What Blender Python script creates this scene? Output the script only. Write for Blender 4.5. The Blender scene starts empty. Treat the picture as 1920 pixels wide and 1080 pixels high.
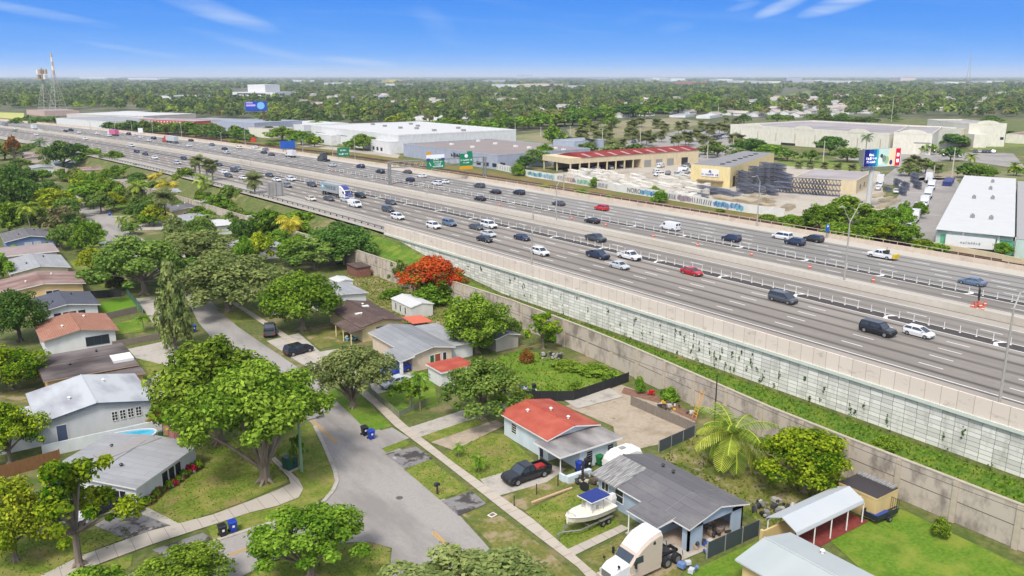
import bpy, math, random
import numpy as np
random.seed(11)
SC = bpy.context.scene
COL = SC.collection
# ---------------------------------------------------------------- camera geometry
FPX, HOR, YAW, CH = 1560.0, 142.5, math.radians(35), 44.0
PIT = math.atan((540 - HOR) / FPX)
FW = np.array([math.sin(YAW) * math.cos(PIT), math.cos(YAW) * math.cos(PIT), -math.sin(PIT)])
RT = np.array([math.cos(YAW), -math.sin(YAW), 0.0])
UP = np.cross(RT, FW)


def G(x, y, z=0.0):
    """photo pixel -> point of the place on the level z"""
    d = FW + (x - 960) / FPX * RT - (y - 540) / FPX * UP
    t = (z - CH) / d[2]
    return (float(d[0] * t), float(d[1] * t), float(z))


def PXL(w):
    r = np.array(w, float) - np.array([0, 0, CH])
    c = float(r @ FW)
    return 960 + FPX * float(r @ RT) / c, 540 - FPX * float(r @ UP) / c, FPX / c


def rise_to(w, ytop):
    """height above w at which the vertical through w reaches picture row ytop"""
    lo, hi = 0.0, 160.0
    for _ in range(40):
        m = (lo + hi) / 2
        if PXL((w[0], w[1], w[2] + m))[1] > ytop:
            lo = m
        else:
            hi = m
    return lo


def bend(y):
    """sideways drift of the highway as it runs north"""
    if y < 35: return 0.0
    if y > 1000: return -1.65e-4 * 965 ** 2 - 0.318 * (y - 1000)
    return -1.65e-4 * (y - 35) ** 2


# ---------------------------------------------------------------- materials
MATS = {}


def lin(c):
    c = c / 255.0
    return c / 12.92 if c <= 0.04045 else ((c + 0.055) / 1.055) ** 2.4


def S(r, g, b, k=1.75):
    return tuple(min(0.9, lin(v) / k) for v in (r, g, b))


def mat(name, col, rough=.85, var=.12, scale=1.5, col2=None, met=0.0, spec=.25, bump=0.0,
        stretch=(1, 1, 1), ramp=(.32, .68), oi=0.0, coord='Object', detail=5, emit=0.0):
    if name in MATS: return MATS[name]
    m = bpy.data.materials.new(name); m.use_nodes = True
    nt = m.node_tree; N = nt.nodes; L = nt.links
    p = N['Principled BSDF']
    p.inputs['Roughness'].default_value = rough
    p.inputs['Metallic'].default_value = met
    p.inputs['Specular IOR Level'].default_value = spec
    tc = N.new('ShaderNodeTexCoord'); mp = N.new('ShaderNodeMapping')
    mp.inputs['Scale'].default_value = tuple(scale * s for s in stretch)
    nz = N.new('ShaderNodeTexNoise'); nz.inputs['Scale'].default_value = 1.0
    nz.inputs['Detail'].default_value = detail
    cr = N.new('ShaderNodeValToRGB')
    c1 = tuple(max(0, v * (1 - var)) for v in col); c2 = col2 or tuple(min(.95, v * (1 + var)) for v in col)
    cr.color_ramp.elements[0].position = ramp[0]; cr.color_ramp.elements[1].position = ramp[1]
    cr.color_ramp.elements[0].color = (*c1, 1); cr.color_ramp.elements[1].color = (*c2, 1)
    L.new(tc.outputs[coord], mp.inputs['Vector']); L.new(mp.outputs[0], nz.inputs['Vector'])
    L.new(nz.outputs['Fac'], cr.inputs['Fac'])
    out = cr.outputs[0]
    if oi:
        oinf = N.new('ShaderNodeObjectInfo'); mr = N.new('ShaderNodeMapRange')
        mr.inputs['To Min'].default_value = 1 - oi; mr.inputs['To Max'].default_value = 1 + oi
        hs = N.new('ShaderNodeHueSaturation')
        L.new(oinf.outputs['Random'], mr.inputs[0]); L.new(mr.outputs[0], hs.inputs['Value'])
        L.new(out, hs.inputs['Color']); out = hs.outputs[0]
    L.new(out, p.inputs['Base Color'])
    if emit:
        L.new(out, p.inputs['Emission Color']); p.inputs['Emission Strength'].default_value = emit
    if bump:
        b = N.new('ShaderNodeBump'); b.inputs['Strength'].default_value = bump; b.inputs['Distance'].default_value = .1
        L.new(nz.outputs['Fac'], b.inputs['Height']); L.new(b.outputs[0], p.inputs['Normal'])
    MATS[name] = m
    return m


def blotch(name, base, over, over_scale=.25, over_ramp=(.5, .62), fine=6.0, var=.18, rough=.9, stretch=(1, 1, 1), third=None, third_scale=.6, third_ramp=(.6, .68)):
    """ground-like surface: fine grain of a base colour with patches of one or two others"""
    if name in MATS: return MATS[name]
    m = mat(name, base, rough=rough, var=var, scale=fine, detail=6)
    nt = m.node_tree; N = nt.nodes; L = nt.links; p = N['Principled BSDF']
    src = p.inputs['Base Color'].links[0].from_socket
    tc = [n for n in N if n.type == 'TEX_COORD'][0]
    for colr, sc_, rp in ((over, over_scale, over_ramp), (third, third_scale, third_ramp)):
        if colr is None: continue
        mp = N.new('ShaderNodeMapping'); mp.inputs['Scale'].default_value = tuple(sc_ * s for s in stretch)
        mp.inputs['Location'].default_value = (sc_ * 17, 3, 1)
        nz = N.new('ShaderNodeTexNoise'); nz.inputs['Scale'].default_value = 1; nz.inputs['Detail'].default_value = 7
        nz.inputs['Roughness'].default_value = .65
        rm = N.new('ShaderNodeMapRange'); rm.inputs['From Min'].default_value = rp[0]; rm.inputs['From Max'].default_value = rp[1]
        mx = N.new('ShaderNodeMixRGB'); mx.inputs['Color2'].default_value = (*colr, 1)
        L.new(tc.outputs['Object'], mp.inputs[0]); L.new(mp.outputs[0], nz.inputs[0]); L.new(nz.outputs['Fac'], rm.inputs[0])
        L.new(rm.outputs[0], mx.inputs['Fac']); L.new(src, mx.inputs['Color1']); src = mx.outputs[0]
    L.new(src, p.inputs['Base Color'])
    return m


def leafmat(name, c_dark, c_light, scale=1.2, oi=.14, trans=.27):
    if name in MATS: return MATS[name]
    m = bpy.data.materials.new(name); m.use_nodes = True
    nt = m.node_tree; N = nt.nodes; L = nt.links
    N.remove(N['Principled BSDF']); out = [n for n in N if n.type == 'OUTPUT_MATERIAL'][0]
    at = N.new('ShaderNodeAttribute'); at.attribute_name = 'tone'
    oinf = N.new('ShaderNodeObjectInfo')
    cr = N.new('ShaderNodeValToRGB'); cr.color_ramp.elements[0].color = (*c_dark, 1); cr.color_ramp.elements[1].color = (*c_light, 1)
    cr.color_ramp.elements[0].position = .1; cr.color_ramp.elements[1].position = .9
    mr = N.new('ShaderNodeMapRange'); mr.inputs['To Min'].default_value = 1 - oi; mr.inputs['To Max'].default_value = 1 + oi
    hs = N.new('ShaderNodeHueSaturation')
    mr2 = N.new('ShaderNodeMapRange'); mr2.inputs['To Min'].default_value = .5 - oi * .05; mr2.inputs['To Max'].default_value = .5 + oi * .05
    L.new(at.outputs['Fac'], cr.inputs[0]); L.new(oinf.outputs['Random'], mr.inputs[0]); L.new(mr.outputs[0], hs.inputs['Value'])
    L.new(oinf.outputs['Random'], mr2.inputs[0]); L.new(mr2.outputs[0], hs.inputs['Hue'])
    L.new(cr.outputs[0], hs.inputs['Color'])
    d = N.new('ShaderNodeBsdfDiffuse'); t = N.new('ShaderNodeBsdfTranslucent'); mx = N.new('ShaderNodeMixShader')
    mx.inputs[0].default_value = trans
    L.new(hs.outputs[0], d.inputs[0]); L.new(hs.outputs[0], t.inputs[0]); L.new(d.outputs[0], mx.inputs[1]); L.new(t.outputs[0], mx.inputs[2])
    L.new(mx.outputs[0], out.inputs[0])
    MATS[name] = m
    return m


def flatcol(name, col, rough=.5, met=0.0, spec=.4, **k):
    return mat(name, col, rough=rough, met=met, spec=spec, var=k.pop('var', .04), scale=k.pop('scale', 3), **k)


# ---------------------------------------------------------------- objects
def tag(o, label=None, cat=None, group=None, kind=None):
    if label: o['label'] = label
    if cat: o['category'] = cat
    if group: o['group'] = group
    if kind: o['kind'] = kind
    return o


def thing(name, label, cat, loc=(0, 0, 0), rz=0.0, group=None, scale=None):
    o = bpy.data.objects.new(name, None); COL.objects.link(o)
    o.location = loc; o.rotation_euler = (0, 0, rz); o.empty_display_size = .5
    if scale is not None: o.scale = scale
    return tag(o, label, cat, group)


def copy_tree(o, parent=None, top=True):
    c = o.copy(); COL.objects.link(c)
    if not top: c.parent = parent
    for ch in list(o.children): copy_tree(ch, c, False)
    return c


def link(name, me, parent=None, loc=None, rz=None):
    o = bpy.data.objects.new(name, me); COL.objects.link(o)
    if parent: o.parent = parent
    if loc: o.location = loc
    if rz: o.rotation_euler = (0, 0, rz)
    return o


class MB:
    def __init__(s): s.v = []; s.f = []; s.m = []; s.uv = None
    def pts(s, p): i = len(s.v); s.v += [tuple(map(float, q)) for q in p]; return i
    def face(s, p, m=0): i = s.pts(p); s.f.append(tuple(range(i, i + len(p)))); s.m.append(m); return s
    def hexa(s, b, t, m=0, mt=None, mb=None):
        """bottom ring b and top ring t (same length, counter-clockwise seen from above)"""
        n = len(b); i = s.pts(b); j = s.pts(t)
        for k in range(n):
            l = (k + 1) % n; s.f.append((i + k, i + l, j + l, j + k)); s.m.append(m)
        s.f.append(tuple(j + k for k in range(n))); s.m.append(m if mt is None else mt)
        s.f.append(tuple(i + k for k in reversed(range(n)))); s.m.append(m if mb is None else mb)
        return s
    def box(s, x0, y0, z0, x1, y1, z1, m=0, mt=None):
        return s.hexa([(x0, y0, z0), (x1, y0, z0), (x1, y1, z0), (x0, y1, z0)], [(x0, y0, z1), (x1, y0, z1), (x1, y1, z1), (x0, y1, z1)], m, mt)
    def obox(s, c, size, rz, m=0, mt=None):
        ca, sa = math.cos(rz), math.sin(rz); hx, hy = size[0] / 2, size[1] / 2
        q = [(c[0] + a * hx * ca - b * hy * sa, c[1] + a * hx * sa + b * hy * ca) for a, b in ((-1, -1), (1, -1), (1, 1), (-1, 1))]
        return s.hexa([(a, b, c[2]) for a, b in q], [(a, b, c[2] + size[2]) for a, b in q], m, mt)
    def prism(s, poly, z0, z1, m=0, mt=None):
        return s.hexa([(x, y, z0) for x, y in poly], [(x, y, z1) for x, y in poly], m, mt)
    def side(s, prof, y0, y1, m=0):
        """profile in x,z pushed along y"""
        n = len(prof); i = s.pts([(x, y0, z) for x, z in prof]); j = s.pts([(x, y1, z) for x, z in prof])
        for k in range(n):
            l = (k + 1) % n; s.f.append((i + k, j + k, j + l, i + l)); s.m.append(m)
        s.f.append(tuple(i + k for k in range(n))); s.m.append(m); s.f.append(tuple(j + k for k in reversed(range(n)))); s.m.append(m)
        return s
    def loft(s, rings, m=0, cap=True):
        n = len(rings[0]); ids = [s.pts(r) for r in rings]
        for a, b in zip(ids, ids[1:]):
            for k in range(n):
                l = (k + 1) % n; s.f.append((a + k, a + l, b + l, b + k)); s.m.append(m)
        if cap:
            s.f.append(tuple(ids[0] + k for k in reversed(range(n)))); s.m.append(m)
            s.f.append(tuple(ids[-1] + k for k in range(n))); s.m.append(m)
        return s
    def tube(s, p, r, n=6, m=0):
        """round bar through points p with radii r"""
        if not isinstance(r, (list, tuple)): r = [r] * len(p)
        rings = []
        P = [np.array(q, float) for q in p]
        for k, q in enumerate(P):
            d = P[min(k + 1, len(P) - 1)] - P[max(k - 1, 0)]; d = d / (np.linalg.norm(d) + 1e-9)
            a = np.cross(d, (0, 0, 1.0)) if abs(d[2]) < .95 else np.cross(d, (1.0, 0, 0)); a /= np.linalg.norm(a); b = np.cross(d, a)
            rings.append([tuple(q + r[k] * (math.cos(t) * a + math.sin(t) * b)) for t in [2 * math.pi * i / n for i in range(n)]])
        return s.loft(rings, m)
    def cyl(s, x, y, z0, z1, r, n=10, m=0, r1=None): return s.tube([(x, y, z0), (x, y, z1)], [r, r if r1 is None else r1], n, m)
    def build(s, name, mats, parent=None, loc=None, rz=None, smooth=False):
        me = bpy.data.meshes.new(name); me.from_pydata(s.v, [], s.f)
        for m in (mats if isinstance(mats, (list, tuple)) else [mats]): me.materials.append(m)
        me.polygons.foreach_set('material_index', s.m)
        if s.uv is not None:
            u = me.uv_layers.new(name='UVMap'); li = np.zeros(len(me.loops), np.int32); me.loops.foreach_get('vertex_index', li)
            u.data.foreach_set('uv', np.array(s.uv, np.float32)[li].ravel())
        if smooth: me.polygons.foreach_set('use_smooth', [True] * len(me.polygons))
        me.update()
        return link(name, me, parent, loc, rz)


def text(name, body, size, m, parent, loc, rot, ext=.01, align='CENTER', sx=1.0):
    if body.startswith('~'):                                       # lettering too small to read in the photograph: letter-sized strokes only
        b = MB(); q = random.Random(len(body)); x = 0.0; n = len(body); p = size * .72
        for k in range(n):
            x = (k - (n - 1) / 2) * p; h = size * q.choice((.32, .36, .4)); b.box(x - p * .36, -h, -.004, x - p * .16, h, ext + .004)
            if q.random() < .8: b.box(x - p * .16, q.choice((-h, h * .7, -.1 * size)), -.004, x + p * .3, q.choice((-h, h * .7, -.1 * size)) + size * .2, ext + .004)
            if q.random() < .5: b.box(x + p * .18, -h * .9, -.003, x + p * .34, h * .9, ext + .005)
        o = b.build(name, m, parent, loc); o.rotation_euler = rot; o.scale = (sx, 1, 1); return o
    c = bpy.data.curves.new(name, 'FONT'); c.body = body; c.size = size; c.extrude = ext; c.align_x = align; c.align_y = 'CENTER'
    c.resolution_u = 2; c.materials.append(m)
    o = bpy.data.objects.new(name, c); COL.objects.link(o); dg = bpy.context.evaluated_depsgraph_get()
    me = bpy.data.meshes.new_from_object(o.evaluated_get(dg)); bpy.data.objects.remove(o)
    if not me.materials: me.materials.append(m)
    o = link(name, me, parent, loc); o.rotation_euler = rot; o.scale = (sx, 1, 1); return o


def sheet(name, pts, m, z=None, kind='structure', lift=0.0):
    """flat ground cover from a polygon of world points"""
    b = MB(); b.face([(p[0], p[1], (p[2] if z is None else z) + lift) for p in pts]); o = b.build(name, m)
    return tag(o, kind=kind)


def psheet(name, pix, m, z=0.0, lift=.03, kind='structure'):
    return sheet(name, [G(x, y, z) for x, y in pix], m, None, kind, lift)


YS = [-20, 0, 15, 30, 45, 60, 75, 90, 105, 120, 135, 150, 165, 180, 195, 210, 230, 250, 275, 300, 330, 360, 395, 430, 470, 510, 555, 600, 650, 700, 760, 820, 880, 940, 1000, 1080, 1160, 1250]


def strip(name, u0, u1, z, m, y0=-20, y1=1250, kind='structure'):
    b = MB(); ys = [y0] + [y for y in YS if y0 < y < y1] + [y1]; b.uv = []
    for y in ys:
        b.pts([(u0 + bend(y), y, z), (u1 + bend(y), y, z)]); b.uv += [(u0, y), (u1, y)]
    for k in range(len(ys) - 1): b.f.append((2 * k, 2 * k + 1, 2 * k + 3, 2 * k + 2)); b.m.append(0)
    return tag(b.build(name, m), kind=kind)


def sweep(name, prof, mats, y0=-20, y1=1250, fm=None, zf=None, parent=None, bd=bend):
    """closed profile of (u,z) points carried along the highway"""
    b = MB(); ys = [y0] + [y for y in YS if y0 < y < y1] + [y1]; n = len(prof); b.uv = []
    for y in ys:
        b.pts([(u + bd(y), y, (zf(y, z) if zf else z)) for u, z in prof]); b.uv += [(y, z) for u, z in prof]
    for k in range(len(ys) - 1):
        for i in range(n):
            j = (i + 1) % n; b.f.append((k * n + i, k * n + j, (k + 1) * n + j, (k + 1) * n + i)); b.m.append(fm[i] if fm else 0)
    e = (len(ys) - 1) * n; b.f.append(tuple(range(n))); b.m.append(0); b.f.append(tuple(e + i for i in reversed(range(n)))); b.m.append(0)
    return b.build(name, mats, parent)
# ---------------------------------------------------------------- camera, light, sky
cd = bpy.data.cameras.new('camera'); cam = bpy.data.objects.new('camera', cd); COL.objects.link(cam)
cam.location = (0, 0, CH); cam.rotation_euler = (math.pi / 2 - PIT, 0, -YAW)
cd.sensor_width = 36; cd.lens = 36 * FPX / 1920; cd.clip_start = .5; cd.clip_end = 90000
SC.camera = cam
SUN_EL, SUN_AZ = math.radians(54), math.radians(232)          # azimuth clockwise from +Y
sl = bpy.data.lights.new('sun', 'SUN'); sl.energy = SUN_E = 1.75; sl.angle = math.radians(13); sl.color = (1, .95, .87)
so = bpy.data.objects.new('sun', sl); COL.objects.link(so)
so.rotation_euler = (math.pi / 2 - SUN_EL, 0, math.pi - SUN_AZ)
SC.view_settings.view_transform = 'Standard'; SC.view_settings.look = 'None'; SC.view_settings.gamma = 1
SC.view_settings.exposure = EXPO = 1.03
SC.cycles.use_denoising = True
SC.cycles.max_bounces = 5; SC.cycles.diffuse_bounces = 3; SC.cycles.transmission_bounces = 3; SC.cycles.glossy_bounces = 2
SC.cycles.transparent_max_bounces = 6; SC.cycles.volume_bounces = 0; SC.cycles.use_adaptive_sampling = True

w = bpy.data.worlds.new('World'); SC.world = w; w.use_nodes = True
nt = w.node_tree; N = nt.nodes; L = nt.links; N.clear()
def nd(t, **k):
    n = N.new(t)
    for a, b in k.items(): setattr(n, a, b)
    return n
def mth(op, a, b=None, c=None):
    n = nd('ShaderNodeMath', operation=op)
    for i, v in enumerate((a, b, c)):
        if v is None: continue
        if isinstance(v, (int, float)): n.inputs[i].default_value = v
        else: L.new(v, n.inputs[i])
    return n.outputs[0]
sky = nd('ShaderNodeTexSky', sky_type='NISHITA', sun_disc=False, sun_elevation=SUN_EL, sun_rotation=SUN_AZ, altitude=50)
sky.air_density = 1.0; sky.dust_density = 2.0
des = nd('ShaderNodeHueSaturation'); des.inputs['Saturation'].default_value = .45
L.new(sky.outputs[0], des.inputs['Color'])
bg1 = nd('ShaderNodeBackground'); bg1.inputs[1].default_value = .15; L.new(des.outputs[0], bg1.inputs[0])
tc = nd('ShaderNodeTexCoord'); sp = nd('ShaderNodeSeparateXYZ'); L.new(tc.outputs['Generated'], sp.inputs[0])
el = sp.outputs[2]; az = mth('ARCTAN2', sp.outputs[0], sp.outputs[1])
ramp = nd('ShaderNodeValToRGB'); L.new(mth('MULTIPLY', el, 8.0), ramp.inputs[0])
KS = 1 / 2 ** EXPO
def skc(r, g, b): return (*[lin(v) for v in (r, g, b)], 1)
e = ramp.color_ramp.elements
e[0].position = 0.0; e[0].color = skc(186, 214, 242); e[1].position = 1.0; e[1].color = skc(54, 126, 228)
for p_, c_ in ((.035, (168, 207, 250)), (.10, (134, 190, 255)), (.22, (104, 173, 254)), (.42, (82, 159, 250)), (.68, (66, 146, 246))):
    q = e.new(p_); q.color = skc(*c_)
# cirrus streaks, long and thin, drifting across the sky
cv = nd('ShaderNodeCombineXYZ')
L.new(mth('ADD', mth('MULTIPLY', az, 7.0), mth('MULTIPLY', el, 18.0)), cv.inputs[0]); L.new(mth('ADD', mth('MULTIPLY', el, 62.0), mth('MULTIPLY', az, 3.0)), cv.inputs[1])
nz = nd('ShaderNodeTexNoise'); nz.inputs['Scale'].default_value = 1.0; nz.inputs['Detail'].default_value = 9; nz.inputs['Roughness'].default_value = .62; nz.inputs['Distortion'].default_value = .6
L.new(cv.outputs[0], nz.inputs['Vector'])
cr = nd('ShaderNodeValToRGB'); cr.color_ramp.elements[0].position = .50; cr.color_ramp.elements[1].position = .82
L.new(nz.outputs['Fac'], cr.inputs[0])
def blob(a0, e0, sa, se, k, sh):
    da = mth('SUBTRACT', az, a0); de = mth('SUBTRACT', mth('SUBTRACT', el, e0), mth('MULTIPLY', da, sh))
    q = mth('ADD', mth('POWER', mth('DIVIDE', da, sa), 2.0), mth('POWER', mth('DIVIDE', de, se), 2.0))
    return mth('MULTIPLY', mth('MAXIMUM', mth('SUBTRACT', 1.0, q), 0.0), k)
def dirof(px, py): return math.radians(35) + math.atan((px - 960) / 1610), math.sin((HOR - py) / 1640)
cl = mth('MULTIPLY', cr.outputs[0], .10)
for px, py, sa, se, k, sh in ((1455, 22, .030, .008, .9, .35), (1575, 16, .052, .010, 1.0, .28), (1412, 4, .028, .004, .6, .1), (1262, 55, .024, .007, .25, .1), (1385, 20, .02, .005, .35, .2),
                              (410, 30, .075, .012, .6, -.30), (90, 42, .08, .006, .5, -.17), (250, 98, .06, .0035, .42, -.16), (672, 116, .05, .005, .5, -.10),
                              (820, 50, .03, .02, .16, -.6), (560, 130, .11, .006, .30, .0), (480, 90, .08, .006, .35, -.25), (1600, 137, .06, .003, .35, 0), (1180, 40, .03, .008, .1, .2)):
    a0, e0 = dirof(px, py); cl = mth('ADD', cl, mth('MULTIPLY', blob(a0, e0, sa, se, k * .85, sh), mth('ADD', mth('MULTIPLY', nz.outputs['Fac'], 2.1), -.45)))
mx = nd('ShaderNodeMixRGB'); mx.inputs['Color2'].default_value = skc(214, 231, 254)
L.new(mth('MINIMUM', mth('MAXIMUM', cl, 0.0), .9), mx.inputs[0]); L.new(ramp.outputs[0], mx.inputs[1])
bg2 = nd('ShaderNodeBackground'); bg2.inputs[1].default_value = KS; L.new(mx.outputs[0], bg2.inputs[0])
ms = nd('ShaderNodeMixShader'); L.new(mth('MULTIPLY_ADD', el, 9.0, -1.35), ms.inputs[0])
ms.inputs[0].default_value = 0
cl01 = nd('ShaderNodeClamp'); L.new(mth('MULTIPLY_ADD', el, 9.0, -1.35), cl01.inputs[0]); L.new(cl01.outputs[0], ms.inputs[0])
L.new(bg2.outputs[0], ms.inputs[1]); L.new(bg1.outputs[0], ms.inputs[2])
L.new(ms.outputs[0], nd('ShaderNodeOutputWorld').inputs[0])

# ---------------------------------------------------------------- ground sheet
GREENISH = S(104, 122, 58)
m_ground = blotch('ground', S(112, 120, 62), S(168, 148, 112), .11, (.52, .66), fine=1.6, var=.3, third=S(86, 110, 42), third_scale=.3, third_ramp=(.5, .66))
m_farground = None
def smooth(a, b, t): t = min(1, max(0, (t - a) / (b - a))); return t * t * (3 - 2 * t)
def ground_z(u, y):
    north = smooth(138, 188, y)
    if u < 84: return 0.0
    if u <= 95: return (u - 84) / 11 * 5.6 * north
    if u < 178: return 3.7 if u < 97 and north < .5 else 4.6
    if u < 179.5: return 5.2
    return max(4.0, 5.2 - (u - 179.5) * .2)
gu = [-26000, -9000, -3000, -800, -200, -60, 0, 40, 70, 84, 86, 88, 90, 92, 94, 95, 97, 110, 177, 179.5, 182, 185.5, 215, 300, 500, 1000, 3000, 9000, 34000]
gy = [-600, -100] + YS + [1500, 2200, 3500, 6000, 11000, 20000, 42000]
b = MB()
for y in gy:
    for u in gu: b.pts([(u + bend(min(y, 4000)), y, ground_z(u, y))])
nu = len(gu)
for i in range(len(gy) - 1):
    for k in range(nu - 1): b.f.append((i * nu + k, i * nu + k + 1, (i + 1) * nu + k + 1, (i + 1) * nu + k)); b.m.append(0)
tag(b.build('ground', m_ground), kind='structure')

# ---------------------------------------------------------------- highway
def roadmat(name, base, lane0, lanew, dark, dk=.8, width=.11):
    m = blotch(name, base, tuple(v * 1.16 for v in base), .02, (.45, .6), fine=.8, var=.06, stretch=(4, .25, 1), third=tuple(v * .86 for v in base), third_scale=.05, third_ramp=(.52, .62))
    nt = m.node_tree; N = nt.nodes; L = nt.links; p = N['Principled BSDF']; src = p.inputs['Base Color'].links[0].from_socket
    def mt(op, a, b2=None):
        n = N.new('ShaderNodeMath'); n.operation = op
        for i, v in enumerate((a, b2)):
            if v is None: continue
            if isinstance(v, (int, float)): n.inputs[i].default_value = v
            else: L.new(v, n.inputs[i])
        return n.outputs[0]
    uv = N.new('ShaderNodeUVMap'); s2 = N.new('ShaderNodeSeparateXYZ'); L.new(uv.outputs[0], s2.inputs[0])
    fr = mt('FRACT', mt('DIVIDE', mt('SUBTRACT', s2.outputs[0], lane0), lanew))
    dist = mt('ABSOLUTE', mt('SUBTRACT', fr, .5))
    core = mt('MAXIMUM', mt('SUBTRACT', 1.0, mt('DIVIDE', dist, width)), 0.0)          # oil line down the lane centre
    nz = N.new('ShaderNodeTexNoise'); mp = N.new('ShaderNodeMapping'); mp.inputs['Scale'].default_value = (1.2, .035, 1); nz.inputs['Scale'].default_value = 1; nz.inputs['Detail'].default_value = 4
    L.new(uv.outputs[0], mp.inputs[0]); L.new(mp.outputs[0], nz.inputs[0])
    fac = mt('MULTIPLY', mt('MULTIPLY', core, dk), mt('MINIMUM', mt('MULTIPLY', nz.outputs['Fac'], 1.7), 1.0))
    mx = N.new('ShaderNodeMixRGB'); mx.inputs['Color2'].default_value = (*dark, 1); L.new(fac, mx.inputs[0]); L.new(src, mx.inputs[1]); L.new(mx.outputs[0], p.inputs['Base Color'])
    return m
ASPH = S(159, 151, 142); DARKA = S(88, 83, 78)
m_sb = roadmat('highway_asphalt', ASPH, 103.6, 4.06, DARKA, 1.0, .2)
m_ex = roadmat('express_asphalt', S(154, 147, 139), 126.8, 3.4, DARKA, .5, .3)
m_nb = roadmat('northbound_asphalt', S(158, 154, 149), 152.6, 4.0, DARKA, .9, .18)
m_buf = mat('buffer_asphalt', S(86, 80, 77), var=.15, scale=.8)
m_conc = blotch('pale_concrete', S(214, 206, 192), S(190, 178, 162), .05, (.5, .7), fine=1.2, var=.05, stretch=(3, .4, 1))
m_conc2 = blotch('grey_concrete', S(192, 184, 172), S(168, 158, 148), .06, (.5, .7), fine=1.0, var=.06, stretch=(3, .4, 1))
m_tan = blotch('stained_concrete', S(214, 196, 178), S(176, 156, 140), .16, (.52, .72), fine=.9, var=.07, third=S(150, 138, 126), third_scale=.5, third_ramp=(.66, .72))
m_white = flatcol('white_paint', S(246, 244, 238, 1.5), rough=.7)
m_yellow = flatcol('yellow_paint', S(228, 176, 70), rough=.7)
Z = 6.0
strip('highway_shoulder', 95.3, 103.5, Z, m_conc2)
strip('southbound_lanes', 103.5, 123.8, Z, m_sb)
strip('southbound_buffer', 123.8, 126.7, Z, m_buf)
strip('express_lanes', 126.7, 133.9, Z, m_ex)
strip('median_shoulder', 133.9, 137.2, Z, m_conc2)
strip('median', 137.2, 143.2, Z + .004, m_conc)
strip('express_lanes_north', 143.2, 150.0, Z, m_ex)
strip('northbound_buffer', 150.0, 152.6, Z, m_buf)
strip('northbound_lanes', 152.6, 172.6, Z, m_nb)
strip('outer_shoulder', 172.6, 178.2, Z, m_conc)
mk = MB()
def dash(u, y0, y1, wd, z=Z + .012):
    mk.face([(u - wd / 2 + bend(y0), y0, z), (u + wd / 2 + bend(y0), y0, z), (u + wd / 2 + bend(y1), y1, z), (u - wd / 2 + bend(y1), y1, z)])
for k, u in enumerate((107.6, 111.9, 115.9, 119.9, 130.2, 146.8, 156.6, 160.6, 164.6, 168.6)):
    y = 17.5 + (k * .9 if k < 4 else 3 * (k % 3)) ; wd = .17 if k < 4 else .2
    while y < 700:
        dash(u, y, y + 3.4, wd + y * .0004); y += 11.85
def edge(u, wd, y0=-20, y1=1000):
    ys = [y0] + [y for y in YS if y0 < y < y1] + [y1]
    for a, c in zip(ys, ys[1:]): dash(u, a, c, wd)
for u in (123.75, 126.6, 150.1, 152.5): edge(u, .22)
edge(103.75, .2); edge(133.7, .2, y1=600); edge(143.5, .2, y1=600)
y = 20.0                                                           # white wedges that open every stretch of the buffers
while y < 330:
    for ua, ub, s in ((123.8, 126.7, 1), (150.0, 152.6, -1)):
        c = (ua + ub) / 2; bb = bend(y); z = Z + .016
        mk.face([(ua + bb, y, z), (ua + bb, y - .8 * s, z), (c + bb, y + .1 * s, z), (c + bb, y + .6 * s, z)][::s])
        mk.face([(c + bb, y + .6 * s, z), (c + bb, y + .1 * s, z), (ub + bb, y - .8 * s, z), (ub + bb, y, z)][::s])
    y += 17.2
tag(mk.build('lane_markings', m_white), kind='structure')
kb = MB(); kb2 = MB()
strip('median_dark_strip', 136.72, 137.06, Z + .01, flatcol('dark_brown_strip', S(120, 104, 92)))  # dark brown strip along the foot of the median barrier
strip('edge_dark_strip', 103.05, 103.42, Z + .008, flatcol('dark_grey_strip', S(92, 84, 80)))  # narrow dark grey strip just outside the white edge line

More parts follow.
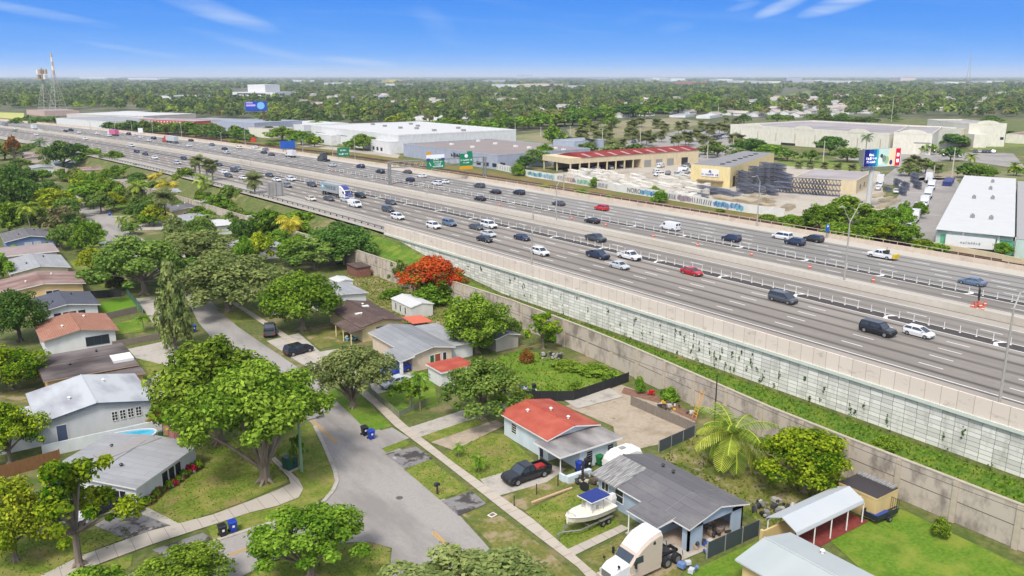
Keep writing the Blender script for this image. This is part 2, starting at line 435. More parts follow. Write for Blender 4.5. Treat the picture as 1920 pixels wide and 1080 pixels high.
# ---------------------------------------------------------------- walls of the highway
def jointmat(name, base, w, h, mortar, msize=.02, var=.1, axis='yz', offs=0.0, distort=0.0, stain=None, stain_scale=.3, stain_ramp=(.5, .66), stain_stretch=(1, 1, .35), bias=0.0):
    """blocks with dark joints, laid out in the wall's own metres"""
    m = bpy.data.materials.new(name); m.use_nodes = True; nt = m.node_tree; N = nt.nodes; L = nt.links; p = N['Principled BSDF']
    p.inputs['Roughness'].default_value = .9; p.inputs['Specular IOR Level'].default_value = .15
    tc = N.new('ShaderNodeTexCoord'); sp = N.new('ShaderNodeSeparateXYZ'); cb = N.new('ShaderNodeCombineXYZ'); L.new(tc.outputs['Object'], sp.inputs[0])
    L.new(sp.outputs['XYZ'.index(axis[0].upper())], cb.inputs[0]); L.new(sp.outputs['XYZ'.index(axis[1].upper())], cb.inputs[1])
    vec = cb.outputs[0]
    if distort:
        nz = N.new('ShaderNodeTexNoise'); nz.inputs['Scale'].default_value = .9; L.new(vec, nz.inputs[0])
        ma = N.new('ShaderNodeVectorMath'); ma.operation = 'MULTIPLY_ADD'; ma.inputs[1].default_value = (distort, distort * .3, 0); L.new(nz.outputs['Color'], ma.inputs[0]); L.new(vec, ma.inputs[2]); vec = ma.outputs[0]
    br = N.new('ShaderNodeTexBrick'); br.offset = offs; br.inputs['Scale'].default_value = 1; br.inputs['Brick Width'].default_value = w; br.inputs['Row Height'].default_value = h
    br.inputs['Mortar Size'].default_value = msize; br.inputs['Mortar Smooth'].default_value = .1; br.inputs['Bias'].default_value = bias
    br.inputs['Color1'].default_value = (*[v * (1 - var) for v in base], 1); br.inputs['Color2'].default_value = (*[min(.92, v * (1 + var)) for v in base], 1); br.inputs['Mortar'].default_value = (*mortar, 1)
    L.new(vec, br.inputs['Vector']); src = br.outputs['Color']
    if stain:
        mp = N.new('ShaderNodeMapping'); mp.inputs['Scale'].default_value = tuple(stain_scale * s for s in stain_stretch); L.new(tc.outputs['Object'], mp.inputs[0])
        n2 = N.new('ShaderNodeTexNoise'); n2.inputs['Scale'].default_value = 1; n2.inputs['Detail'].default_value = 8; n2.inputs['Roughness'].default_value = .68; L.new(mp.outputs[0], n2.inputs[0])
        rm = N.new('ShaderNodeMapRange'); rm.inputs['From Min'].default_value = stain_ramp[0]; rm.inputs['From Max'].default_value = stain_ramp[1]; rm.inputs['To Max'].default_value = .8; L.new(n2.outputs['Fac'], rm.inputs[0])
        mx = N.new('ShaderNodeMixRGB'); mx.inputs['Color2'].default_value = (*stain, 1); L.new(rm.outputs[0], mx.inputs[0]); L.new(src, mx.inputs[1]); src = mx.outputs[0]
    L.new(src, p.inputs['Base Color']); MATS[name] = m
    return m
m_mse = jointmat('retaining_panels', S(226, 224, 216, 1.38), 1.55, .56, S(118, 118, 112), .026, .17, distort=.3, stain=S(166, 166, 152, 1.5), stain_scale=.55, stain_ramp=(.52, .74), stain_stretch=(1, 1.2, .5))
m_cop = mat('coping_concrete', S(212, 218, 206, 1.45), var=.05, scale=1.2)
m_par = jointmat('parapet_concrete', S(228, 214, 200, 1.4), 1.95, 40, S(186, 170, 156), .03, .04, stain=S(168, 150, 136, 1.6), stain_scale=.8, stain_ramp=(.56, .74), stain_stretch=(1, .5, 1.2))
m_snd = jointmat('sound_wall_concrete', S(203, 191, 175, 1.45), 6.1, 2.35, S(120, 106, 94), .05, .05, stain=S(132, 122, 112, 1.5), stain_scale=.55, stain_ramp=(.46, .62), stain_stretch=(1, .8, .45))
YE = 186
def mse_top(y, z): return z
t = thing('retaining_wall', 'white panelled retaining wall holding up the highway above the grass strip', 'retaining wall', (0, 0, 0))
def zmse(y, z): return z if z > 2 else -0.2 + 4.6 * smooth(120, 188, y)
sweep('panel_face', [(95.25, -0.2), (95.6, -0.2), (95.6, 5.55), (95.25, 5.55)], m_mse, -20, YE, zf=zmse, parent=t)
sweep('coping', [(94.9, 5.55), (95.7, 5.55), (95.7, 6.0), (94.9, 6.0)], m_cop, -20, YE, parent=t)
t = tag(sweep('parapet_wall', [(95.15, 6.0), (95.5, 6.0), (95.42, 8.3), (95.15, 8.3)], m_par, -20, YE), 'long tan stained parapet wall running on top of the white retaining wall', 'parapet')
# vines rooted in the panel joints
vb = MB(); rv = random.Random(5)
for k in range(104):
    y = rv.uniform(25, 150) if k % 3 else rv.uniform(72, 100); z = rv.uniform(.9, 5.0) if k < 70 else rv.uniform(-.1, .5); r = rv.uniform(.1, .26) if k < 70 else rv.uniform(.3, .55)
    for q in range(rv.randint(5, 12)):
        yy = y + rv.gauss(0, r * .45); zz = z + rv.gauss(-.1, r * 1.9); s = rv.uniform(.07, .16); x = 95.25 + bend(y) - rv.uniform(.03, .2); a = rv.uniform(0, 6)
        if zz > 4.9: continue
        vb.face([(x, yy + s * math.cos(a + c), zz + s * math.sin(a + c)) for c in (0, 1.57, 3.14, 4.71)])
m_vine = leafmat('vine_leaf', S(56, 82, 36), S(110, 144, 58)); tag(vb.build('creeper', m_vine), 'dark creeper tufts growing from joints of the white retaining wall', 'creeper', kind='stuff')
# sound wall
SND = [(80.4, -20), (80.4, 58), (82.0, 76), (83.4, 95), (83.4, 122), (81, 150), (79.4, 178), (75.5, 222), (69, 290), (59, 360), (47, 430)]
def sndx(y):
    for (a, b0), (c, d) in zip(SND, SND[1:]):
        if y <= d: return a + (c - a) * (y - b0) / (d - b0)
    return SND[-1][0]
t = thing('sound_wall', 'tall stained concrete sound wall between the backyards and the grass strip', 'wall')
ys = [y for y in range(-20, 431, 10)]
b = MB()
for a, c in zip(ys, ys[1:]):
    xa, xc = sndx(a), sndx(c); b.hexa([(xa, a, -.1), (xa + .28, a, -.1), (xc + .28, c, -.1), (xc, c, -.1)], [(xa, a, 4.55), (xa + .28, a, 4.55), (xc + .28, c, 4.55), (xc, c, 4.55)])
b.build('wall_panel', m_snd, t)
b = MB()
for a, c in zip(ys, ys[1:]):
    xa, xc = sndx(a) - .05, sndx(c) - .05; b.hexa([(xa, a, 4.55), (xa + .38, a, 4.55), (xc + .38, c, 4.55), (xc, c, 4.55)], [(xa, a, 4.68), (xa + .38, a, 4.68), (xc + .38, c, 4.68), (xc, c, 4.68)])
m_cap = mat('wall_cap', S(206, 194, 172), var=.1, scale=1.5); b.build('cap', m_cap, t)
m_post = mat('wall_post_concrete', S(214, 200, 178), var=.1, scale=1.5)
pm = MB(); pm.box(-.16, -.28, -.1, .02, .28, 4.5)
p0 = None; y = 24.6
while y < 400:
    if p0 is None: p0 = pm.build('post', m_post, t); o = p0
    else: o = p0.copy(); COL.objects.link(o)
    o.location = (sndx(y), y, 0); y += 6.1
# grass verge between the two walls
m_verge = blotch('verge_grass', S(92, 130, 32), S(134, 150, 52), .4, (.45, .62), fine=3, var=.4)
b = MB(); us = [0, .18, .4, .6, .85, 1.0]
for y in YS[:15]:
    a, c = sndx(y) + .28, 95.3 + bend(y)
    for k, q in enumerate(us): b.pts([(a + (c - a) * q, y, ground_z(min(94.9, a - bend(y) + (c - a) * q), y) + .06 + [0, .12, .18, .15, .05, -.04][k] * (1 - smooth(120, 170, y)))])
nu = len(us)
for i in range(14):
    for k in range(nu - 1): b.f.append((i * nu + k, i * nu + k + 1, (i + 1) * nu + k + 1, (i + 1) * nu + k)); b.m.append(0)
tag(b.build('grass_verge', m_verge), kind='structure')
rg = np.random.default_rng(3)
def grass_stuff(name, label, n, sampler, h, m):
    b = MB()
    P = [sampler() for _ in range(n)]
    for x, y, z in P:
        a = rg.uniform(0, 3.14); s = h * rg.uniform(.5, 1.3); dx, dy = math.cos(a) * s * .7, math.sin(a) * s * .7; lx, ly = rg.normal(0, s * .35, 2)
        b.face([(x - dx, y - dy, z), (x + dx, y + dy, z), (x + dx * .6 + lx, y + dy * .6 + ly, z + s), (x - dx * .6 + lx, y - dy * .6 + ly, z + s)])
    o = b.build(name, m); tone(o.data); return tag(o, label, 'grass', kind='stuff')
def tone(me, seed=0, blk=1):
    n = len(me.polygons); a = me.attributes.new('tone', 'FLOAT', 'FACE'); r = np.random.default_rng(seed); v = r.random(n // blk + 1).repeat(blk)[:n]
    a.data.foreach_set('value', v.astype(np.float32))
tone(bpy.data.objects['creeper'].data)
def vs():
    y = 20 + 130 * rg.random() ** 1.3; a, c = sndx(y) + .35, 95.2 + bend(y); q = rg.random(); q = q if rg.random() < .5 else q ** .5
    return a + (c - a) * q, y, .08 + .2 * math.sin(q * 2.6)
m_blade = leafmat('verge_blade', S(84, 128, 26), S(150, 184, 62), oi=0)
grass_stuff('verge_weeds', 'lush green weeds filling the strip between sound wall and white retaining wall', 7000, vs, .2, m_blade)
# guardrail north of the retaining wall
m_steel = flatcol('galvanised_steel', S(176, 176, 172), rough=.45, met=.5)
t = thing('guardrail', 'steel guardrail on posts along the near highway edge beyond the retaining wall', 'guardrail')
sweep('rail', [(97.2, 6.5), (97.3, 6.5), (97.3, 6.85), (97.2, 6.85)], m_steel, YE + 1, 520, parent=t)
pm = MB(); pm.box(-.1, -.14, -.6, .1, .14, .8); p0 = None; y = YE + 2
m_wood = mat('dark_timber', S(74, 66, 60), var=.2, scale=3)
while y < 440:
    o = p0.copy() if p0 else pm.build('post', m_wood, t)
    if p0: COL.objects.link(o)
    p0 = o; o.location = (97.4 + bend(y), y, 6); y += 3.6
# median barrier and outer barrier with its rail
tag(sweep('median_barrier', [(137.1, 6), (137.75, 6), (137.5, 7.15), (137.3, 7.15)], m_conc, -20, 1100), 'pale concrete barrier along the middle of the highway median', 'barrier')
t = thing('outer_barrier', 'tan concrete barrier with a handrail along the far side of the highway', 'barrier')
sweep('barrier_wall', [(177.7, 6), (178.3, 6), (178.3, 7.0), (178.0, 7.0)], m_tan, -20, 1100, parent=t)
m_rail = flatcol('rail_paint', S(214, 196, 164), rough=.5)
sweep('handrail', [(178.1, 7.62), (178.22, 7.62), (178.22, 7.74), (178.1, 7.74)], m_rail, -20, 330, parent=t)
pm = MB(); pm.box(-.06, -.06, 0, .06, .06, .64); p0 = None; y = 30
while y < 300:
    o = p0.copy() if p0 else pm.build('rail_post', m_rail, t)
    if p0: COL.objects.link(o)
    p0 = o; o.location = (178.15 + bend(y), y, 7.0); y += 3.4 if y < 190 else 6
# delineator posts on both buffers
m_del = flatcol('delineator_white', S(245, 243, 238, 1.4), rough=.6)
pm = MB(); pm.cyl(0, 0, .04, 1.1, .045, 6); pm.cyl(0, 0, 0, .05, .16, 8); me = None
for u, lab, y0, y1 in ((125.9, 'slim white delineator post in the dark buffer beside the near express lanes', 26, 318), (151.4, 'slim white delineator post in the dark buffer beside the far express lanes', 40, 330)):
    y = y0
    while y < y1:
        o = link('delineator_post', me) if me else pm.build('delineator_post', m_del)
        me = o.data; o.location = (u + bend(y), y, Z); tag(o, lab, 'delineator', 'delineator posts ' + ('near' if u < 130 else 'far') + ' express lanes'); y += 2.45 if y < 150 else 3.2
# ---------------------------------------------------------------- railway and verge east of the highway
TRK = [(193, -20), (191.5, 120), (190.8, 155), (189.7, 208), (188.2, 270), (183, 360), (176, 433), (160, 520)]
def trk(y):
    if y > 520: return 160 + (bend(y) - bend(520))
    for (a, b0), (c, d) in zip(TRK, TRK[1:]):
        if y <= d: return a + (c - a) * (y - b0) / (d - b0)
m_bed = blotch('ballast', S(150, 124, 106), S(172, 152, 132), .3, (.5, .6), fine=2, var=.2)
m_scrub = blotch('scrub', S(140, 122, 66), S(112, 122, 48), .14, (.46, .6), fine=2, var=.3, third=S(176, 148, 112), third_scale=.22, third_ramp=(.58, .68))
def bstrip(name, a, c, z, m, y0=-20, y1=1000):
    b = MB(); ys = [y0] + [y for y in YS if y0 < y < y1] + [y1]
    for y in ys: b.pts([(trk(y) + a, y, z), (trk(y) + c, y, z)])
    for k in range(len(ys) - 1): b.f.append((2 * k, 2 * k + 1, 2 * k + 3, 2 * k + 2)); b.m.append(0)
    return tag(b.build(name, m), kind='structure')
bstrip('scrub_verge', -5.5, 13, 4.04, m_scrub); bstrip('railway_bed', -3.2, 3.2, 4.2, m_bed)
t = thing('railway_track', 'rusty railway track on a brown ballast bed beyond the highway', 'railway track')
m_rust = mat('rusty_rail', S(96, 70, 58), var=.2, scale=1)
for o_ in (-2.0, -.5, 1.3): sweep('rail', [(o_, 4.2), (o_ + .22, 4.2), (o_ + .22, 4.45), (o_, 4.45)], m_rust, -20, 900, parent=t, bd=trk)
# ---------------------------------------------------------------- streets, walks, yards of the neighbourhood
m_st = blotch('street_asphalt', S(182, 176, 170), S(158, 152, 147), .1, (.47, .62), fine=3, var=.07, third=S(142, 136, 132), third_scale=.22, third_ramp=(.63, .72), stretch=(1.6, .5, 1))
m_drv = blotch('driveway_concrete', S(204, 196, 184), S(176, 168, 158), .5, (.5, .66), fine=2, var=.07, third=S(140, 132, 124), third_scale=.9, third_ramp=(.64, .7))
m_drvd = blotch('driveway_asphalt', S(150, 146, 144), S(84, 80, 78), .35, (.5, .56), fine=2, var=.12, third=S(190, 184, 180), third_scale=.7, third_ramp=(.62, .68))
m_walk = jointmat('sidewalk_concrete', S(212, 200, 184), 400, 1.6, S(160, 148, 134), .03, .04, axis='xy', stain=S(178, 166, 152), stain_scale=.6, stain_ramp=(.56, .7), stain_stretch=(1, 1, 1))
m_walkx = jointmat('sidewalk_concrete_cross', S(206, 196, 182), 1.6, 400, S(160, 148, 134), .03, .04, axis='xy', stain=S(178, 166, 152), stain_scale=.6, stain_ramp=(.56, .7), stain_stretch=(1, 1, 1))
m_lawn = blotch('lawn_grass', S(118, 138, 44), S(164, 158, 84), .45, (.46, .64), fine=3.5, var=.32, third=S(160, 140, 92), third_scale=.2, third_ramp=(.56, .7))
m_lush = blotch('lush_grass', S(108, 144, 34), S(148, 160, 60), .3, (.46, .66), fine=3, var=.26, third=S(92, 128, 24), third_scale=.22, third_ramp=(.54, .68))
m_turf = mat('bright_turf', S(114, 160, 30), var=.15, scale=3)
m_dry = blotch('dry_yard', S(134, 132, 66), S(176, 158, 124), .45, (.5, .6), fine=3, var=.28, third=S(102, 118, 46), third_scale=.3, third_ramp=(.5, .62))
m_dirt = blotch('yard_dirt', S(196, 180, 158), S(172, 154, 130), .3, (.48, .64), fine=2, var=.1, third=S(120, 112, 70), third_scale=.5, third_ramp=(.64, .7))
m_brown = blotch('bare_soil', S(150, 122, 92), S(178, 152, 122), .5, (.5, .62), fine=2, var=.2)
street = [(985, 1110), (910, 1020), (835, 937), (760, 850), (700, 795), (635, 735), (560, 690), (500, 650), (445, 612), (416, 585), (390, 560), (345, 510), (300, 470), (250, 437), (235, 427), (212, 405), (182, 383), (155, 363),
          (132, 366), (136, 375), (160, 417), (190, 450), (225, 470), (280, 500), (320, 530), (350, 560), (372, 605), (420, 660), (480, 700), (545, 755), (590, 800), (606, 832), (628, 884), (632, 904), (624, 922), (606, 942), (560, 962), (512, 980), (400, 1016), (320, 1045), (190, 1100),
          (415, 1100), (502, 1056), (560, 1035), (640, 1018), (692, 1016), (735, 1028), (728, 1110)]
psheet('street', street, m_st, 0, .03)
psheet('cul_de_sac_apron', [(212, 405), (235, 427), (262, 432), (330, 430), (300, 415), (250, 405)], m_drv, 0, .04)
# sidewalks
psheet('sidewalk', [(1120, 1105), (1083, 1065), (950, 963), (830, 868), (740, 800), (700, 760), (640, 710), (480, 600), (420, 560), (330, 470), (336, 468), (430, 560), (492, 598), (655, 705), (712, 752), (760, 797), (850, 868), (1000, 975), (1145, 1100)], m_walk, 0, .1)
psheet('cross_sidewalk', [(40, 1100), (150, 1042), (285, 990), (330, 968), (400, 948), (470, 925), (525, 902), (540, 893), (547, 885), (540, 872), (520, 850), (505, 850), (508, 862), (530, 893), (566, 908), (569, 922), (556, 936), (522, 949), (470, 963), (440, 972), (390, 988), (300, 1024), (130, 1095)][:0] or
       [(20, 1110), (150, 1044), (285, 996), (400, 966), (470, 940), (520, 920), (545, 908), (541, 896), (508, 862), (516, 858), (560, 900), (569, 918), (560, 934), (520, 950), (470, 962), (400, 985), (285, 1022), (150, 1072), (75, 1110)], m_walkx, 0, .1)
# lawns
psheet('corner_lawn', [(300, 815), (420, 770), (520, 790), (545, 830), (505, 860), (538, 898), (540, 905), (460, 940), (400, 962), (335, 985), (262, 955), (270, 935), (360, 880)], m_lawn, 0, .05)
psheet('verge_lawn', [(545, 755), (590, 800), (606, 832), (628, 884), (632, 904), (624, 922), (560, 962), (400, 1014), (385, 985), (470, 962), (520, 950), (560, 934), (569, 918), (555, 890), (520, 850), (500, 800)], m_lawn, 0, .045)
psheet('verge_lawn', [(60, 1110), (180, 1062), (250, 1040), (245, 1062), (180, 1110)], m_lawn, 0, .05)
psheet('verge_lawn', [(415, 1110), (502, 1060), (560, 1040), (640, 1022), (692, 1020), (732, 1030), (725, 1110)], m_lawn, 0, .06)
psheet('front_lawn', [(0, 1000), (70, 985), (170, 1000), (290, 990), (150, 1042), (20, 1110), (-60, 1110), (-60, 1000)], m_lawn, 0, .05)
psheet('verge_lawn', [(612, 735), (655, 715), (700, 765), (735, 800), (690, 810), (660, 780)], m_lush, 0, .05)
psheet('verge_lawn', [(712, 838), (750, 822), (772, 832), (725, 850)], m_lawn, 0, .05)
psheet('verge_lawn', [(757, 880), (800, 858), (880, 918), (825, 938)], m_lawn, 0, .05)
psheet('verge_dirt', [(866, 965), (915, 950), (1010, 1020), (1090, 1090), (1010, 1110), (980, 1110), (915, 1015)], m_dry, 0, .05)
psheet('front_lawn', [(690, 738), (760, 700), (810, 700), (822, 760), (745, 785)], m_lush, 0, .05)
psheet('front_lawn', [(782, 815), (860, 785), (905, 785), (900, 800), (815, 832)], m_lawn, 0, .05)
psheet('front_lawn', [(830, 853), (920, 812), (950, 815), (1005, 868), (985, 875), (900, 902)], m_lawn, 0, .05)
psheet('front_lawn', [(935, 935), (1050, 890), (1095, 898), (985, 958)], m_dry, 0, .05)
psheet('front_lawn', [(985, 960), (1100, 905), (1130, 955), (1165, 985), (1065, 1030)], m_lawn, 0, .05)
psheet('front_dirt', [(1085, 1048), (1165, 1005), (1215, 1040), (1300, 1050), (1250, 1110), (1150, 1110)], m_dry, 0, .05)
psheet('side_lawn', [(1290, 1075), (1418, 1015), (1480, 1000), (1380, 1110), (1240, 1110)], m_lush, 0, .05)
psheet('back_lawn', [(1540, 1000), (1690, 955), (1920, 1065), (1960, 1110), (1660, 1110)], m_lush, 0, .05)
psheet('back_yard', [(1235, 860), (1330, 800), (1450, 850), (1610, 920), (1440, 990), (1395, 960), (1330, 890)], m_dry, 0, .05)
psheet('back_yard', [(880, 690), (980, 655), (1165, 700), (1170, 712), (1050, 745), (985, 745), (960, 700)], m_lush, 0, .05)
psheet('sandy_yard', [(1060, 762), (1165, 722), (1230, 745), (1305, 785), (1300, 810), (1230, 835), (1160, 850), (1150, 800)], m_dirt, 0, .05)
psheet('concrete_slab', [(1058, 752), (1142, 728), (1168, 745), (1082, 768)], m_drv, 0, .12)
psheet('bare_strip', [(1170, 727), (1240, 745), (1310, 782), (1305, 792), (1230, 755), (1165, 738)], mat('red_soil', S(150, 112, 94), var=.2, scale=2), 0, .09)
psheet('sandy_yard', [(640, 520), (700, 500), (770, 520), (800, 560), (745, 600), (690, 560)], m_dry, 0, .05)
psheet('back_yard', [(740, 600), (800, 560), (900, 560), (960, 640), (870, 640), (780, 610)], m_dry, 0, .055)
psheet('front_yard', [(560, 620), (640, 600), (660, 640), (600, 655)], m_dry, 0, .05)
# driveways
psheet('driveway', [(756, 806), (880, 766), (960, 740), (985, 758), (870, 792), (782, 822)], m_drv, 0, .07)
psheet('driveway', [(808, 830), (930, 788), (948, 798), (850, 845)], m_dirt, 0, .07)
psheet('driveway_apron', [(690, 815), (735, 802), (768, 822), (715, 842), (700, 830)], m_st, 0, .065)
psheet('driveway_apron', [(722, 852), (780, 838), (812, 860), (760, 880)], m_drvd, 0, .065)
psheet('driveway', [(900, 900), (1010, 866), (1062, 880), (1025, 905), (930, 932)], m_drv, 0, .07)
psheet('driveway_apron', [(828, 940), (885, 922), (912, 945), (860, 968)], m_drvd, 0, .065)
psheet('walkway', [(1062, 1032), (1165, 985), (1180, 992), (1078, 1042)], m_walkx, 0, .08)
psheet('driveway', [(1215, 1010), (1262, 1058), (1330, 1030), (1400, 1000), (1385, 990), (1300, 1000)], m_drv, 0, .07)
psheet('driveway', [(175, 985), (230, 950), (265, 960), (345, 990), (240, 1015)], m_drvd, 0, .07)
psheet('driveway', [(225, 950), (262, 945), (340, 985), (330, 990)], m_drv, 0, .075)
psheet('driveway_apron', [(285, 1032), (380, 1000), (400, 1012), (310, 1046)], m_drvd, 0, .065)
psheet('driveway', [(500, 640), (560, 625), (600, 660), (660, 650), (690, 690), (640, 720), (560, 680)], m_drv, 0, .06)
psheet('driveway', [(690, 705), (760, 690), (800, 712), (700, 742)], m_drv, 0, .065)
psheet('driveway', [(240, 655), (310, 640), (345, 655), (330, 690), (255, 672)], m_drv, 0, .06)
psheet('driveway', [(265, 722), (310, 690), (345, 700), (370, 780), (320, 800)], m_drv, 0, .06)
psheet('driveway', [(255, 560), (290, 556), (345, 610), (330, 640), (300, 625)], m_drv, 0, .06)
psheet('driveway', [(175, 470), (205, 455), (240, 470), (200, 480)], m_drv, 0, .06)
psheet('front_lawn', [(100, 450), (150, 432), (192, 434), (200, 452), (130, 462)], m_lush, 0, .05)
psheet('front_lawn', [(130, 490), (190, 478), (260, 520), (225, 545), (160, 530)], m_lawn, 0, .05)
psheet('front_lawn', [(205, 610), (262, 596), (275, 622), (215, 628)], m_lush, 0, .055)
psheet('turf_yard', [(182, 570), (245, 556), (262, 580), (196, 590)], m_turf, 0, .08)
psheet('front_lawn', [(258, 676), (330, 662), (345, 700), (265, 720)], m_lawn, 0, .055)
psheet('front_lawn', [(262, 555), (290, 552), (330, 590), (300, 610)], m_lawn, 0, .05)
psheet('front_lawn', [(405, 580), (470, 570), (500, 600), (440, 606)], m_lawn, 0, .05)
psheet('front_lawn', [(200, 380), (250, 372), (255, 385), (210, 395)], m_lush, 0, .05)
psheet('front_lawn', [(185, 405), (208, 402), (220, 415), (200, 418)][:0] or [(236, 408), (290, 398), (300, 412), (250, 424)], m_lawn, 0, .05)
psheet('side_yard', [(0, 700), (60, 690), (130, 720), (60, 760), (0, 745)], m_dry, 0, .05)
# yellow centre lines
yb = MB()
def yline(p0, p1, off=0.0, wd=.13):
    a, c = np.array(G(*p0)), np.array(G(*p1)); d = (c - a) / np.linalg.norm(c - a); n = np.array([-d[1], d[0], 0]); a = a + n * off; c = c + n * off; z = np.array([0, 0, .045])
    yb.face([tuple(a - n * wd / 2 + z), tuple(a + n * wd / 2 + z), tuple(c + n * wd / 2 + z), tuple(c - n * wd / 2 + z)])
for o_ in (-.14, .14):
    yline((585, 788), (632, 832), o_); yline((812, 998), (864, 1050), o_, .15)
    yline((428, 1042), (482, 1022), o_)
tag(yb.build('centre_line', m_yellow), kind='structure')
# kerb along the street corner
kb = MB(); kp = [G(x, y) for x, y in [(590, 800), (606, 832), (628, 884), (632, 904), (624, 922), (606, 942), (560, 962), (512, 980), (400, 1016)]]
for a, c in zip(kp, kp[1:]):
    d = np.array(c) - np.array(a); d /= np.linalg.norm(d); n = np.array([-d[1], d[0], 0]) * .22
    kb.hexa([(*(np.array(a) - n)[:2], 0), (*(np.array(c) - n)[:2], 0), (*(np.array(c) + n)[:2], 0), (*(np.array(a) + n)[:2], 0)], [(*(np.array(a) - n)[:2], .14), (*(np.array(c) - n)[:2], .14), (*(np.array(c) + n)[:2], .14), (*(np.array(a) + n)[:2], .14)])
tag(kb.build('kerb', m_drv), kind='structure')
mh = MB(); mh.cyl(0, 0, 0, .02, .38, 14); x, y, z = G(749, 934); tag(mh.build('manhole_cover', flatcol('iron', S(110, 100, 96)), None, (x, y, .035)), 'round iron manhole cover set in the street', 'manhole cover')
# tufts on the lawns so that they do not read as flat colour
def poly_sampler(polys):
    P = [[G(x, y)[:2] for x, y in p] for p in polys]; ar = []
    tris = []
    for p in P:
        for k in range(1, len(p) - 1): tris.append((p[0], p[k], p[k + 1]))
    ar = np.array([abs((b_[0] - a_[0]) * (c_[1] - a_[1]) - (c_[0] - a_[0]) * (b_[1] - a_[1])) / 2 for a_, b_, c_ in tris]); ar /= ar.sum()
    def f():
        a_, b_, c_ = tris[rg.choice(len(tris), p=ar)]; u, v = rg.random(2)
        if u + v > 1: u, v = 1 - u, 1 - v
        return a_[0] + u * (b_[0] - a_[0]) + v * (c_[0] - a_[0]), a_[1] + u * (b_[1] - a_[1]) + v * (c_[1] - a_[1]), .05
    return f
m_bl2 = leafmat('lawn_blade', S(110, 134, 36), S(170, 180, 80), oi=0)
grass_stuff('lawn_tufts', 'short uneven grass tufts covering the corner lawn and the front lawns', 5000, poly_sampler([
    [(300, 815), (420, 770), (520, 790), (538, 898), (460, 940), (335, 985), (262, 955), (360, 880)], [(0, 1000), (170, 1000), (290, 990), (20, 1110), (-60, 1110)],
    [(830, 853), (920, 812), (1005, 868), (900, 902)], [(985, 960), (1100, 905), (1165, 985), (1065, 1030)], [(757, 880), (800, 858), (880, 918), (825, 938)], [(502, 1060), (692, 1020), (732, 1030), (725, 1110), (415, 1110)]]), .11, m_bl2)
m_bl3 = leafmat('weed_blade', S(100, 130, 34), S(160, 172, 72), oi=0)
grass_stuff('yard_weeds', 'patchy weeds covering the sandy back yards behind the houses', 4500, poly_sampler([
    [(1235, 860), (1330, 800), (1450, 850), (1610, 920), (1440, 990), (1330, 890)], [(880, 690), (980, 655), (1165, 700), (1050, 745), (960, 700)], [(640, 520), (700, 500), (800, 560), (745, 600)], [(740, 600), (800, 560), (900, 560), (960, 640), (780, 610)]]), .22, m_bl3)
# ---------------------------------------------------------------- trees
def leaf_cloud(clumps, n, size, seed, up=.45, flat=1.0, tones=None):
    """n leaf-sized quads spread over the skins of the clumps; returns verts, tone"""
    r = np.random.default_rng(seed); C = np.array([c[:3] for c in clumps]); R = np.array([c[3] for c in clumps])
    pr = R ** 2 / (R ** 2).sum(); k = r.choice(len(clumps), n, p=pr)
    d = r.normal(size=(n, 3)); d[:, 2] += .35; d /= np.linalg.norm(d, axis=1)[:, None]
    rad = R[k] * (1 - .55 * r.random(n) ** 2.2) * r.normal(1, .1, n)
    P = C[k] + d * rad[:, None] * np.array([1, 1, flat])
    nrm = d + r.normal(0, .55, (n, 3)); nrm[:, 2] += up; nrm /= np.linalg.norm(nrm, axis=1)[:, None]
    a = np.cross(nrm, r.normal(size=(n, 3))); a /= np.linalg.norm(a, axis=1)[:, None]; b2 = np.cross(nrm, a)
    s = size * r.uniform(.6, 1.35, n)
    a = a * s[:, None]; b2 = b2 * (s * .62)[:, None]
    V = np.stack([P - a, P - b2, P + a, P + b2], 1).reshape(-1, 3)
    ct = r.random(len(clumps)); t = np.clip(.4 * ct[k] + .6 * r.random(n) ** 1.3, 0, 1)
    return V, t
def cloud_mesh(name, V, t, mats, slot=None):
    n = len(V) // 4; me = bpy.data.meshes.new(name)
    me.vertices.add(n * 4); me.vertices.foreach_set('co', V.astype(np.float32).ravel())
    me.loops.add(n * 4); me.loops.foreach_set('vertex_index', np.arange(n * 4, dtype=np.int32))
    me.polygons.add(n); me.polygons.foreach_set('loop_start', np.arange(0, n * 4, 4, dtype=np.int32))
    try: me.polygons.foreach_set('loop_total', np.full(n, 4, np.int32))
    except Exception: pass
    for m in (mats if isinstance(mats, (list, tuple)) else [mats]): me.materials.append(m)
    if slot is not None: me.polygons.foreach_set('material_index', slot.astype(np.int32))
    a = me.attributes.new('tone', 'FLOAT', 'FACE'); a.data.foreach_set('value', t.astype(np.float32))
    me.update(calc_edges=True); me.validate()
    return me
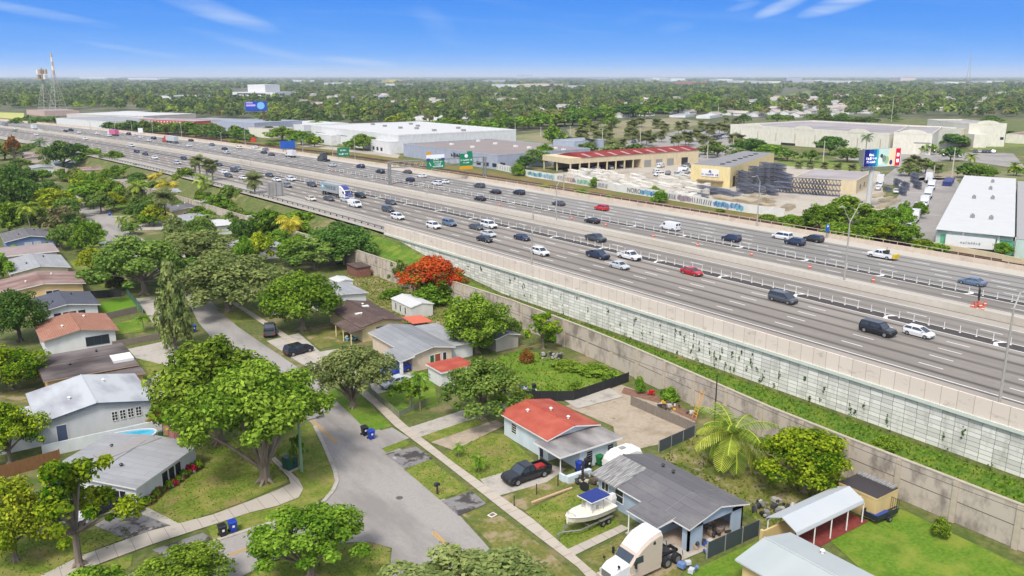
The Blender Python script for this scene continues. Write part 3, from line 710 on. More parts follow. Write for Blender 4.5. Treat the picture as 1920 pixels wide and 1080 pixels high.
def clumps_of(kind, seed):
    """clumps in unit space: crown 1 wide, tree 1 tall"""
    r = random.Random(seed); out = []
    def add(rad, z, n, cr, jit=.12, zj=.06):
        for k in range(n):
            if kind != 'dome' and r.random() < .16: continue
            a = 2 * math.pi * (k + r.random() * .7) / n; q = rad * (1 + r.uniform(-jit, jit) * 2)
            out.append((q * math.cos(a), q * math.sin(a), z + r.uniform(-zj, zj), cr * r.uniform(.6, 1.25)))
    if kind in ('round', 'dome'):
        add(.36, .46, 9, .14); add(.28, .36, 6, .12, .2); add(.33, .64, 9, .14); add(.22, .78, 7, .14); add(.07, .86, 3, .13, .3); add(.15, .6, 4, .17); add(.40, .56, 7, .09)
    elif kind == 'spread':
        add(.40, .66, 11, .11); add(.36, .50, 8, .10, .2, .08); add(.30, .76, 10, .12); add(.17, .84, 7, .12); add(.05, .88, 2, .12, .5); add(.42, .56, 7, .08); add(.22, .64, 6, .12)
    elif kind == 'oak':
        add(.40, .45, 11, .11, .2, .09); add(.33, .62, 11, .13, .2, .08); add(.22, .76, 8, .13, .2); add(.08, .85, 3, .12, .4); add(.2, .5, 5, .15, .4); add(.43, .36, 7, .08, .1)
    elif kind == 'open':
        add(.38, .58, 7, .10, .25, .1); add(.27, .76, 7, .11, .3, .1); add(.10, .88, 4, .11, .4); add(.42, .44, 5, .08, .15, .08); add(.16, .64, 3, .12, .4)
    elif kind == 'bush':
        add(.34, .28, 9, .16); add(.26, .52, 8, .2); add(.1, .72, 4, .2, .3); add(.1, .35, 3, .25)
    elif kind == 'tall':
        for k in range(26):
            z = .14 + .82 * k / 26; q = .30 * (1 - (k / 26) ** 1.6) + .08; a = k * 2.4
            out.append((q * math.cos(a) * r.uniform(.6, 1.1), q * math.sin(a) * r.uniform(.6, 1.1), z, .15 * (1 - .4 * k / 26)))
    elif kind == 'hedge':
        for k in range(10): out.append((-.45 + .1 * k, r.uniform(-.2, .2), .5 + r.uniform(-.1, .1), .3 * r.uniform(.8, 1.2)))
    return out
def limb_mesh(kind, clumps, seed, nl, m):
    r = random.Random(seed); b = MB()
    fork = {'round': .24, 'dome': .24, 'spread': .13, 'oak': .24, 'open': .34, 'bush': .1, 'tall': .2}.get(kind, .2)
    if kind == 'bush':
        for k in range(4): b.tube([(0, 0, 0), (r.uniform(-.2, .2), r.uniform(-.2, .2), .5)], [.03, .01], 5)
    elif kind == 'tall': b.tube([(0, 0, 0), (.01, 0, .3), (0, .01, .6), (0, 0, .95)], [.04, .03, .02, .008], 6)
    else:
        if kind == 'spread':
            for k in range(5): a = k * 1.257; b.tube([(.012 * math.cos(a), .012 * math.sin(a), 0), (.02 * math.cos(a), .02 * math.sin(a), fork), (.08 * math.cos(a), .08 * math.sin(a), .36), (.16 * math.cos(a), .16 * math.sin(a), .56)], [.024, .018, .013, .008], 6)
        else: b.tube([(0, 0, 0), (.004, .003, .05), (0, 0, fork)], [.046, .032, .026], 8)
        for k in range(5):
            a = k * 1.257 + r.random(); b.tube([(.01 * math.cos(a), .01 * math.sin(a), .045), (.07 * math.cos(a), .07 * math.sin(a), 0)], [.022, .008], 5)   # root flare
        for c in r.sample(clumps, min(nl, len(clumps))):
            mid = (c[0] * .42 + r.uniform(-.03, .03), c[1] * .42 + r.uniform(-.03, .03), fork + (c[2] - fork) * .55)
            b.tube([(0, 0, fork - .02), mid, (c[0] * .9, c[1] * .9, c[2])], [.019, .012, .004], 5)
    me = b.build('trunk', m); d = me.data; bpy.data.objects.remove(me); return d
LM = {
 'bright': leafmat('leaf_bright', S(64, 98, 20), S(158, 184, 66)),
 'green': leafmat('leaf_green', S(66, 104, 24), S(144, 178, 60)),
 'mid': leafmat('leaf_mid', S(68, 100, 38), S(146, 168, 78)),
 'dark': leafmat('leaf_dark', S(50, 86, 36), S(118, 150, 66)),
 'olive': leafmat('leaf_olive', S(92, 112, 58), S(164, 174, 104)),
 'yellow': leafmat('leaf_yellow', S(96, 124, 24), S(188, 192, 58)),
 'dusty': leafmat('leaf_dusty', S(102, 104, 62), S(158, 152, 106)),
 'mango': leafmat('leaf_mango', S(48, 96, 18), S(168, 184, 44)),
 'red': leafmat('leaf_red', S(212, 62, 24), S(255, 140, 66), oi=.04),
 'rust': leafmat('leaf_rust', S(150, 84, 44), S(190, 150, 70), oi=.05),
 'pink': leafmat('leaf_pink', S(196, 24, 62), S(236, 70, 104), oi=.03),
 'silver': leafmat('leaf_silver', S(128, 142, 138), S(196, 206, 202), oi=.03),
}
m_bark = mat('bark', S(150, 136, 120), var=.3, scale=14, stretch=(1, 1, .3)); m_bark2 = mat('bark_dark', S(104, 92, 78), var=.3, scale=14, stretch=(1, 1, .3))
m_palm = mat('palm_bark', S(168, 152, 130), var=.25, scale=6, stretch=(.3, .3, 3))
LOD = {'x': (20000, .0155), 'h': (11000, .0205), 'm': (3400, .034), 'l': (900, .062), 's': (380, .095)}
PROTO = {}
def tree_meshes(kind, leaf, lod, var=0):
    k = (kind, leaf, lod, var)
    if k not in PROTO:
        n, s = LOD[lod]; c = clumps_of(kind, hash_(kind) + var)
        if kind == 'open': n = int(n * .62)
        sq = {'bush': 1.2, 'tall': 1.15}.get(kind, 1)
        V, t = leaf_cloud(c, n, s * sq, hash_(kind + leaf) + var, flat=.85)
        PROTO[k] = (cloud_mesh('crown', V, t, LM[leaf]), limb_mesh(kind, c, 3 + var, 14 if lod in 'xh' else 7, m_bark if leaf != 'dark' else m_bark2))
    return PROTO[k]
def hash_(s): return sum(ord(c) * (i + 3) for i, c in enumerate(s)) % 9973
trc = random.Random(21)
def lighten(f):
    for k, m in MATS.items():
        if k.startswith('wood_'):
            for e_ in [n for n in m.node_tree.nodes if n.type == 'VALTORGB'][0].color_ramp.elements: e_.color = (*[min(.6, v * q) for v, q in zip(e_.color[:3], (1.28, 1.2, 1.1))], 1)
        if k.startswith('leaf_') and k not in ('leaf_red', 'leaf_pink', 'leaf_rust', 'leaf_silver'):
            for e_ in [n for n in m.node_tree.nodes if n.type == 'VALTORGB'][0].color_ramp.elements: e_.color = (*[min(.6, v * f) for v in e_.color[:3]], 1)
def put_tree(loc, width, height, kind, leaf, lod, label, cat='tree', name='tree', group=None, var=0):
    t = thing(name, label, cat, loc, trc.uniform(0, 6.28), group, (width, width, height))
    cm, tm = tree_meshes(kind, leaf, lod, var)
    if leaf == 'red':                                              # blossom over green foliage
        g = tree_meshes(kind, 'green', lod, var + 1)[0].copy(); n = len(g.polygons); g.materials.append(LM['red']); g.materials.append(LM['rust'])
        z = np.zeros(n * 3, np.float32); g.polygons.foreach_get('center', z); z = z.reshape(-1, 3); q = np.sin(z[:, 0] * 17) + np.sin(z[:, 1] * 19 + 1) + np.sin(z[:, 2] * 15)
        g.polygons.foreach_set('material_index', np.where(z[:, 2] * 4.2 + q * .5 + np.random.default_rng(2).normal(0, .25, n) > 2.35, 1, np.where(q < -1.2, 2, 0)).astype(np.int32)); cm = g
    link('crown', cm, t); link('trunk', tm, t); return t
def tree(px, py, top, width, kind, leaf, lod, label, z=0.0, cat='tree', name='tree', group=None, var=0):
    """foot pixel, picture row of the top, picture width of the crown"""
    w = G(px, py, z); s = PXL(w)[2]; wd = width / s
    h = rise_to(w, top); h2 = max(.6, h - wd * .10)                   # the far side of the crown tops the outline
    return put_tree(w, wd, h2, kind, leaf, lod, label, cat, name, group, var)
# --- big neighbourhood trees, front to back
tree(497, 905, 652, 265, 'spread', 'bright', 'x', 'broad bright green tree with pale multi-stemmed trunk on the corner lawn')
tree(412, 832, 610, 225, 'dome', 'bright', 'h', 'tall yellow-green tree behind the broad corner lawn tree', var=2)
tree(583, 1082, 942, 210, 'spread', 'green', 'h', 'mid green tree with a pale trunk on the grass island at the side street', var=3)
tree(150, 1062, 842, 215, 'open', 'mango', 'h', 'sparse leaning tree by the cross sidewalk in front of the white parked car', var=4)
tree(30, 1052, 885, 150, 'round', 'yellow', 'h', 'yellow-green tree cut by the picture edge beside the front lawn', var=1)
tree(345, 1120, 1014, 170, 'round', 'bright', 'h', 'bright leafy treetop rising beside the side street')
tree(180, 1150, 1055, 130, 'round', 'bright', 'm', 'low light green treetop poking up in the lower corner', var=5)
tree(905, 1165, 1022, 330, 'oak', 'olive', 'h', 'grey-green oak crown over the street end of the long sidewalk')
tree(905, 787, 652, 155, 'oak', 'mid', 'h', 'dense dark tree standing by the dirt driveway left of the red roof', var=2)
tree(662, 765, 636, 150, 'spread', 'olive', 'h', 'airy multi-trunk tree on the street verge before the blue car', var=6)
tree(568, 618, 490, 150, 'dome', 'green', 'h', 'rounded light green tree beside the dark brown roof', var=5)
tree(893, 662, 538, 128, 'dome', 'bright', 'h', 'dense yellow-green tree behind the white flat roof', var=7)
tree(895, 660, 610, 70, 'round', 'bright', 'm', 'small bright tree tucked under the dense yellow-green tree')
tree(1018, 655, 580, 75, 'open', 'mango', 'm', 'thin olive tree against the sound wall', var=2)
tree(1508, 922, 784, 178, 'dome', 'mango', 'h', 'round mango tree in the backyard next to the white canopy')
tree(1592, 880, 824, 60, 'bush', 'dusty', 'm', 'dry brownish bush between the mango tree and the sound wall', cat='bush', name='bush')
tree(330, 655, 478, 70, 'tall', 'olive', 'm', 'narrow columnar tree rising beside the street', name='columnar_tree')
tree(20, 730, 638, 130, 'dome', 'mango', 'h', 'tree with fresh green leaves left of the dark roofed tan house', var=1)
tree(38, 640, 532, 115, 'dome', 'dark', 'h', 'dark dense tree beside the brown roofed white house', var=3)
tree(20, 870, 742, 128, 'oak', 'mango', 'h', 'tree with reddish new leaves at the left end of the white metal roof', var=5)
tree(428, 584, 448, 205, 'oak', 'olive', 'h', 'wide grey-green oak overhanging the street and its blue bin', var=1)
tree(272, 552, 424, 185, 'oak', 'mid', 'h', 'big oak covering the street north of the columnar tree', var=4)
tree(358, 512, 414, 160, 'oak', 'olive', 'h', 'grey-green oak behind the two street oaks', var=7)
tree(218, 545, 500, 40, 'bush', 'dusty', 'm', 'dry twiggy bush at the foot of the big street oak', cat='bush', name='bush')
tree(180, 530, 492, 50, 'bush', 'dark', 'm', 'dark round bush before the orange walled house', cat='bush', name='bush')
tree(122, 445, 378, 82, 'open', 'dusty', 'm', 'brownish thin tree by the cul-de-sac', var=1)
tree(640, 495, 405, 130, 'dome', 'dark', 'h', 'large dark tree against the sound wall near the brown shed', var=4)
tree(590, 505, 432, 110, 'oak', 'mid', 'm', 'mid green tree left of the large dark tree', var=3)
tree(548, 498, 440, 65, 'round', 'green', 'm', 'small round tree behind the pale grey roof', var=6)
tree(505, 452, 380, 80, 'oak', 'green', 'm', 'leafy tree beside the yellow palm', var=2)
tree(560, 440, 385, 90, 'oak', 'bright', 'm', 'bright tree hugging the highway slope', var=5)
tree(628, 440, 400, 70, 'round', 'mid', 'm', 'tree on the highway slope above the large dark tree', var=2)
tree(806, 562, 468, 122, 'round', 'red', 'h', 'flame tree covered in orange-red flowers by the sound wall', name='flowering_tree', var=1)
tree(848, 555, 500, 60, 'open', 'rust', 'm', 'rusty brown shrub tree right of the flame tree', var=3)
tree(752, 545, 482, 44, 'open', 'mid', 'm', 'slim tree left of the flame tree', var=5)
tree(735, 558, 533, 50, 'bush', 'green', 'm', 'low green bush in the sandy yard left of the flame tree', cat='bush', name='bush')
tree(806, 572, 520, 84, 'bush', 'green', 'm', 'green undergrowth below the flame tree', cat='bush', name='bush', var=1)
tree(960, 640, 590, 40, 'round', 'mid', 'm', 'small tree between the grey shed roof and the sound wall', var=4)
tree(989, 680, 650, 30, 'bush', 'rust', 'm', 'red-leaved garden shrub in the lush backyard', cat='bush', name='bush', var=2)
tree(1762, 1008, 960, 34, 'bush', 'bright', 'm', 'small round shrub on the bright back lawn by the sound wall', cat='bush', name='bush')
tree(770, 770, 700, 70, 'open', 'green', 'm', 'young tree with thin pale stems in the fenced front lawn', var=1)
tree(815, 680, 640, 40, 'round', 'bright', 'm', 'small tree before the green door of the peach house', var=1)
tree(283, 786, 760, 42, 'bush', 'pink', 'm', 'pink flowering bush by the white house wall', cat='bush', name='bush', var=1)
tree(1660, 842, 812, 52, 'bush', 'bright', 'm', 'leafy bush on the grass strip under the white retaining wall', .4, 'bush', 'bush')
tree(1030, 640, 600, 30, 'bush', 'green', 'm', 'green creeper bush climbing on the sound wall', cat='bush', name='bush', var=1)
tree(1255, 752, 718, 44, 'bush', 'green', 'm', 'green climber on the sound wall behind the ladder', cat='bush', name='bush', var=3)
tree(1200, 738, 700, 22, 'bush', 'green', 'm', 'thin ivy clump on the sound wall by the red soil', cat='bush', name='bush', var=4)
tree(560, 878, 812, 40, 'open', 'green', 'm', 'sapling growing beside the green lamp post', var=4)
for x, y, tp, wd in ((1060, 690, 672, 60), (1110, 700, 676, 70), (1150, 712, 690, 40)):
    tree(x, y, tp, wd, 'bush', 'bright', 'm', 'weedy shrub growing along the sound wall in the lush backyard', cat='bush', name='bush', group='shrubs along the sound wall', var=2)
for k, (x, y, wd) in enumerate(((935, 752, 40), (985, 748, 44), (1035, 742, 40), (1080, 734, 36))):
    tree(x, y, y - 22, wd, 'bush', 'bright', 'm', 'light green shrub along the black fabric fence behind the red roof', cat='bush', name='bush', group='shrubs along the black fence', var=k)
# left middle distance
LEFT = [(60, 395, 328, 62, 'round', 'dark', 'm'), (105, 410, 342, 90, 'round', 'yellow', 'm'), (165, 388, 328, 92, 'oak', 'green', 'm'), (190, 400, 350, 50, 'oak', 'mid', 'm'), (18, 440, 370, 60, 'round', 'bright', 'm'), (25, 415, 303, 78, 'round', 'dark', 'm'),
        (62, 420, 392, 40, 'oak', 'mid', 'l'), (120, 320, 252, 74, 'oak', 'dark', 'm'), (172, 312, 270, 52, 'round', 'bright', 'm'), (215, 318, 276, 56, 'round', 'green', 'm'), (60, 292, 262, 50, 'oak', 'mid', 'm'), (10, 300, 262, 50, 'oak', 'dark', 'm'), (150, 300, 262, 36, 'oak', 'dark', 'm'),
        (80, 340, 312, 40, 'round', 'green', 'm'), (120, 335, 312, 36, 'round', 'green', 'm'), (215, 345, 305, 50, 'oak', 'green', 'm'), (250, 335, 302, 52, 'oak', 'green', 'm'), (262, 350, 318, 44, 'round', 'dark', 'm'), (240, 318, 290, 40, 'round', 'yellow', 'm'),
        (348, 358, 308, 56, 'round', 'bright', 'm'), (435, 392, 340, 60, 'oak', 'mid', 'm'), (410, 405, 358, 66, 'round', 'green', 'm'), (385, 385, 355, 40, 'round', 'dark', 'm'), (265, 418, 372, 60, 'round', 'dark', 'm'), (310, 395, 358, 40, 'oak', 'dark', 'm'), (280, 425, 395, 46, 'oak', 'green', 'm'), (375, 440, 402, 60, 'oak', 'mid', 'm'),
        (395, 430, 395, 50, 'oak', 'olive', 'm'), (60, 372, 340, 46, 'oak', 'mid', 'm'), (200, 372, 345, 40, 'round', 'green', 'l'), (150, 350, 326, 40, 'round', 'yellow', 'l'), (30, 262, 240, 40, 'oak', 'dark', 'l'), (468, 420, 392, 40, 'round', 'green', 'm'), (490, 440, 408, 46, 'oak', 'mid', 'm'), (30, 480, 455, 40, 'round', 'bright', 'm'),
        (245, 440, 412, 40, 'oak', 'mid', 'm'), (5, 350, 310, 40, 'round', 'green', 'l'), (95, 300, 268, 40, 'oak', 'green', 'm'), (40, 320, 290, 44, 'oak', 'mid', 'm'), (200, 305, 280, 36, 'round', 'green', 'm'), (290, 362, 335, 36, 'oak', 'mid', 'm'), (655, 425, 402, 40, 'oak', 'green', 'm'), (530, 425, 398, 40, 'round', 'mid', 'm'), (600, 425, 392, 50, 'oak', 'green', 'm'),
        (480, 470, 440, 44, 'oak', 'mid', 'm'), (500, 525, 490, 44, 'round', 'mid', 'm'), (570, 470, 430, 60, 'oak', 'green', 'm'), (610, 470, 440, 50, 'round', 'dark', 'm'), (700, 470, 442, 40, 'oak', 'green', 'm'), (340, 440, 410, 50, 'oak', 'olive', 'm')]
WORD = {'dark': 'dark green', 'yellow': 'yellow-green', 'green': 'green', 'mid': 'mid green', 'bright': 'bright green', 'olive': 'grey-green', 'mango': 'fresh green', 'dusty': 'brownish'}
for k, (x, y, tp, wd, kd, lf, ld) in enumerate(LEFT):
    tree(x, y, tp, wd, kd, lf, ld, WORD[lf] + (' round' if kd == 'round' else ' spreading') + ' tree among the houses west of the highway', group=WORD[lf] + (' round' if kd == 'round' else ' spreading') + ' trees west of the highway', var=k % 5)
tree(28, 305, 252, 30, 'spread', 'rust', 'l', 'small orange flowering tree at the far west edge by the highway', name='flowering_tree')
tree(118, 540, 528, 20, 'bush', 'red', 'l', 'red-leaved bush at the end of the pinkish roof', cat='bush', name='bush')
# ---------------------------------------------------------------- palms
def frond_mesh(n, length, droop, seed, leaf, width=.1, leaflets=11, rise=.8):
    r = random.Random(seed); V = []; T = []
    for k in range(n):
        a = 2 * math.pi * k / n * 2.618 + r.random(); e0 = rise * (1 - k / n * 1.5) + r.uniform(-.1, .1); L_ = length * r.uniform(.8, 1.1); tn = r.random()
        p = np.array([0, 0, 0.0]); pts = [p]; seg = 7
        for s in range(seg):
            ang = e0 - droop * (s / seg) ** 1.2 * 1.8; p = p + L_ / seg * np.array([math.cos(a) * math.cos(ang), math.sin(a) * math.cos(ang), math.sin(ang)]); pts.append(p)
        sd = np.array([-math.sin(a), math.cos(a), 0])
        for q in range(leaflets):
            f = (q + .6) / leaflets; i = min(seg - 1, int(f * seg)); c = pts[i] + (pts[i + 1] - pts[i]) * (f * seg - i); fw = pts[i + 1] - pts[i]; fw = fw / np.linalg.norm(fw)
            ll = width * length * 2.4 * math.sin(math.pi * (.12 + .8 * f)) ; wv = fw * length / leaflets * .36
            for s_ in (-1, 1):
                tip = c + s_ * sd * ll + fw * ll * .5 + np.array([0, 0, -ll * .45])
                V += [c - wv, c + wv, tip + wv * .5, tip - wv * .5]; T.append(.6 * tn + .4 * r.random())
        for i in range(seg):
            wv = sd * length * .014; V += [pts[i] - wv, pts[i] + wv, pts[i + 1] + wv * .7, pts[i + 1] - wv * .7]; T.append(.95)
    return cloud_mesh('crown', np.array(V), np.array(T), LM[leaf])
PALM = {}
LM['palm'] = leafmat('leaf_palm', S(90, 122, 40), S(190, 200, 80)); LM['palmy'] = leafmat('leaf_palm_yellow', S(150, 142, 40), S(224, 204, 84)); LM['sabal'] = leafmat('leaf_sabal', S(92, 106, 62), S(150, 152, 96)); LM['royal'] = leafmat('leaf_royal', S(58, 92, 54), S(110, 136, 84))
def palm(px, py, top, width, style, label, z=0.0, group=None):
    w = G(px, py, z); s = PXL(w)[2]; wd = width / s; h = rise_to(w, top)
    return put_palm(w, wd, h, style, label, group)
def put_palm(w, wd, h, style, label, group=None, hi=None):
    t = thing('palm_tree', label, 'palm tree', w, trc.uniform(0, 6.28), group)
    big = wd > 4.4 if hi is None else hi
    if style not in PALM:
        n, dr, wdt, lf, rs = {'coconut': (21, .75, .095, 'palm', 1.1), 'yellow': (18, .8, .13, 'palmy', .9), 'sabal': (40, .6, .2, 'sabal', 1.3), 'royal': (14, .75, .1, 'royal', .9), 'bismarck': (18, .4, .2, 'silver', 1.2), 'sago': (16, .7, .12, 'green', .8)}[style]
        PALM[style] = (frond_mesh(n, .5, dr, 4, lf, wdt, 20 if style == 'coconut' else 9, rs), n)
    cm = PALM[style][0]; ch = wd * (.30 if style in ('coconut', 'yellow', 'royal', 'sago') else .34); th = max(.3, h - ch)
    key = ('trunk', style)
    if key not in PALM:
        b = MB(); lean = .05 if style in ('coconut', 'yellow') else .01
        b.tube([(0, 0, 0), (lean * .4, 0, .3), (lean, 0, .65), (0, 0, 1)], [.030, .022, .019, .018] if style != 'sabal' else [.03, .028, .028, .034], 7); o = b.build('trunk', m_palm); PALM[key] = o.data; bpy.data.objects.remove(o)
    o = link('trunk', PALM[key], t); o.scale = (max(2.2, th * .9),) * 2 + (th,)
    o = link('crown', cm, t, (0, 0, th)); o.scale = (wd, wd, wd)
    return t
palm(1370, 884, 762, 168, 'coconut', 'large coconut palm with arching fronds in the yard by the grey roof')
palm(548, 462, 398, 62, 'yellow', 'palm with yellow drooping fronds behind the white roofs')
palm(318, 365, 328, 58, 'yellow', 'yellow palm beside the bright green round tree near the sound wall')
palm(262, 385, 335, 44, 'coconut', 'green palm in front of the house by the white van')
palm(312, 420, 352, 48, 'sabal', 'shaggy palm before the cream walled house')
palm(232, 432, 400, 40, 'coconut', 'small palm by the street bend')
palm(60, 442, 372, 50, 'coconut', 'palm with pale dry fronds left of the brownish tree')
palm(402, 368, 296, 30, 'sabal', 'left palm of the four on tall stems by the highway'); palm(378, 364, 290, 26, 'sabal', 'slim palm furthest west of the four by the highway'); palm(392, 370, 300, 24, 'sabal', 'short crowned palm in the middle of the four by the highway'); palm(370, 360, 294, 24, 'sabal', 'palm with brown skirt among the four by the highway')
palm(480, 396, 322, 40, 'sabal', 'twin headed fan palm standing alone before the highway signs'); palm(385, 378, 322, 46, 'coconut', 'drooping palm before the bare sound wall'); palm(415, 360, 335, 36, 'yellow', 'yellowish palm at the end of the bare sound wall'); palm(295, 352, 318, 40, 'yellow', 'yellow palm left of the bright green round tree')
palm(80, 308, 255, 34, 'royal', 'tall palm silhouetted against the far highway'); palm(139, 318, 278, 30, 'bismarck', 'silver-blue fan palm above the white roof'); palm(408, 488, 425, 50, 'coconut', 'palm rising behind the street oaks')
palm(176, 486, 455, 36, 'coconut', 'thin palm by the driveway of the pinkish roof'); palm(860, 858, 830, 30, 'sago', 'young palm in the red roofed house lawn nearer the driveway'); palm(897, 885, 848, 42, 'sago', 'young palm in the red roofed house lawn by the pickup')
palm(270, 622, 585, 36, 'sago', 'garden palm at the corner of the small green lawn'); palm(788, 770, 690, 50, 'sago', 'areca palm in the fenced front lawn')
# ---------------------------------------------------------------- houses
m_glass = flatcol('window_glass', S(52, 60, 72), rough=.12, spec=.6); m_trim = flatcol('white_trim', S(238, 236, 230, 1.4), rough=.6)
m_navy = flatcol('navy_paint', S(48, 62, 92), rough=.5); m_blk = flatcol('black_fabric', S(44, 44, 46), rough=.8); m_dkmet = flatcol('dark_metal', S(60, 60, 62), rough=.5)
def wallm(n, *c): return mat('wall_' + n, S(*c, 1.5), rough=.85, var=.08, scale=.8, stretch=(1, 1, .35))
def roofm(n, c, c2=None, sc=.5, st=(1, 1, 1), ramp=(.35, .66)): return mat('roof_' + n, S(*c), rough=.9, var=.12, scale=sc, col2=S(*c2) if c2 else None, stretch=st, ramp=ramp, detail=8)
def opening(t, hx, hy, sd, a, w_, h_, zc, kind='window', fm=None, pm=None, nx=1, ny=1, proud=.05):
    """a window or door on side S/W/E/N at a metres along the wall from its centre"""
    f = MB(); p = MB(); fw = .07
    def put(b, u0, z0, u1, z1, d0, d1):
        if sd == 'S': b.box(u0, -hy - d1, z0, u1, -hy - d0, z1)
        elif sd == 'N': b.box(u0, hy + d0, z0, u1, hy + d1, z1)
        elif sd == 'W': b.box(-hx - d1, u0, z0, -hx - d0, u1, z1)
        else: b.box(hx + d0, u0, z0, hx + d1, u1, z1)
    x0, x1, z0, z1 = a - w_ / 2, a + w_ / 2, zc - h_ / 2, zc + h_ / 2
    put(p, x0, z0, x1, z1, -.02, proud * .5)
    if kind == 'door': put(f, x0 - fw, z0, x0, z1 + fw, -.02, proud); put(f, x1, z0, x1 + fw, z1 + fw, -.02, proud); put(f, x0, z1, x1, z1 + fw, -.02, proud)
    else:
        put(f, x0 - fw, z0 - fw, x0, z1 + fw, -.02, proud); put(f, x1, z0 - fw, x1 + fw, z1 + fw, -.02, proud); put(f, x0, z1, x1, z1 + fw, -.02, proud); put(f, x0, z0 - fw, x1, z0, -.02, proud * 1.6)
        for k in range(1, nx): u = x0 + w_ * k / nx; put(f, u - .035, z0, u + .035, z1, proud * .5, proud * .9)
        for k in range(1, ny): v = z0 + h_ * k / ny; put(f, x0, v - .03, x1, v + .03, proud * .5, proud * .8)
    fo = f.build(kind, fm or m_trim, t); p.build('pane' if kind == 'window' else 'door_panel', pm or (m_glass if kind == 'window' else m_navy), fo); return fo
def gable_roof(t, hx, hy, ze, rise, ridge, oh, rm, tm, th=.16, cx=0.0, cy=0.0, off=0.0, name='roof'):
    b = MB()
    A, B = (hx + oh, hy + oh) if ridge == 'y' else (hy + oh, hx + oh); dr = rise * oh / (A - oh)
    def P(u, v, z): return (cx + u, cy + v, z) if ridge == 'y' else (cx - v, cy + u, z)
    prof = [(-A, ze - dr), (off, ze + rise), (A, ze - dr)]
    for (u0, z0), (u1, z1) in zip(prof, prof[1:]):
        top = [P(u0, -B, z0 + th), P(u1, -B, z1 + th), P(u1, B, z1 + th), P(u0, B, z0 + th)]; bot = [P(u0, -B, z0), P(u1, -B, z1), P(u1, B, z1), P(u0, B, z0)]
        b.hexa(bot, top, 1, 0)
    o = b.build(name, [rm, tm], t); r_ = MB(); r_.tube([P(off, -B, ze + rise + th), P(off, B, ze + rise + th)], .09, 5); r_.build('ridge_cap', rm, o); return o
def vents(t, spots, m, parent=None):
    for x, y, z in spots:
        v = MB(); v.cyl(x, y, z - .1, z + .28, .13, 8); v.cyl(x, y, z + .28, z + .40, .24, 8, r1=.12); v.build('roof_vent', m, parent or t)
LOTS = []
def house(label, x0, y0, x1, y1, ze, rise, ridge, wm, rm, tm=None, oh=.55, wins=(), name='house', z0=0.0, th=.16, cat='house', off=0.0, group=None):
    cx, cy, hx, hy = (x0 + x1) / 2, (y0 + y1) / 2, (x1 - x0) / 2, (y1 - y0) / 2; LOTS.append((x0, y0, x1, y1))
    t = thing(name, label, cat, (cx, cy, z0), 0, group); b = MB(); b.box(-hx, -hy, -.1, hx, hy, ze)
    if rise > 0:
        if ridge == 'y':
            for v in (-hy, hy): b.face([(-hx, v, ze), (hx, v, ze), (off, v, ze + rise)][::1 if v < 0 else -1])
        else:
            for u in (-hx, hx): b.face([(u, -hy, ze), (u, hy, ze), (u, off, ze + rise)][::-1 if u < 0 else 1])
    b.build('wall', wm, t); r = gable_roof(t, hx, hy, ze, rise, ridge, oh, rm, tm or m_trim, th, off=off) if rise > 0 else flat_roof(t, hx, hy, ze, oh, rm, tm or m_trim)
    for q in wins: opening(t, hx, hy, *q)
    if name == 'house' and rise > 0 and len(LOTS) > 4: vents(t, [(hx * q, hy * (.5 - 1.1 * k), ze + rise * (1 - abs(q)) + .14) for k, q in ((0, .35), (.7, -.4))], m_dkmet if len(LOTS) % 2 else m_trim)
    return t, r
def flat_roof(t, hx, hy, ze, oh, rm, tm, th=.25):
    b = MB(); b.box(-hx - oh, -hy - oh, ze, hx + oh, hy + oh, ze + th, 1, 0); return b.build('roof', [rm, tm], t)
W = lambda sd, a, w_, h_, zc, nx=1, ny=1, fm=None, pm=None: (sd, a, w_, h_, zc, 'window', fm, pm, nx, ny)
D = lambda sd, a, w_=.95, h_=2.05, pm=None: (sd, a, w_, h_, h_ / 2 + .05, 'door', None, pm)
def seams(n, c, dk, w_, h_, st, ax='yx', offs=.5, ms=.025): return jointmat('roof_' + n, S(*c), w_, h_, S(*dk), ms, .07, axis=ax, offs=offs, stain=S(*st), stain_scale=.4, stain_ramp=(.5, .72), stain_stretch=(1, .5, 1))
W_LB = wallm('pale_blue', 218, 230, 236); W_BG = wallm('blue_grey', 176, 192, 208); W_PEACH = wallm('peach', 226, 206, 184); W_CREAM = wallm('cream', 236, 218, 168); W_WHITE = wallm('white', 234, 234, 232); W_TAN = wallm('tan', 226, 200, 140); W_TAN2 = wallm('warm_tan', 224, 190, 130); W_BLUE = wallm('denim', 124, 146, 186); W_PINK = wallm('pinkish', 226, 204, 196)
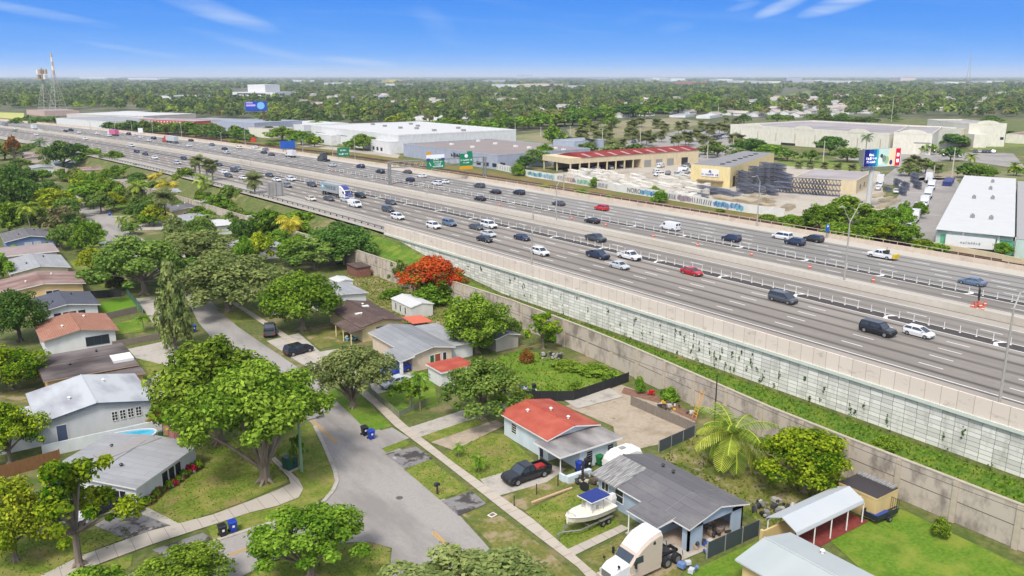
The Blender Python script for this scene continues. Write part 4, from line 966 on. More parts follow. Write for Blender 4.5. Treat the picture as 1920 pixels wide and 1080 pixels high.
R_RED = roofm('red', (198, 90, 72), (208, 110, 90), .5); R_DIRTY = roofm('dirty_felt', (118, 112, 112), (196, 190, 186), .3, (1, .5, 1), (.4, .7)); R_DKGREY = seams('dark_felt', (124, 122, 125), (100, 98, 100), 6, 1.0, (150, 146, 144)); R_GREY = seams('grey_felt', (160, 162, 166), (132, 134, 138), 6, 1.0, (184, 182, 180)); R_BROWN = seams('brown_shingle', (110, 92, 86), (84, 70, 66), 1.2, .35, (152, 134, 124)); R_TERRA = seams('terracotta', (186, 134, 112), (150, 104, 86), .6, .32, (204, 158, 138)); R_TERRB = roofm('weathered_brown', (150, 116, 106), (184, 158, 148), .35, (.5, 1, 1)); R_PALE = roofm('weathered_metal', (222, 226, 230), (166, 166, 174), .35, (1, .35, 1), (.4, .68)); R_WHITE = roofm('white_coating', (240, 240, 238), (222, 222, 222), .3); R_ICE = roofm('pale_blue_metal', (214, 221, 220), (192, 200, 200), .3, (.3, 1, 1)); R_SLATE = seams('slate', (104, 106, 118), (82, 84, 96), .7, .3, (122, 122, 132)); R_STAIN = roofm('stained_dark', (84, 74, 74), (150, 138, 134), .25, (.5, 1, 1), (.4, .72)); R_LGREY = seams('light_grey', (180, 181, 184), (156, 156, 160), 5, 1.0, (154, 152, 154)); R_PINKG = roofm('pink_grey', (190, 172, 168), (168, 152, 150), .3)
# 1 red roof, pale blue
t, r = house('pale blue house with a bright red low gable roof', 55.1, 71.3, 62.2, 80.4, 2.9, .75, 'y', W_LB, R_RED, oh=.55, wins=[W('W', 2.4, 1.0, 1.2, 1.6, 1, 4), D('W', -3.2)])
vents(t, [(-1.6, 2.2, 3.45), (.8, .6, 3.65), (1.0, -2.6, 3.6)], m_trim)
b = MB(); b.box(-2.0, -8.5, -.1, 3.4, -4.57, 2.5); b.build('wing_wall', W_LB, t)
b = MB(); b.box(-5.3, -9.0, 2.5, 4.1, -4.0, 2.74, 1, 0); b.build('wing_roof', [R_DIRTY, m_trim], t)
for a in (-.6, 2.6):
    f = MB(); f.box(a - .5, -8.56, .9, a + .5, -8.49, 2.1); fo = f.build('window', m_trim, t)
    for k in range(4): p = MB(); p.box(a - .42, -8.59, .96 + k * .28, a + .42, -8.55, 1.18 + k * .28); p.build('pane', m_glass, fo)
b = MB(); b.cyl(-4.9, -8.6, 0, 2.5, .06, 6); b.build('porch_post', m_trim, t); b = MB(); b.cyl(-4.9, -4.6, 0, 2.5, .06, 6); b.build('porch_post', m_trim, t)
b = MB(); b.box(-5.2, -10.4, -.05, -1.8, -9.9, .85); b.box(-5.4, -9.9, -.05, -5.1, -9.0, .85); b.build('garden_wall', W_LB, t)
# 2 truck house
t, r = house('blue-grey house with a dark felt gable roof and an open carport end', 54.2, 51.9, 61.9, 61.2, 2.75, .95, 'y', W_BG, R_DKGREY, oh=.45, wins=[W('W', 1.4, 1.2, 1.5, 1.7, 1, 2), W('W', 3.6, 1.0, .9, 1.8, 2, 1)])
cx, cy, hx, hy = 58.05, 56.55, 3.85, 4.65
m_in = flatcol('carport_shade_wall', S(150, 160, 170)); m_flo = mat('carport_floor', S(196, 176, 156), var=.1, scale=1)
b = MB(); b.box(hx - .22, -8.35, -.1, hx, -hy, 2.75); b.box(-hx, -8.35, -.1, -hx + 1.9, -8.13, 2.75); b.box(hx - 1.6, -8.35, -.1, hx, -8.13, 2.75); b.box(-hx, -8.35, 2.35, hx, -8.13, 2.75)
b.face([(-hx, -8.35, 2.75), (hx, -8.35, 2.75), (0, -8.35, 3.7)]); b.box(-hx, -8.35, -.1, -hx + .2, -7.5, 2.75); b.build('carport_wall', W_BG, t)
b = MB(); A = hx + .45; dr = .95 * .45 / hx
for u0, z0, u1, z1 in ((-A, 2.75 - dr, 0, 3.7), (0, 3.7, A, 2.75 - dr)): b.hexa([(u0, -8.8, z0), (u1, -8.8, z1), (u1, -hy - .46, z1), (u0, -hy - .46, z0)], [(u0, -8.8, z0 + .16), (u1, -8.8, z1 + .16), (u1, -hy - .46, z1 + .16), (u0, -hy - .46, z0 + .16)], 1, 0)
b.build('carport_roof', [R_DKGREY, m_trim], t)
b = MB(); b.box(-hx, -8.6, -.05, hx, -hy, .08); b.build('carport_floor', m_flo, t)
# porch gable to the west
b = MB(); b.hexa([(-6.4, -6.6, 2.45), (-hx, -6.6, 2.62), (-hx, -2.4, 2.62), (-6.4, -2.4, 2.45)], [(-6.4, -6.6, 2.6), (-hx, -6.6, 2.95), (-hx, -2.4, 2.95), (-6.4, -2.4, 2.6)], 1, 0); b.build('porch_roof', [R_DKGREY, m_trim], t)
for q in (-6.4, -2.6): b = MB(); b.cyl(-6.2, q, 0, 2.45, .07, 6); b.build('porch_post', m_trim, t)
b = MB(); b.box(-6.4, -6.6, -.05, -hx, -2.4, .14); b.build('porch_floor', m_drv, t)
m_corr = mat('weathered_corrugated', S(206, 204, 200), var=.1, scale=2.2, col2=S(120, 118, 118), stretch=(.3, 4, 1), ramp=(.35, .62))
b = MB(); b.hexa([(-hx - .7, 1.2, 2.72), (-.3, 1.2, 3.74), (-.3, hy + .55, 3.74), (-hx - .7, hy + .55, 2.72)], [(-hx - .7, 1.2, 2.88), (-.3, 1.2, 3.90), (-.3, hy + .55, 3.90), (-hx - .7, hy + .55, 2.88)], 0, 0); b.build('roof_patch', m_corr, t)
vents(t, [(1.9, -.6, 3.4), (2.2, 1.2, 3.3)], m_dkmet)
# 3 lower right house
t, r = house('tan house with a wide pale blue metal roof at the lower right', 53.7, 29.5, 60.4, 41.4, 2.9, .7, 'y', W_TAN, R_ICE, flatcol('ice_trim', S(226, 232, 232)), oh=.5, wins=[W('W', 3.5, 1.3, 1.2, 1.6, 2, 1)])
vents(t, [(2.9, 2.4, 3.2)], m_trim)
# 4 peach house
t, r = house('peach house with a pale grey felt roof and green shutters', 56.6, 107.4, 63.6, 121.2, 2.75, .7, 'y', W_PEACH, R_GREY, oh=.5, wins=[W('S', .9, 1.1, 1.2, 1.5, 1, 1, None, flatcol('rust_shutter', S(176, 92, 64))), W('S', 2.2, .6, 1.8, 1.2), D('S', 0, .8, 2.0, flatcol('green_shutter', S(46, 108, 66)))])
b = MB(); b.hexa([(-6.0, -13.8 + 6, 2.3), (-3.5, -13.8 + 6, 2.65), (-3.5, -2.2, 2.65), (-6.0, -2.2, 2.3)], [(-6.0, -7.8, 2.45), (-3.5, -7.8, 2.95), (-3.5, -2.2, 2.95), (-6.0, -2.2, 2.45)], 1, 0); b.build('porch_roof', [R_GREY, m_trim], t)
for q in (-7.7, -2.6): b = MB(); b.box(-5.9, q, -.05, -5.5, q + .4, 2.3); b.build('porch_post', m_trim, t)
b = MB(); b.box(3.55, -5.6, -.1, 8.2, 6.6, 2.2); b.build('annex_wall', W_WHITE, t); b = MB(); b.hexa([(3.5, -6, 2.45), (8.7, -6, 2.2), (8.7, 7, 2.2), (3.5, 7, 2.45)], [(3.5, -6, 2.62), (8.7, -6, 2.36), (8.7, 7, 2.36), (3.5, 7, 2.62)], 1, 0); b.build('annex_roof', [R_LGREY, m_trim], t)
# 5 small red roof shed, 6 brown roof house
house('small white shed with a red roof behind the dark front yard tree', 56.9, 98.9, 62.2, 103.0, 2.3, .0, 'y', W_WHITE, R_RED, oh=.3, name='shed', cat='shed')
t, r = house('cream house with a dark weathered brown roof and front porch', 56.8, 125.4, 64.2, 139.4, 2.75, .75, 'y', W_CREAM, R_BROWN, flatcol('brown_trim', S(120, 92, 74)), oh=.6, wins=[W('S', .4, 3.0, 1.7, 1.35, 3, 1, flatcol('grey_frame', S(150, 150, 148)), flatcol('shade_pane', S(110, 112, 116))), W('W', -3, 1.2, 1.2, 1.5)])
b = MB(); b.hexa([(-6.4, -8.0, 2.2), (-3.7, -8.0, 2.6), (-3.7, -1.2, 2.6), (-6.4, -1.2, 2.2)], [(-6.4, -8, 2.34), (-3.7, -8, 2.74), (-3.7, -1.2, 2.74), (-6.4, -1.2, 2.34)], 1, 0); b.build('porch_roof', [R_BROWN, MATS['brown_trim']], t)
for q in (-7.8, -4.6, -1.5): b = MB(); b.cyl(-6.2, q, 0, 2.2, .09, 6); b.build('porch_post', W_CREAM, t)
for q in ((-1.6, -1.0, 3.3), (1.2, 2.2, 3.5)): b = MB(); b.box(q[0] - .6, q[1] - .35, q[2] - .2, q[0] + .6, q[1] + .35, q[2] + .1); b.build('skylight', m_trim, t)
house('white house end with a grey flat roof behind the rounded green tree', 58.0, 146.5, 67.4, 156.5, 2.6, .4, 'y', W_WHITE, R_LGREY, oh=.4, wins=[W('S', -1, 1.6, 1.2, 1.5, 2, 1)])
house('white utility shed beside the white house end', 66.2, 157.4, 69.6, 161.5, 2.6, .3, 'y', W_WHITE, R_WHITE, oh=.15, name='shed', cat='shed')
house('weathered white garden shed with dark window slits by the flame tree', 70.0, 132.6, 74.6, 140.5, 2.3, .5, 'y', wallm('chalky', 222, 220, 212), R_WHITE, oh=.15, name='shed', cat='shed', wins=[W('W', 2.2, .5, 1.3, 1.2), W('W', .4, .5, 1.3, 1.2), W('W', -1.6, .5, 1.3, 1.2)])
house('reddish brown shed leaning on the sound wall below the dark tree', 75.6, 168.4, 78.9, 173.8, 2.2, .0, 'y', mat('brown_boards', S(150, 104, 90), var=.2, scale=3, stretch=(1, 6, 1)), R_BROWN, m_wood, oh=.15, name='shed', cat='shed', th=.1)
# orange tarp lean-to
b = MB(); x, y, z = G(782, 612); b.hexa([(x - 2, y - 2.2, 1.3), (x + 2.2, y - 2.0, 1.0), (x + 2.0, y + 2, 1.3), (x - 2, y + 2, 1.6)], [(x - 2, y - 2.2, 1.36), (x + 2.2, y - 2, 1.06), (x + 2, y + 2, 1.36), (x - 2, y + 2, 1.66)])
for px, py in ((-1.8, -2), (1.9, -1.8), (1.8, 1.8), (-1.8, 1.8)): b.cyl(x + px, y + py, 0, 1.2, .05, 5)
tag(b.build('tarp_shelter', flatcol('orange_tarp', S(238, 122, 92))), 'orange tarp shelter between the cream house and the pale grey roof', 'shelter')
# 7 left row, front to back
t, r = house('white single storey house with grey roof and three dark windows on the corner lawn', 8.1, 88.8, 18.4, 100.0, 2.65, .35, 'x', wallm('clean_white', 238, 240, 238), R_LGREY, oh=.5)
t.rotation_euler = (0, 0, math.radians(41)); hx, hy = 5.15, 5.6
for a in (-.5, .65, 1.8): opening(t, hx, hy, 'S', a, .95, 1.5, 1.35, 'window', m_trim, flatcol('dark_shutter', S(40, 42, 54)))
opening(t, hx, hy, 'W', -3.6, 1.5, 1.2, 1.4, 'window', m_trim, MATS['dark_shutter'], 2, 1)
m_sol = flatcol('grey_panel', S(176, 170, 166), rough=.4)
b = MB(); b.hexa([(-1.5, 1.2, 3.06), (5.2, -1.2, 3.06), (5.2, 1.4, 3.16), (-.5, 3.4, 3.0)], [(-1.5, 1.2, 3.18), (5.2, -1.2, 3.18), (5.2, 1.4, 3.26), (-.5, 3.4, 3.14)]); b.build('roof_patch', m_sol, t)
t, r = house('big white house with a weathered white metal roof and four small-paned windows', 7.0, 110.2, 19.6, 121.6, 3.0, 1.15, 'y', wallm('grey_white', 222, 224, 226), R_PALE, flatcol('slate_trim', S(96, 108, 130)), oh=.5, wins=[D('S', -4.2, 1.1, 2.1, flatcol('slate_door', S(92, 106, 138)))] + [W('S', a, .62, 1.15, 1.9, 2, 3) for a in (1.9, 2.85, 3.8, 4.75)])
b = MB(); b.box(-12.5, -5.7, -.1, -6.35, 2.0, 2.4); b.build('wing_wall', W_WHITE, t); b = MB(); b.box(-12.9, -6.1, 2.4, -5.9, 2.4, 2.6, 1, 0); b.build('wing_roof', [R_WHITE, m_trim], t)
t, r = house('tan house with a flat dark stained roof', 9.6, 127.0, 21.0, 138.6, 2.7, .35, 'x', W_TAN2, R_STAIN, flatcol('tan_trim', S(196, 170, 138)), oh=.5, wins=[W('S', -3.6, 1.1, 1.0, 1.6, 2, 1), W('S', .2, .6, 1.0, 1.6)])
b = MB(); b.box(3.2, -4.2, 2.9, 6.0, -1.0, 3.35); b.build('skylight_box', W_WHITE, t)
b = MB(); b.box(-.4, -9.2, -.1, 6.0, -5.85, 2.3); b.build('wing_wall', W_TAN2, t); b = MB(); b.box(-.9, -9.6, 2.3, 6.4, -5.5, 2.5, 1, 0); b.build('wing_roof', [R_STAIN, MATS['tan_trim']], t)
house('white house with a terracotta brown gable roof and a wide dark window', 11.6, 147.4, 22.0, 158.6, 2.8, .95, 'y', W_WHITE, R_TERRA, flatcol('terra_trim', S(206, 170, 150)), oh=.55, wins=[W('S', 2.4, 3.4, 1.4, 1.5, 3, 1, MATS['navy_paint'])])
house('white house with a slate grey gable roof and blue framed windows', 12.6, 166.6, 22.4, 177.4, 2.8, .8, 'y', W_WHITE, R_SLATE, oh=.5, wins=[W('S', -1.8, 1.0, 1.2, 1.5, 2, 1, m_navy), W('S', .2, 2.0, 1.2, 1.5, 2, 1, m_navy), W('S', 2.2, 1.0, 1.2, 1.5, 2, 1, m_navy)])
house('orange-tan walled house with a weathered brown roof', 9.0, 186.2, 22.8, 198.0, 2.8, .9, 'y', wallm('apricot', 240, 206, 150), R_TERRB, oh=.6, wins=[W('S', 1.4, 2.4, 1.0, 1.6, 2, 1)])
house('cream walled house with a light grey gable roof', 12.0, 204.6, 22.6, 219.6, 2.8, .9, 'y', wallm('pale_cream', 240, 222, 196), R_LGREY, oh=.6, wins=[W('S', -2, 1.4, 1, 1.6)])
house('house with a flat pinkish grey roof and red bush at its end', 9.5, 225.6, 23.0, 237.0, 2.7, .0, 'y', W_PINK, R_PINKG, oh=.5)
house('denim blue house with a dark grey gable roof and twin white windows', 14.0, 245.6, 25.0, 259.6, 2.8, 1.0, 'y', W_BLUE, R_DKGREY, oh=.5, wins=[W('S', -.7, 1.5, 1.3, 1.5, 2, 1, m_trim, flatcol('pale_pane', S(206, 214, 220))), W('S', 1.4, 1.5, 1.3, 1.5, 2, 1, m_trim, MATS['pale_pane'])])
# 8 further houses along the street and toward the highway
def hpx(label, px, py, lx, ly, ze, rise, ridge, wm, rm, **k):
    x, y, _ = G(px, py); return house(label, x, y, x + lx, y + ly, ze, rise, ridge, wm, rm, **k)
hpx('cream house with a grey felt roof behind the shaggy palm', 327, 413, 9, 14, 2.8, .8, 'y', W_CREAM, R_DKGREY, wins=[W('S', -1, 1, 1.1, 1.5), W('S', 2, 1, 1.1, 1.5)])
hpx('low pale grey roofed house next to the cream house', 352, 432, 8, 12, 2.6, .3, 'y', W_WHITE, R_LGREY)
hpx('white roofed house with dark openings in the middle of the block', 410, 441, 14, 14, 2.7, .4, 'x', W_WHITE, R_WHITE, wins=[W('S', 2, 1, 1.1, 1.5), W('S', 4, 2, 1.1, 1.5)])
hpx('pale grey roofed house beside the small round tree', 452, 492, 11, 12, 2.7, .5, 'y', W_WHITE, R_LGREY)
hpx('brown roofed orange house with black truck in its carport', 222, 357, 14, 14, 2.7, .7, 'x', wallm('orange', 214, 140, 96), R_PINKG, wins=[W('S', -3, 2, 1.6, 1.3)])
hpx('long pale roof house behind the green palm', 270, 378, 14, 12, 2.6, .4, 'x', W_WHITE, R_LGREY)
hpx('white flat roof with orange end beside the yellow palm', 300, 372, 12, 10, 2.5, .0, 'x', wallm('salmon', 226, 160, 128), R_LGREY)
hpx('pink walled house near the far west end', 30, 300, 13, 12, 2.8, .6, 'x', wallm('rose', 224, 190, 176), R_PINKG, wins=[W('S', -3, 1.2, 1.2, 1.5), W('S', 1, 1.2, 1.2, 1.5)])
hpx('pale grey house with brown roof beside the pink walled house', 52, 306, 11, 12, 2.8, .6, 'y', W_PINK, R_TERRB)
hpx('white roofed pale aqua house below the silver palm', 104, 318, 17, 13, 2.9, .8, 'x', wallm('aqua', 190, 220, 226), R_WHITE)
hpx('brown roofed cream house right of the white roof', 155, 331, 14, 12, 2.8, .6, 'x', W_CREAM, R_TERRB)
hpx('long brown roof behind trees above the silver palm', 108, 304, 12, 10, 2.7, .5, 'x', W_PINK, R_BROWN)
hpx('small grey roofed house by the dark tree at the far left', 62, 326, 9, 12, 2.6, .5, 'y', W_WHITE, R_LGREY)
hpx('cream walled house with white roof above the big street oaks', 480, 440, 10, 12, 2.7, .4, 'x', W_CREAM, R_WHITE)
hpx('small white roof between mid block trees', 375, 395, 10, 10, 2.6, .3, 'x', W_WHITE, R_LGREY)
hpx('grey roofed shed beneath the yellow-green tree by the sound wall', 930, 660, 4.5, 5, 2.2, .5, 'y', wallm('drab', 190, 184, 172), R_DKGREY, name='shed', cat='shed', oh=.3)
# canopy, shed at the sound wall
t = thing('carport_canopy', 'long white metal carport canopy over a red floor', 'carport', (67.2, 43.6, 0)); b = MB(); HX, HY = 5.4, 1.7
prof = [(-HY - .1, 2.25), (-HY, 2.55), (0, 3.35), (HY, 2.55), (HY + .1, 2.25)]
for (v0, z0), (v1, z1) in zip(prof, prof[1:]): b.hexa([(-HX, v0, z0), (HX, v0, z0), (HX, v1, z1), (-HX, v1, z1)], [(-HX, v0, z0 + .08), (HX, v0, z0 + .08), (HX, v1, z1 + .08), (-HX, v1, z1 + .08)])
b.build('canopy_roof', roofm('canopy', (226, 230, 232), (206, 212, 216), .3), t)
for k in range(5):
    for s_ in (-1, 1): b = MB(); b.tube([(-HX + .3 + k * 2.65, s_ * HY, 0), (-HX + .3 + k * 2.65, s_ * HY, 2.2), (-HX + .3 + k * 2.65, s_ * (HY - .5), 2.8)], .07, 6); b.build('post', m_trim, t)
b = MB(); b.box(-HX, -HY - .3, -.05, HX + .8, HY + .3, .09); b.build('floor_slab', mat('red_paver', S(146, 66, 60), var=.2, scale=2), t)
t, r = house('tan garden shed with an open dark roof against the sound wall', 74.0, 41.3, 77.8, 45.6, 2.35, .0, 'y', W_TAN, flatcol('dark_deck', S(70, 62, 62)), W_TAN, oh=.05, name='shed', cat='shed')
b = MB(); b.box(1.2, -2.0, 2.62, 2.05, 2.2, 2.74); b.build('roof_sheet', m_corr, t)
x0, y0, _ = G(1417, 1014); b = MB(); b.box(-1.0, -.2, 0, 5.2, 0, 2.0); b.box(-1.1, -.28, 0, -.8, .08, 2.15); tag(b.build('garden_wall', W_TAN, None, (61.2, 44.6, 0)), 'short tan garden wall at the open end of the white canopy', 'wall')
# above-ground pool
t = thing('swimming_pool', 'oval above-ground pool with bright blue water', 'pool', (15.9, 104.4, 0), math.radians(-14))
def oval(a, c, z, n=20): return [(a * math.copysign(abs(math.cos(q)) ** .7, math.cos(q)), c * math.copysign(abs(math.sin(q)) ** .8, math.sin(q)), z) for q in [2 * math.pi * k / n for k in range(n)]]
b = MB(); b.loft([oval(2.9, 1.5, 0), oval(2.9, 1.5, 1.2), oval(2.98, 1.58, 1.22), oval(2.98, 1.58, 1.3), oval(2.75, 1.35, 1.3), oval(2.75, 1.35, .2)], 0, True); b.build('pool_wall', flatcol('pool_white', S(232, 236, 238)), t)
b = MB(); b.face(oval(2.75, 1.35, 1.18)); b.build('water', flatcol('pool_water', S(72, 196, 232), rough=.08, spec=.5), t)
# fences and boundary walls
def fence(label, pts, h, m, pm_=None, name='fence', th=.06, step=2.4, cat='fence'):
    t = thing(name, label, cat, (pts[0][0], pts[0][1], 0)); ox, oy = pts[0][0], pts[0][1]; b = MB(); P = []
    for a, c in zip(pts, pts[1:]):
        d = math.hypot(c[0] - a[0], c[1] - a[1]); n = max(1, int(round(d / step))); nx, ny = -(c[1] - a[1]) / d * th / 2, (c[0] - a[0]) / d * th / 2
        q = [(a[0] - ox - nx, a[1] - oy - ny), (c[0] - ox - nx, c[1] - oy - ny), (c[0] - ox + nx, c[1] - oy + ny), (a[0] - ox + nx, a[1] - oy + ny)]
        b.hexa([(x, y, .03) for x, y in q], [(x, y, h) for x, y in q]); P += [(a[0] + (c[0] - a[0]) * k / n - ox, a[1] + (c[1] - a[1]) * k / n - oy) for k in range(n + 1)]
    b.build('panel', m, t); me = None
    for x, y in P:
        if me is None: q = MB(); q.box(-.05, -.05, 0, .05, .05, h + .08); o = q.build('post', pm_ or m_dkmet, t); me = o.data
        else: o = link('post', me, t)
        o.location = (x, y, 0)
    return t
gp = lambda *p: [G(x, y)[:2] for x, y in p]
m_board = mat('grey_boards', S(150, 138, 126), var=.25, scale=4, stretch=(5, 5, .4)); m_brn = mat('brown_boards_fence', S(150, 108, 70), var=.25, scale=4, stretch=(5, 5, .4)); m_mesh = flatcol('mesh_grey', S(176, 176, 168)); m_dgrn = flatcol('green_screen', S(70, 82, 84), rough=.8)
fence('sagging black fabric fence behind the red roofed house', gp((985, 752), (1075, 752), (1130, 733), (1178, 716)), 1.5, m_blk)
fence('dark green screened fence beside the bright side lawn', gp((1325, 1048), (1422, 1004)), 1.7, m_dgrn, m_mesh)
fence('grey screened fence between the truck house yard and the sandy yard', gp((1235, 848), (1302, 818)), 1.5, flatcol('grey_screen', S(86, 92, 100)), m_mesh)
fence('weathered picket fence across the sandy yard', gp((1183, 760), (1240, 785), (1303, 812)), 1.4, m_board, m_board)
fence('white boundary wall between the two white houses', [(6.5, 106.4), (19.6, 106.4), (19.9, 106.4)], 1.6, wallm('boundary', 228, 232, 232), m_trim, 'boundary_wall', .16, 5)
fence('pinkish slatted gate fence beside the pool', [(20.0, 106.2), (20.6, 99.4)], 1.5, mat('pink_slats', S(206, 138, 130), var=.2, scale=6, stretch=(1, 4, 1)), None)
fence('brown wooden fence left of the flower bordered house', [(1.5, 103.0), (8.0, 104.0)], 1.6, m_brn, m_brn)
fence('low wooden fence before the dark stained roof house', gp((212, 652), (300, 636)), 1.1, m_board, m_board)
fence('black screened fence behind the small turf yard', gp((172, 560), (228, 556)), 1.6, m_blk); fence('green mesh fence at the street side of the turf yard', gp((238, 552), (268, 588)), 1.2, flatcol('green_mesh', S(70, 120, 110)), m_mesh)
fence('grey wooden fence in front of the small turf yard', gp((190, 602), (258, 586)), 1.3, m_board, m_board)
fence('chain link fence around the fenced front lawn', gp((690, 735), (748, 784), (800, 760)), 1.0, mat('chain_link', S(150, 158, 120), var=.1, scale=2), m_mesh)
fence('low grey garden wall by the pink flowering bush', gp((310, 796), (378, 776)), .9, wallm('garden_grey', 206, 202, 194), m_trim, 'garden_wall', .15, 4, 'wall')
# ---------------------------------------------------------------- vehicles
PAINT = {k: mat('paint_' + k.replace(' ', '_'), S(*c, 1.3), rough=.22, spec=.55, var=.02, scale=1) for k, c in {
 'white': (224, 224, 224), 'black': (34, 35, 40), 'dark grey': (74, 78, 84), 'grey': (126, 130, 134), 'silver': (190, 194, 196), 'navy': (36, 46, 74), 'blue': (44, 76, 196), 'red': (176, 24, 30), 'bright red': (206, 34, 34), 'beige': (212, 204, 190), 'blue-grey': (96, 116, 140), 'tan': (196, 180, 165), 'pink': (206, 96, 140), 'cream': (232, 224, 206)}.items()}
m_tyre = flatcol('tyre_rubber', S(38, 38, 40), rough=.9); m_rim = flatcol('wheel_rim', S(190, 190, 192), rough=.35, met=.6); m_cgl = flatcol('car_glass', S(62, 74, 88), rough=.06, spec=.8)
m_lamp = flatcol('headlamp', S(236, 236, 230), rough=.2); m_tail = flatcol('tail_lamp', S(170, 26, 24), rough=.3); m_blkpl = flatcol('black_plastic', S(40, 40, 42), rough=.6)
def ringx(x, w_, zb, zm, zt): return [(x, -w_ * .94, zb), (x, -w_, zm), (x, -w_ * .9, zt), (x, w_ * .9, zt), (x, w_, zm), (x, w_ * .94, zb)]
SPEC = {  # L, W, H, wheel r, belt, sections (x, w, zb, zt), cabin bottom x0,x1 top x0,x1
 'sedan': (4.8, 1.84, 1.46, .33, .98, [(-.5, .84, .42, .86), (-.47, .95, .26, 1.0), (-.25, 1, .2, 1.02), (.16, 1, .2, .99), (.43, .95, .24, .82), (.5, .8, .36, .66)], (-.38, .24, -.22, .07)),
 'suv': (4.8, 1.92, 1.74, .37, 1.1, [(-.5, .88, .46, 1.0), (-.47, .97, .3, 1.12), (-.2, 1, .25, 1.14), (.2, 1, .25, 1.1), (.44, .96, .28, .98), (.5, .84, .4, .8)], (-.48, .25, -.41, .08)),
 'big suv': (5.3, 2.04, 1.92, .41, 1.2, [(-.5, .92, .5, 1.14), (-.48, .98, .34, 1.22), (-.2, 1, .3, 1.24), (.24, 1, .3, 1.2), (.45, .97, .32, 1.1), (.5, .88, .44, .9)], (-.485, .24, -.44, .12)),
 'hatchback': (4.4, 1.78, 1.54, .32, 1.0, [(-.5, .86, .42, .92), (-.46, .96, .26, 1.04), (-.2, 1, .2, 1.06), (.2, 1, .2, 1.02), (.44, .94, .24, .84), (.5, .78, .36, .64)], (-.48, .32, -.38, .06)),
 'minivan': (5.1, 1.98, 1.78, .35, 1.06, [(-.5, .9, .44, 1.0), (-.48, .97, .28, 1.08), (-.2, 1, .22, 1.1), (.24, 1, .22, 1.06), (.45, .95, .26, .9), (.5, .8, .38, .7)], (-.49, .33, -.44, .12)),
 'pickup': (5.8, 2.02, 1.88, .41, 1.18, [(-.5, .97, .5, .86), (-.49, .98, .42, .86), (-.13, 1, .36, .86), (-.12, 1, .36, 1.22), (.24, 1, .36, 1.2), (.46, .97, .38, 1.1), (.5, .9, .48, .92)], (-.12, .26, -.08, .13)),
 'van': (5.6, 2.02, 2.14, .38, 1.2, [(-.5, .95, .44, 1.2), (-.49, .98, .34, 1.22), (.3, 1, .3, 1.2), (.42, .97, .32, 1.08), (.5, .85, .44, .84)], (-.495, .36, -.485, .22)),
}
CARS = {}
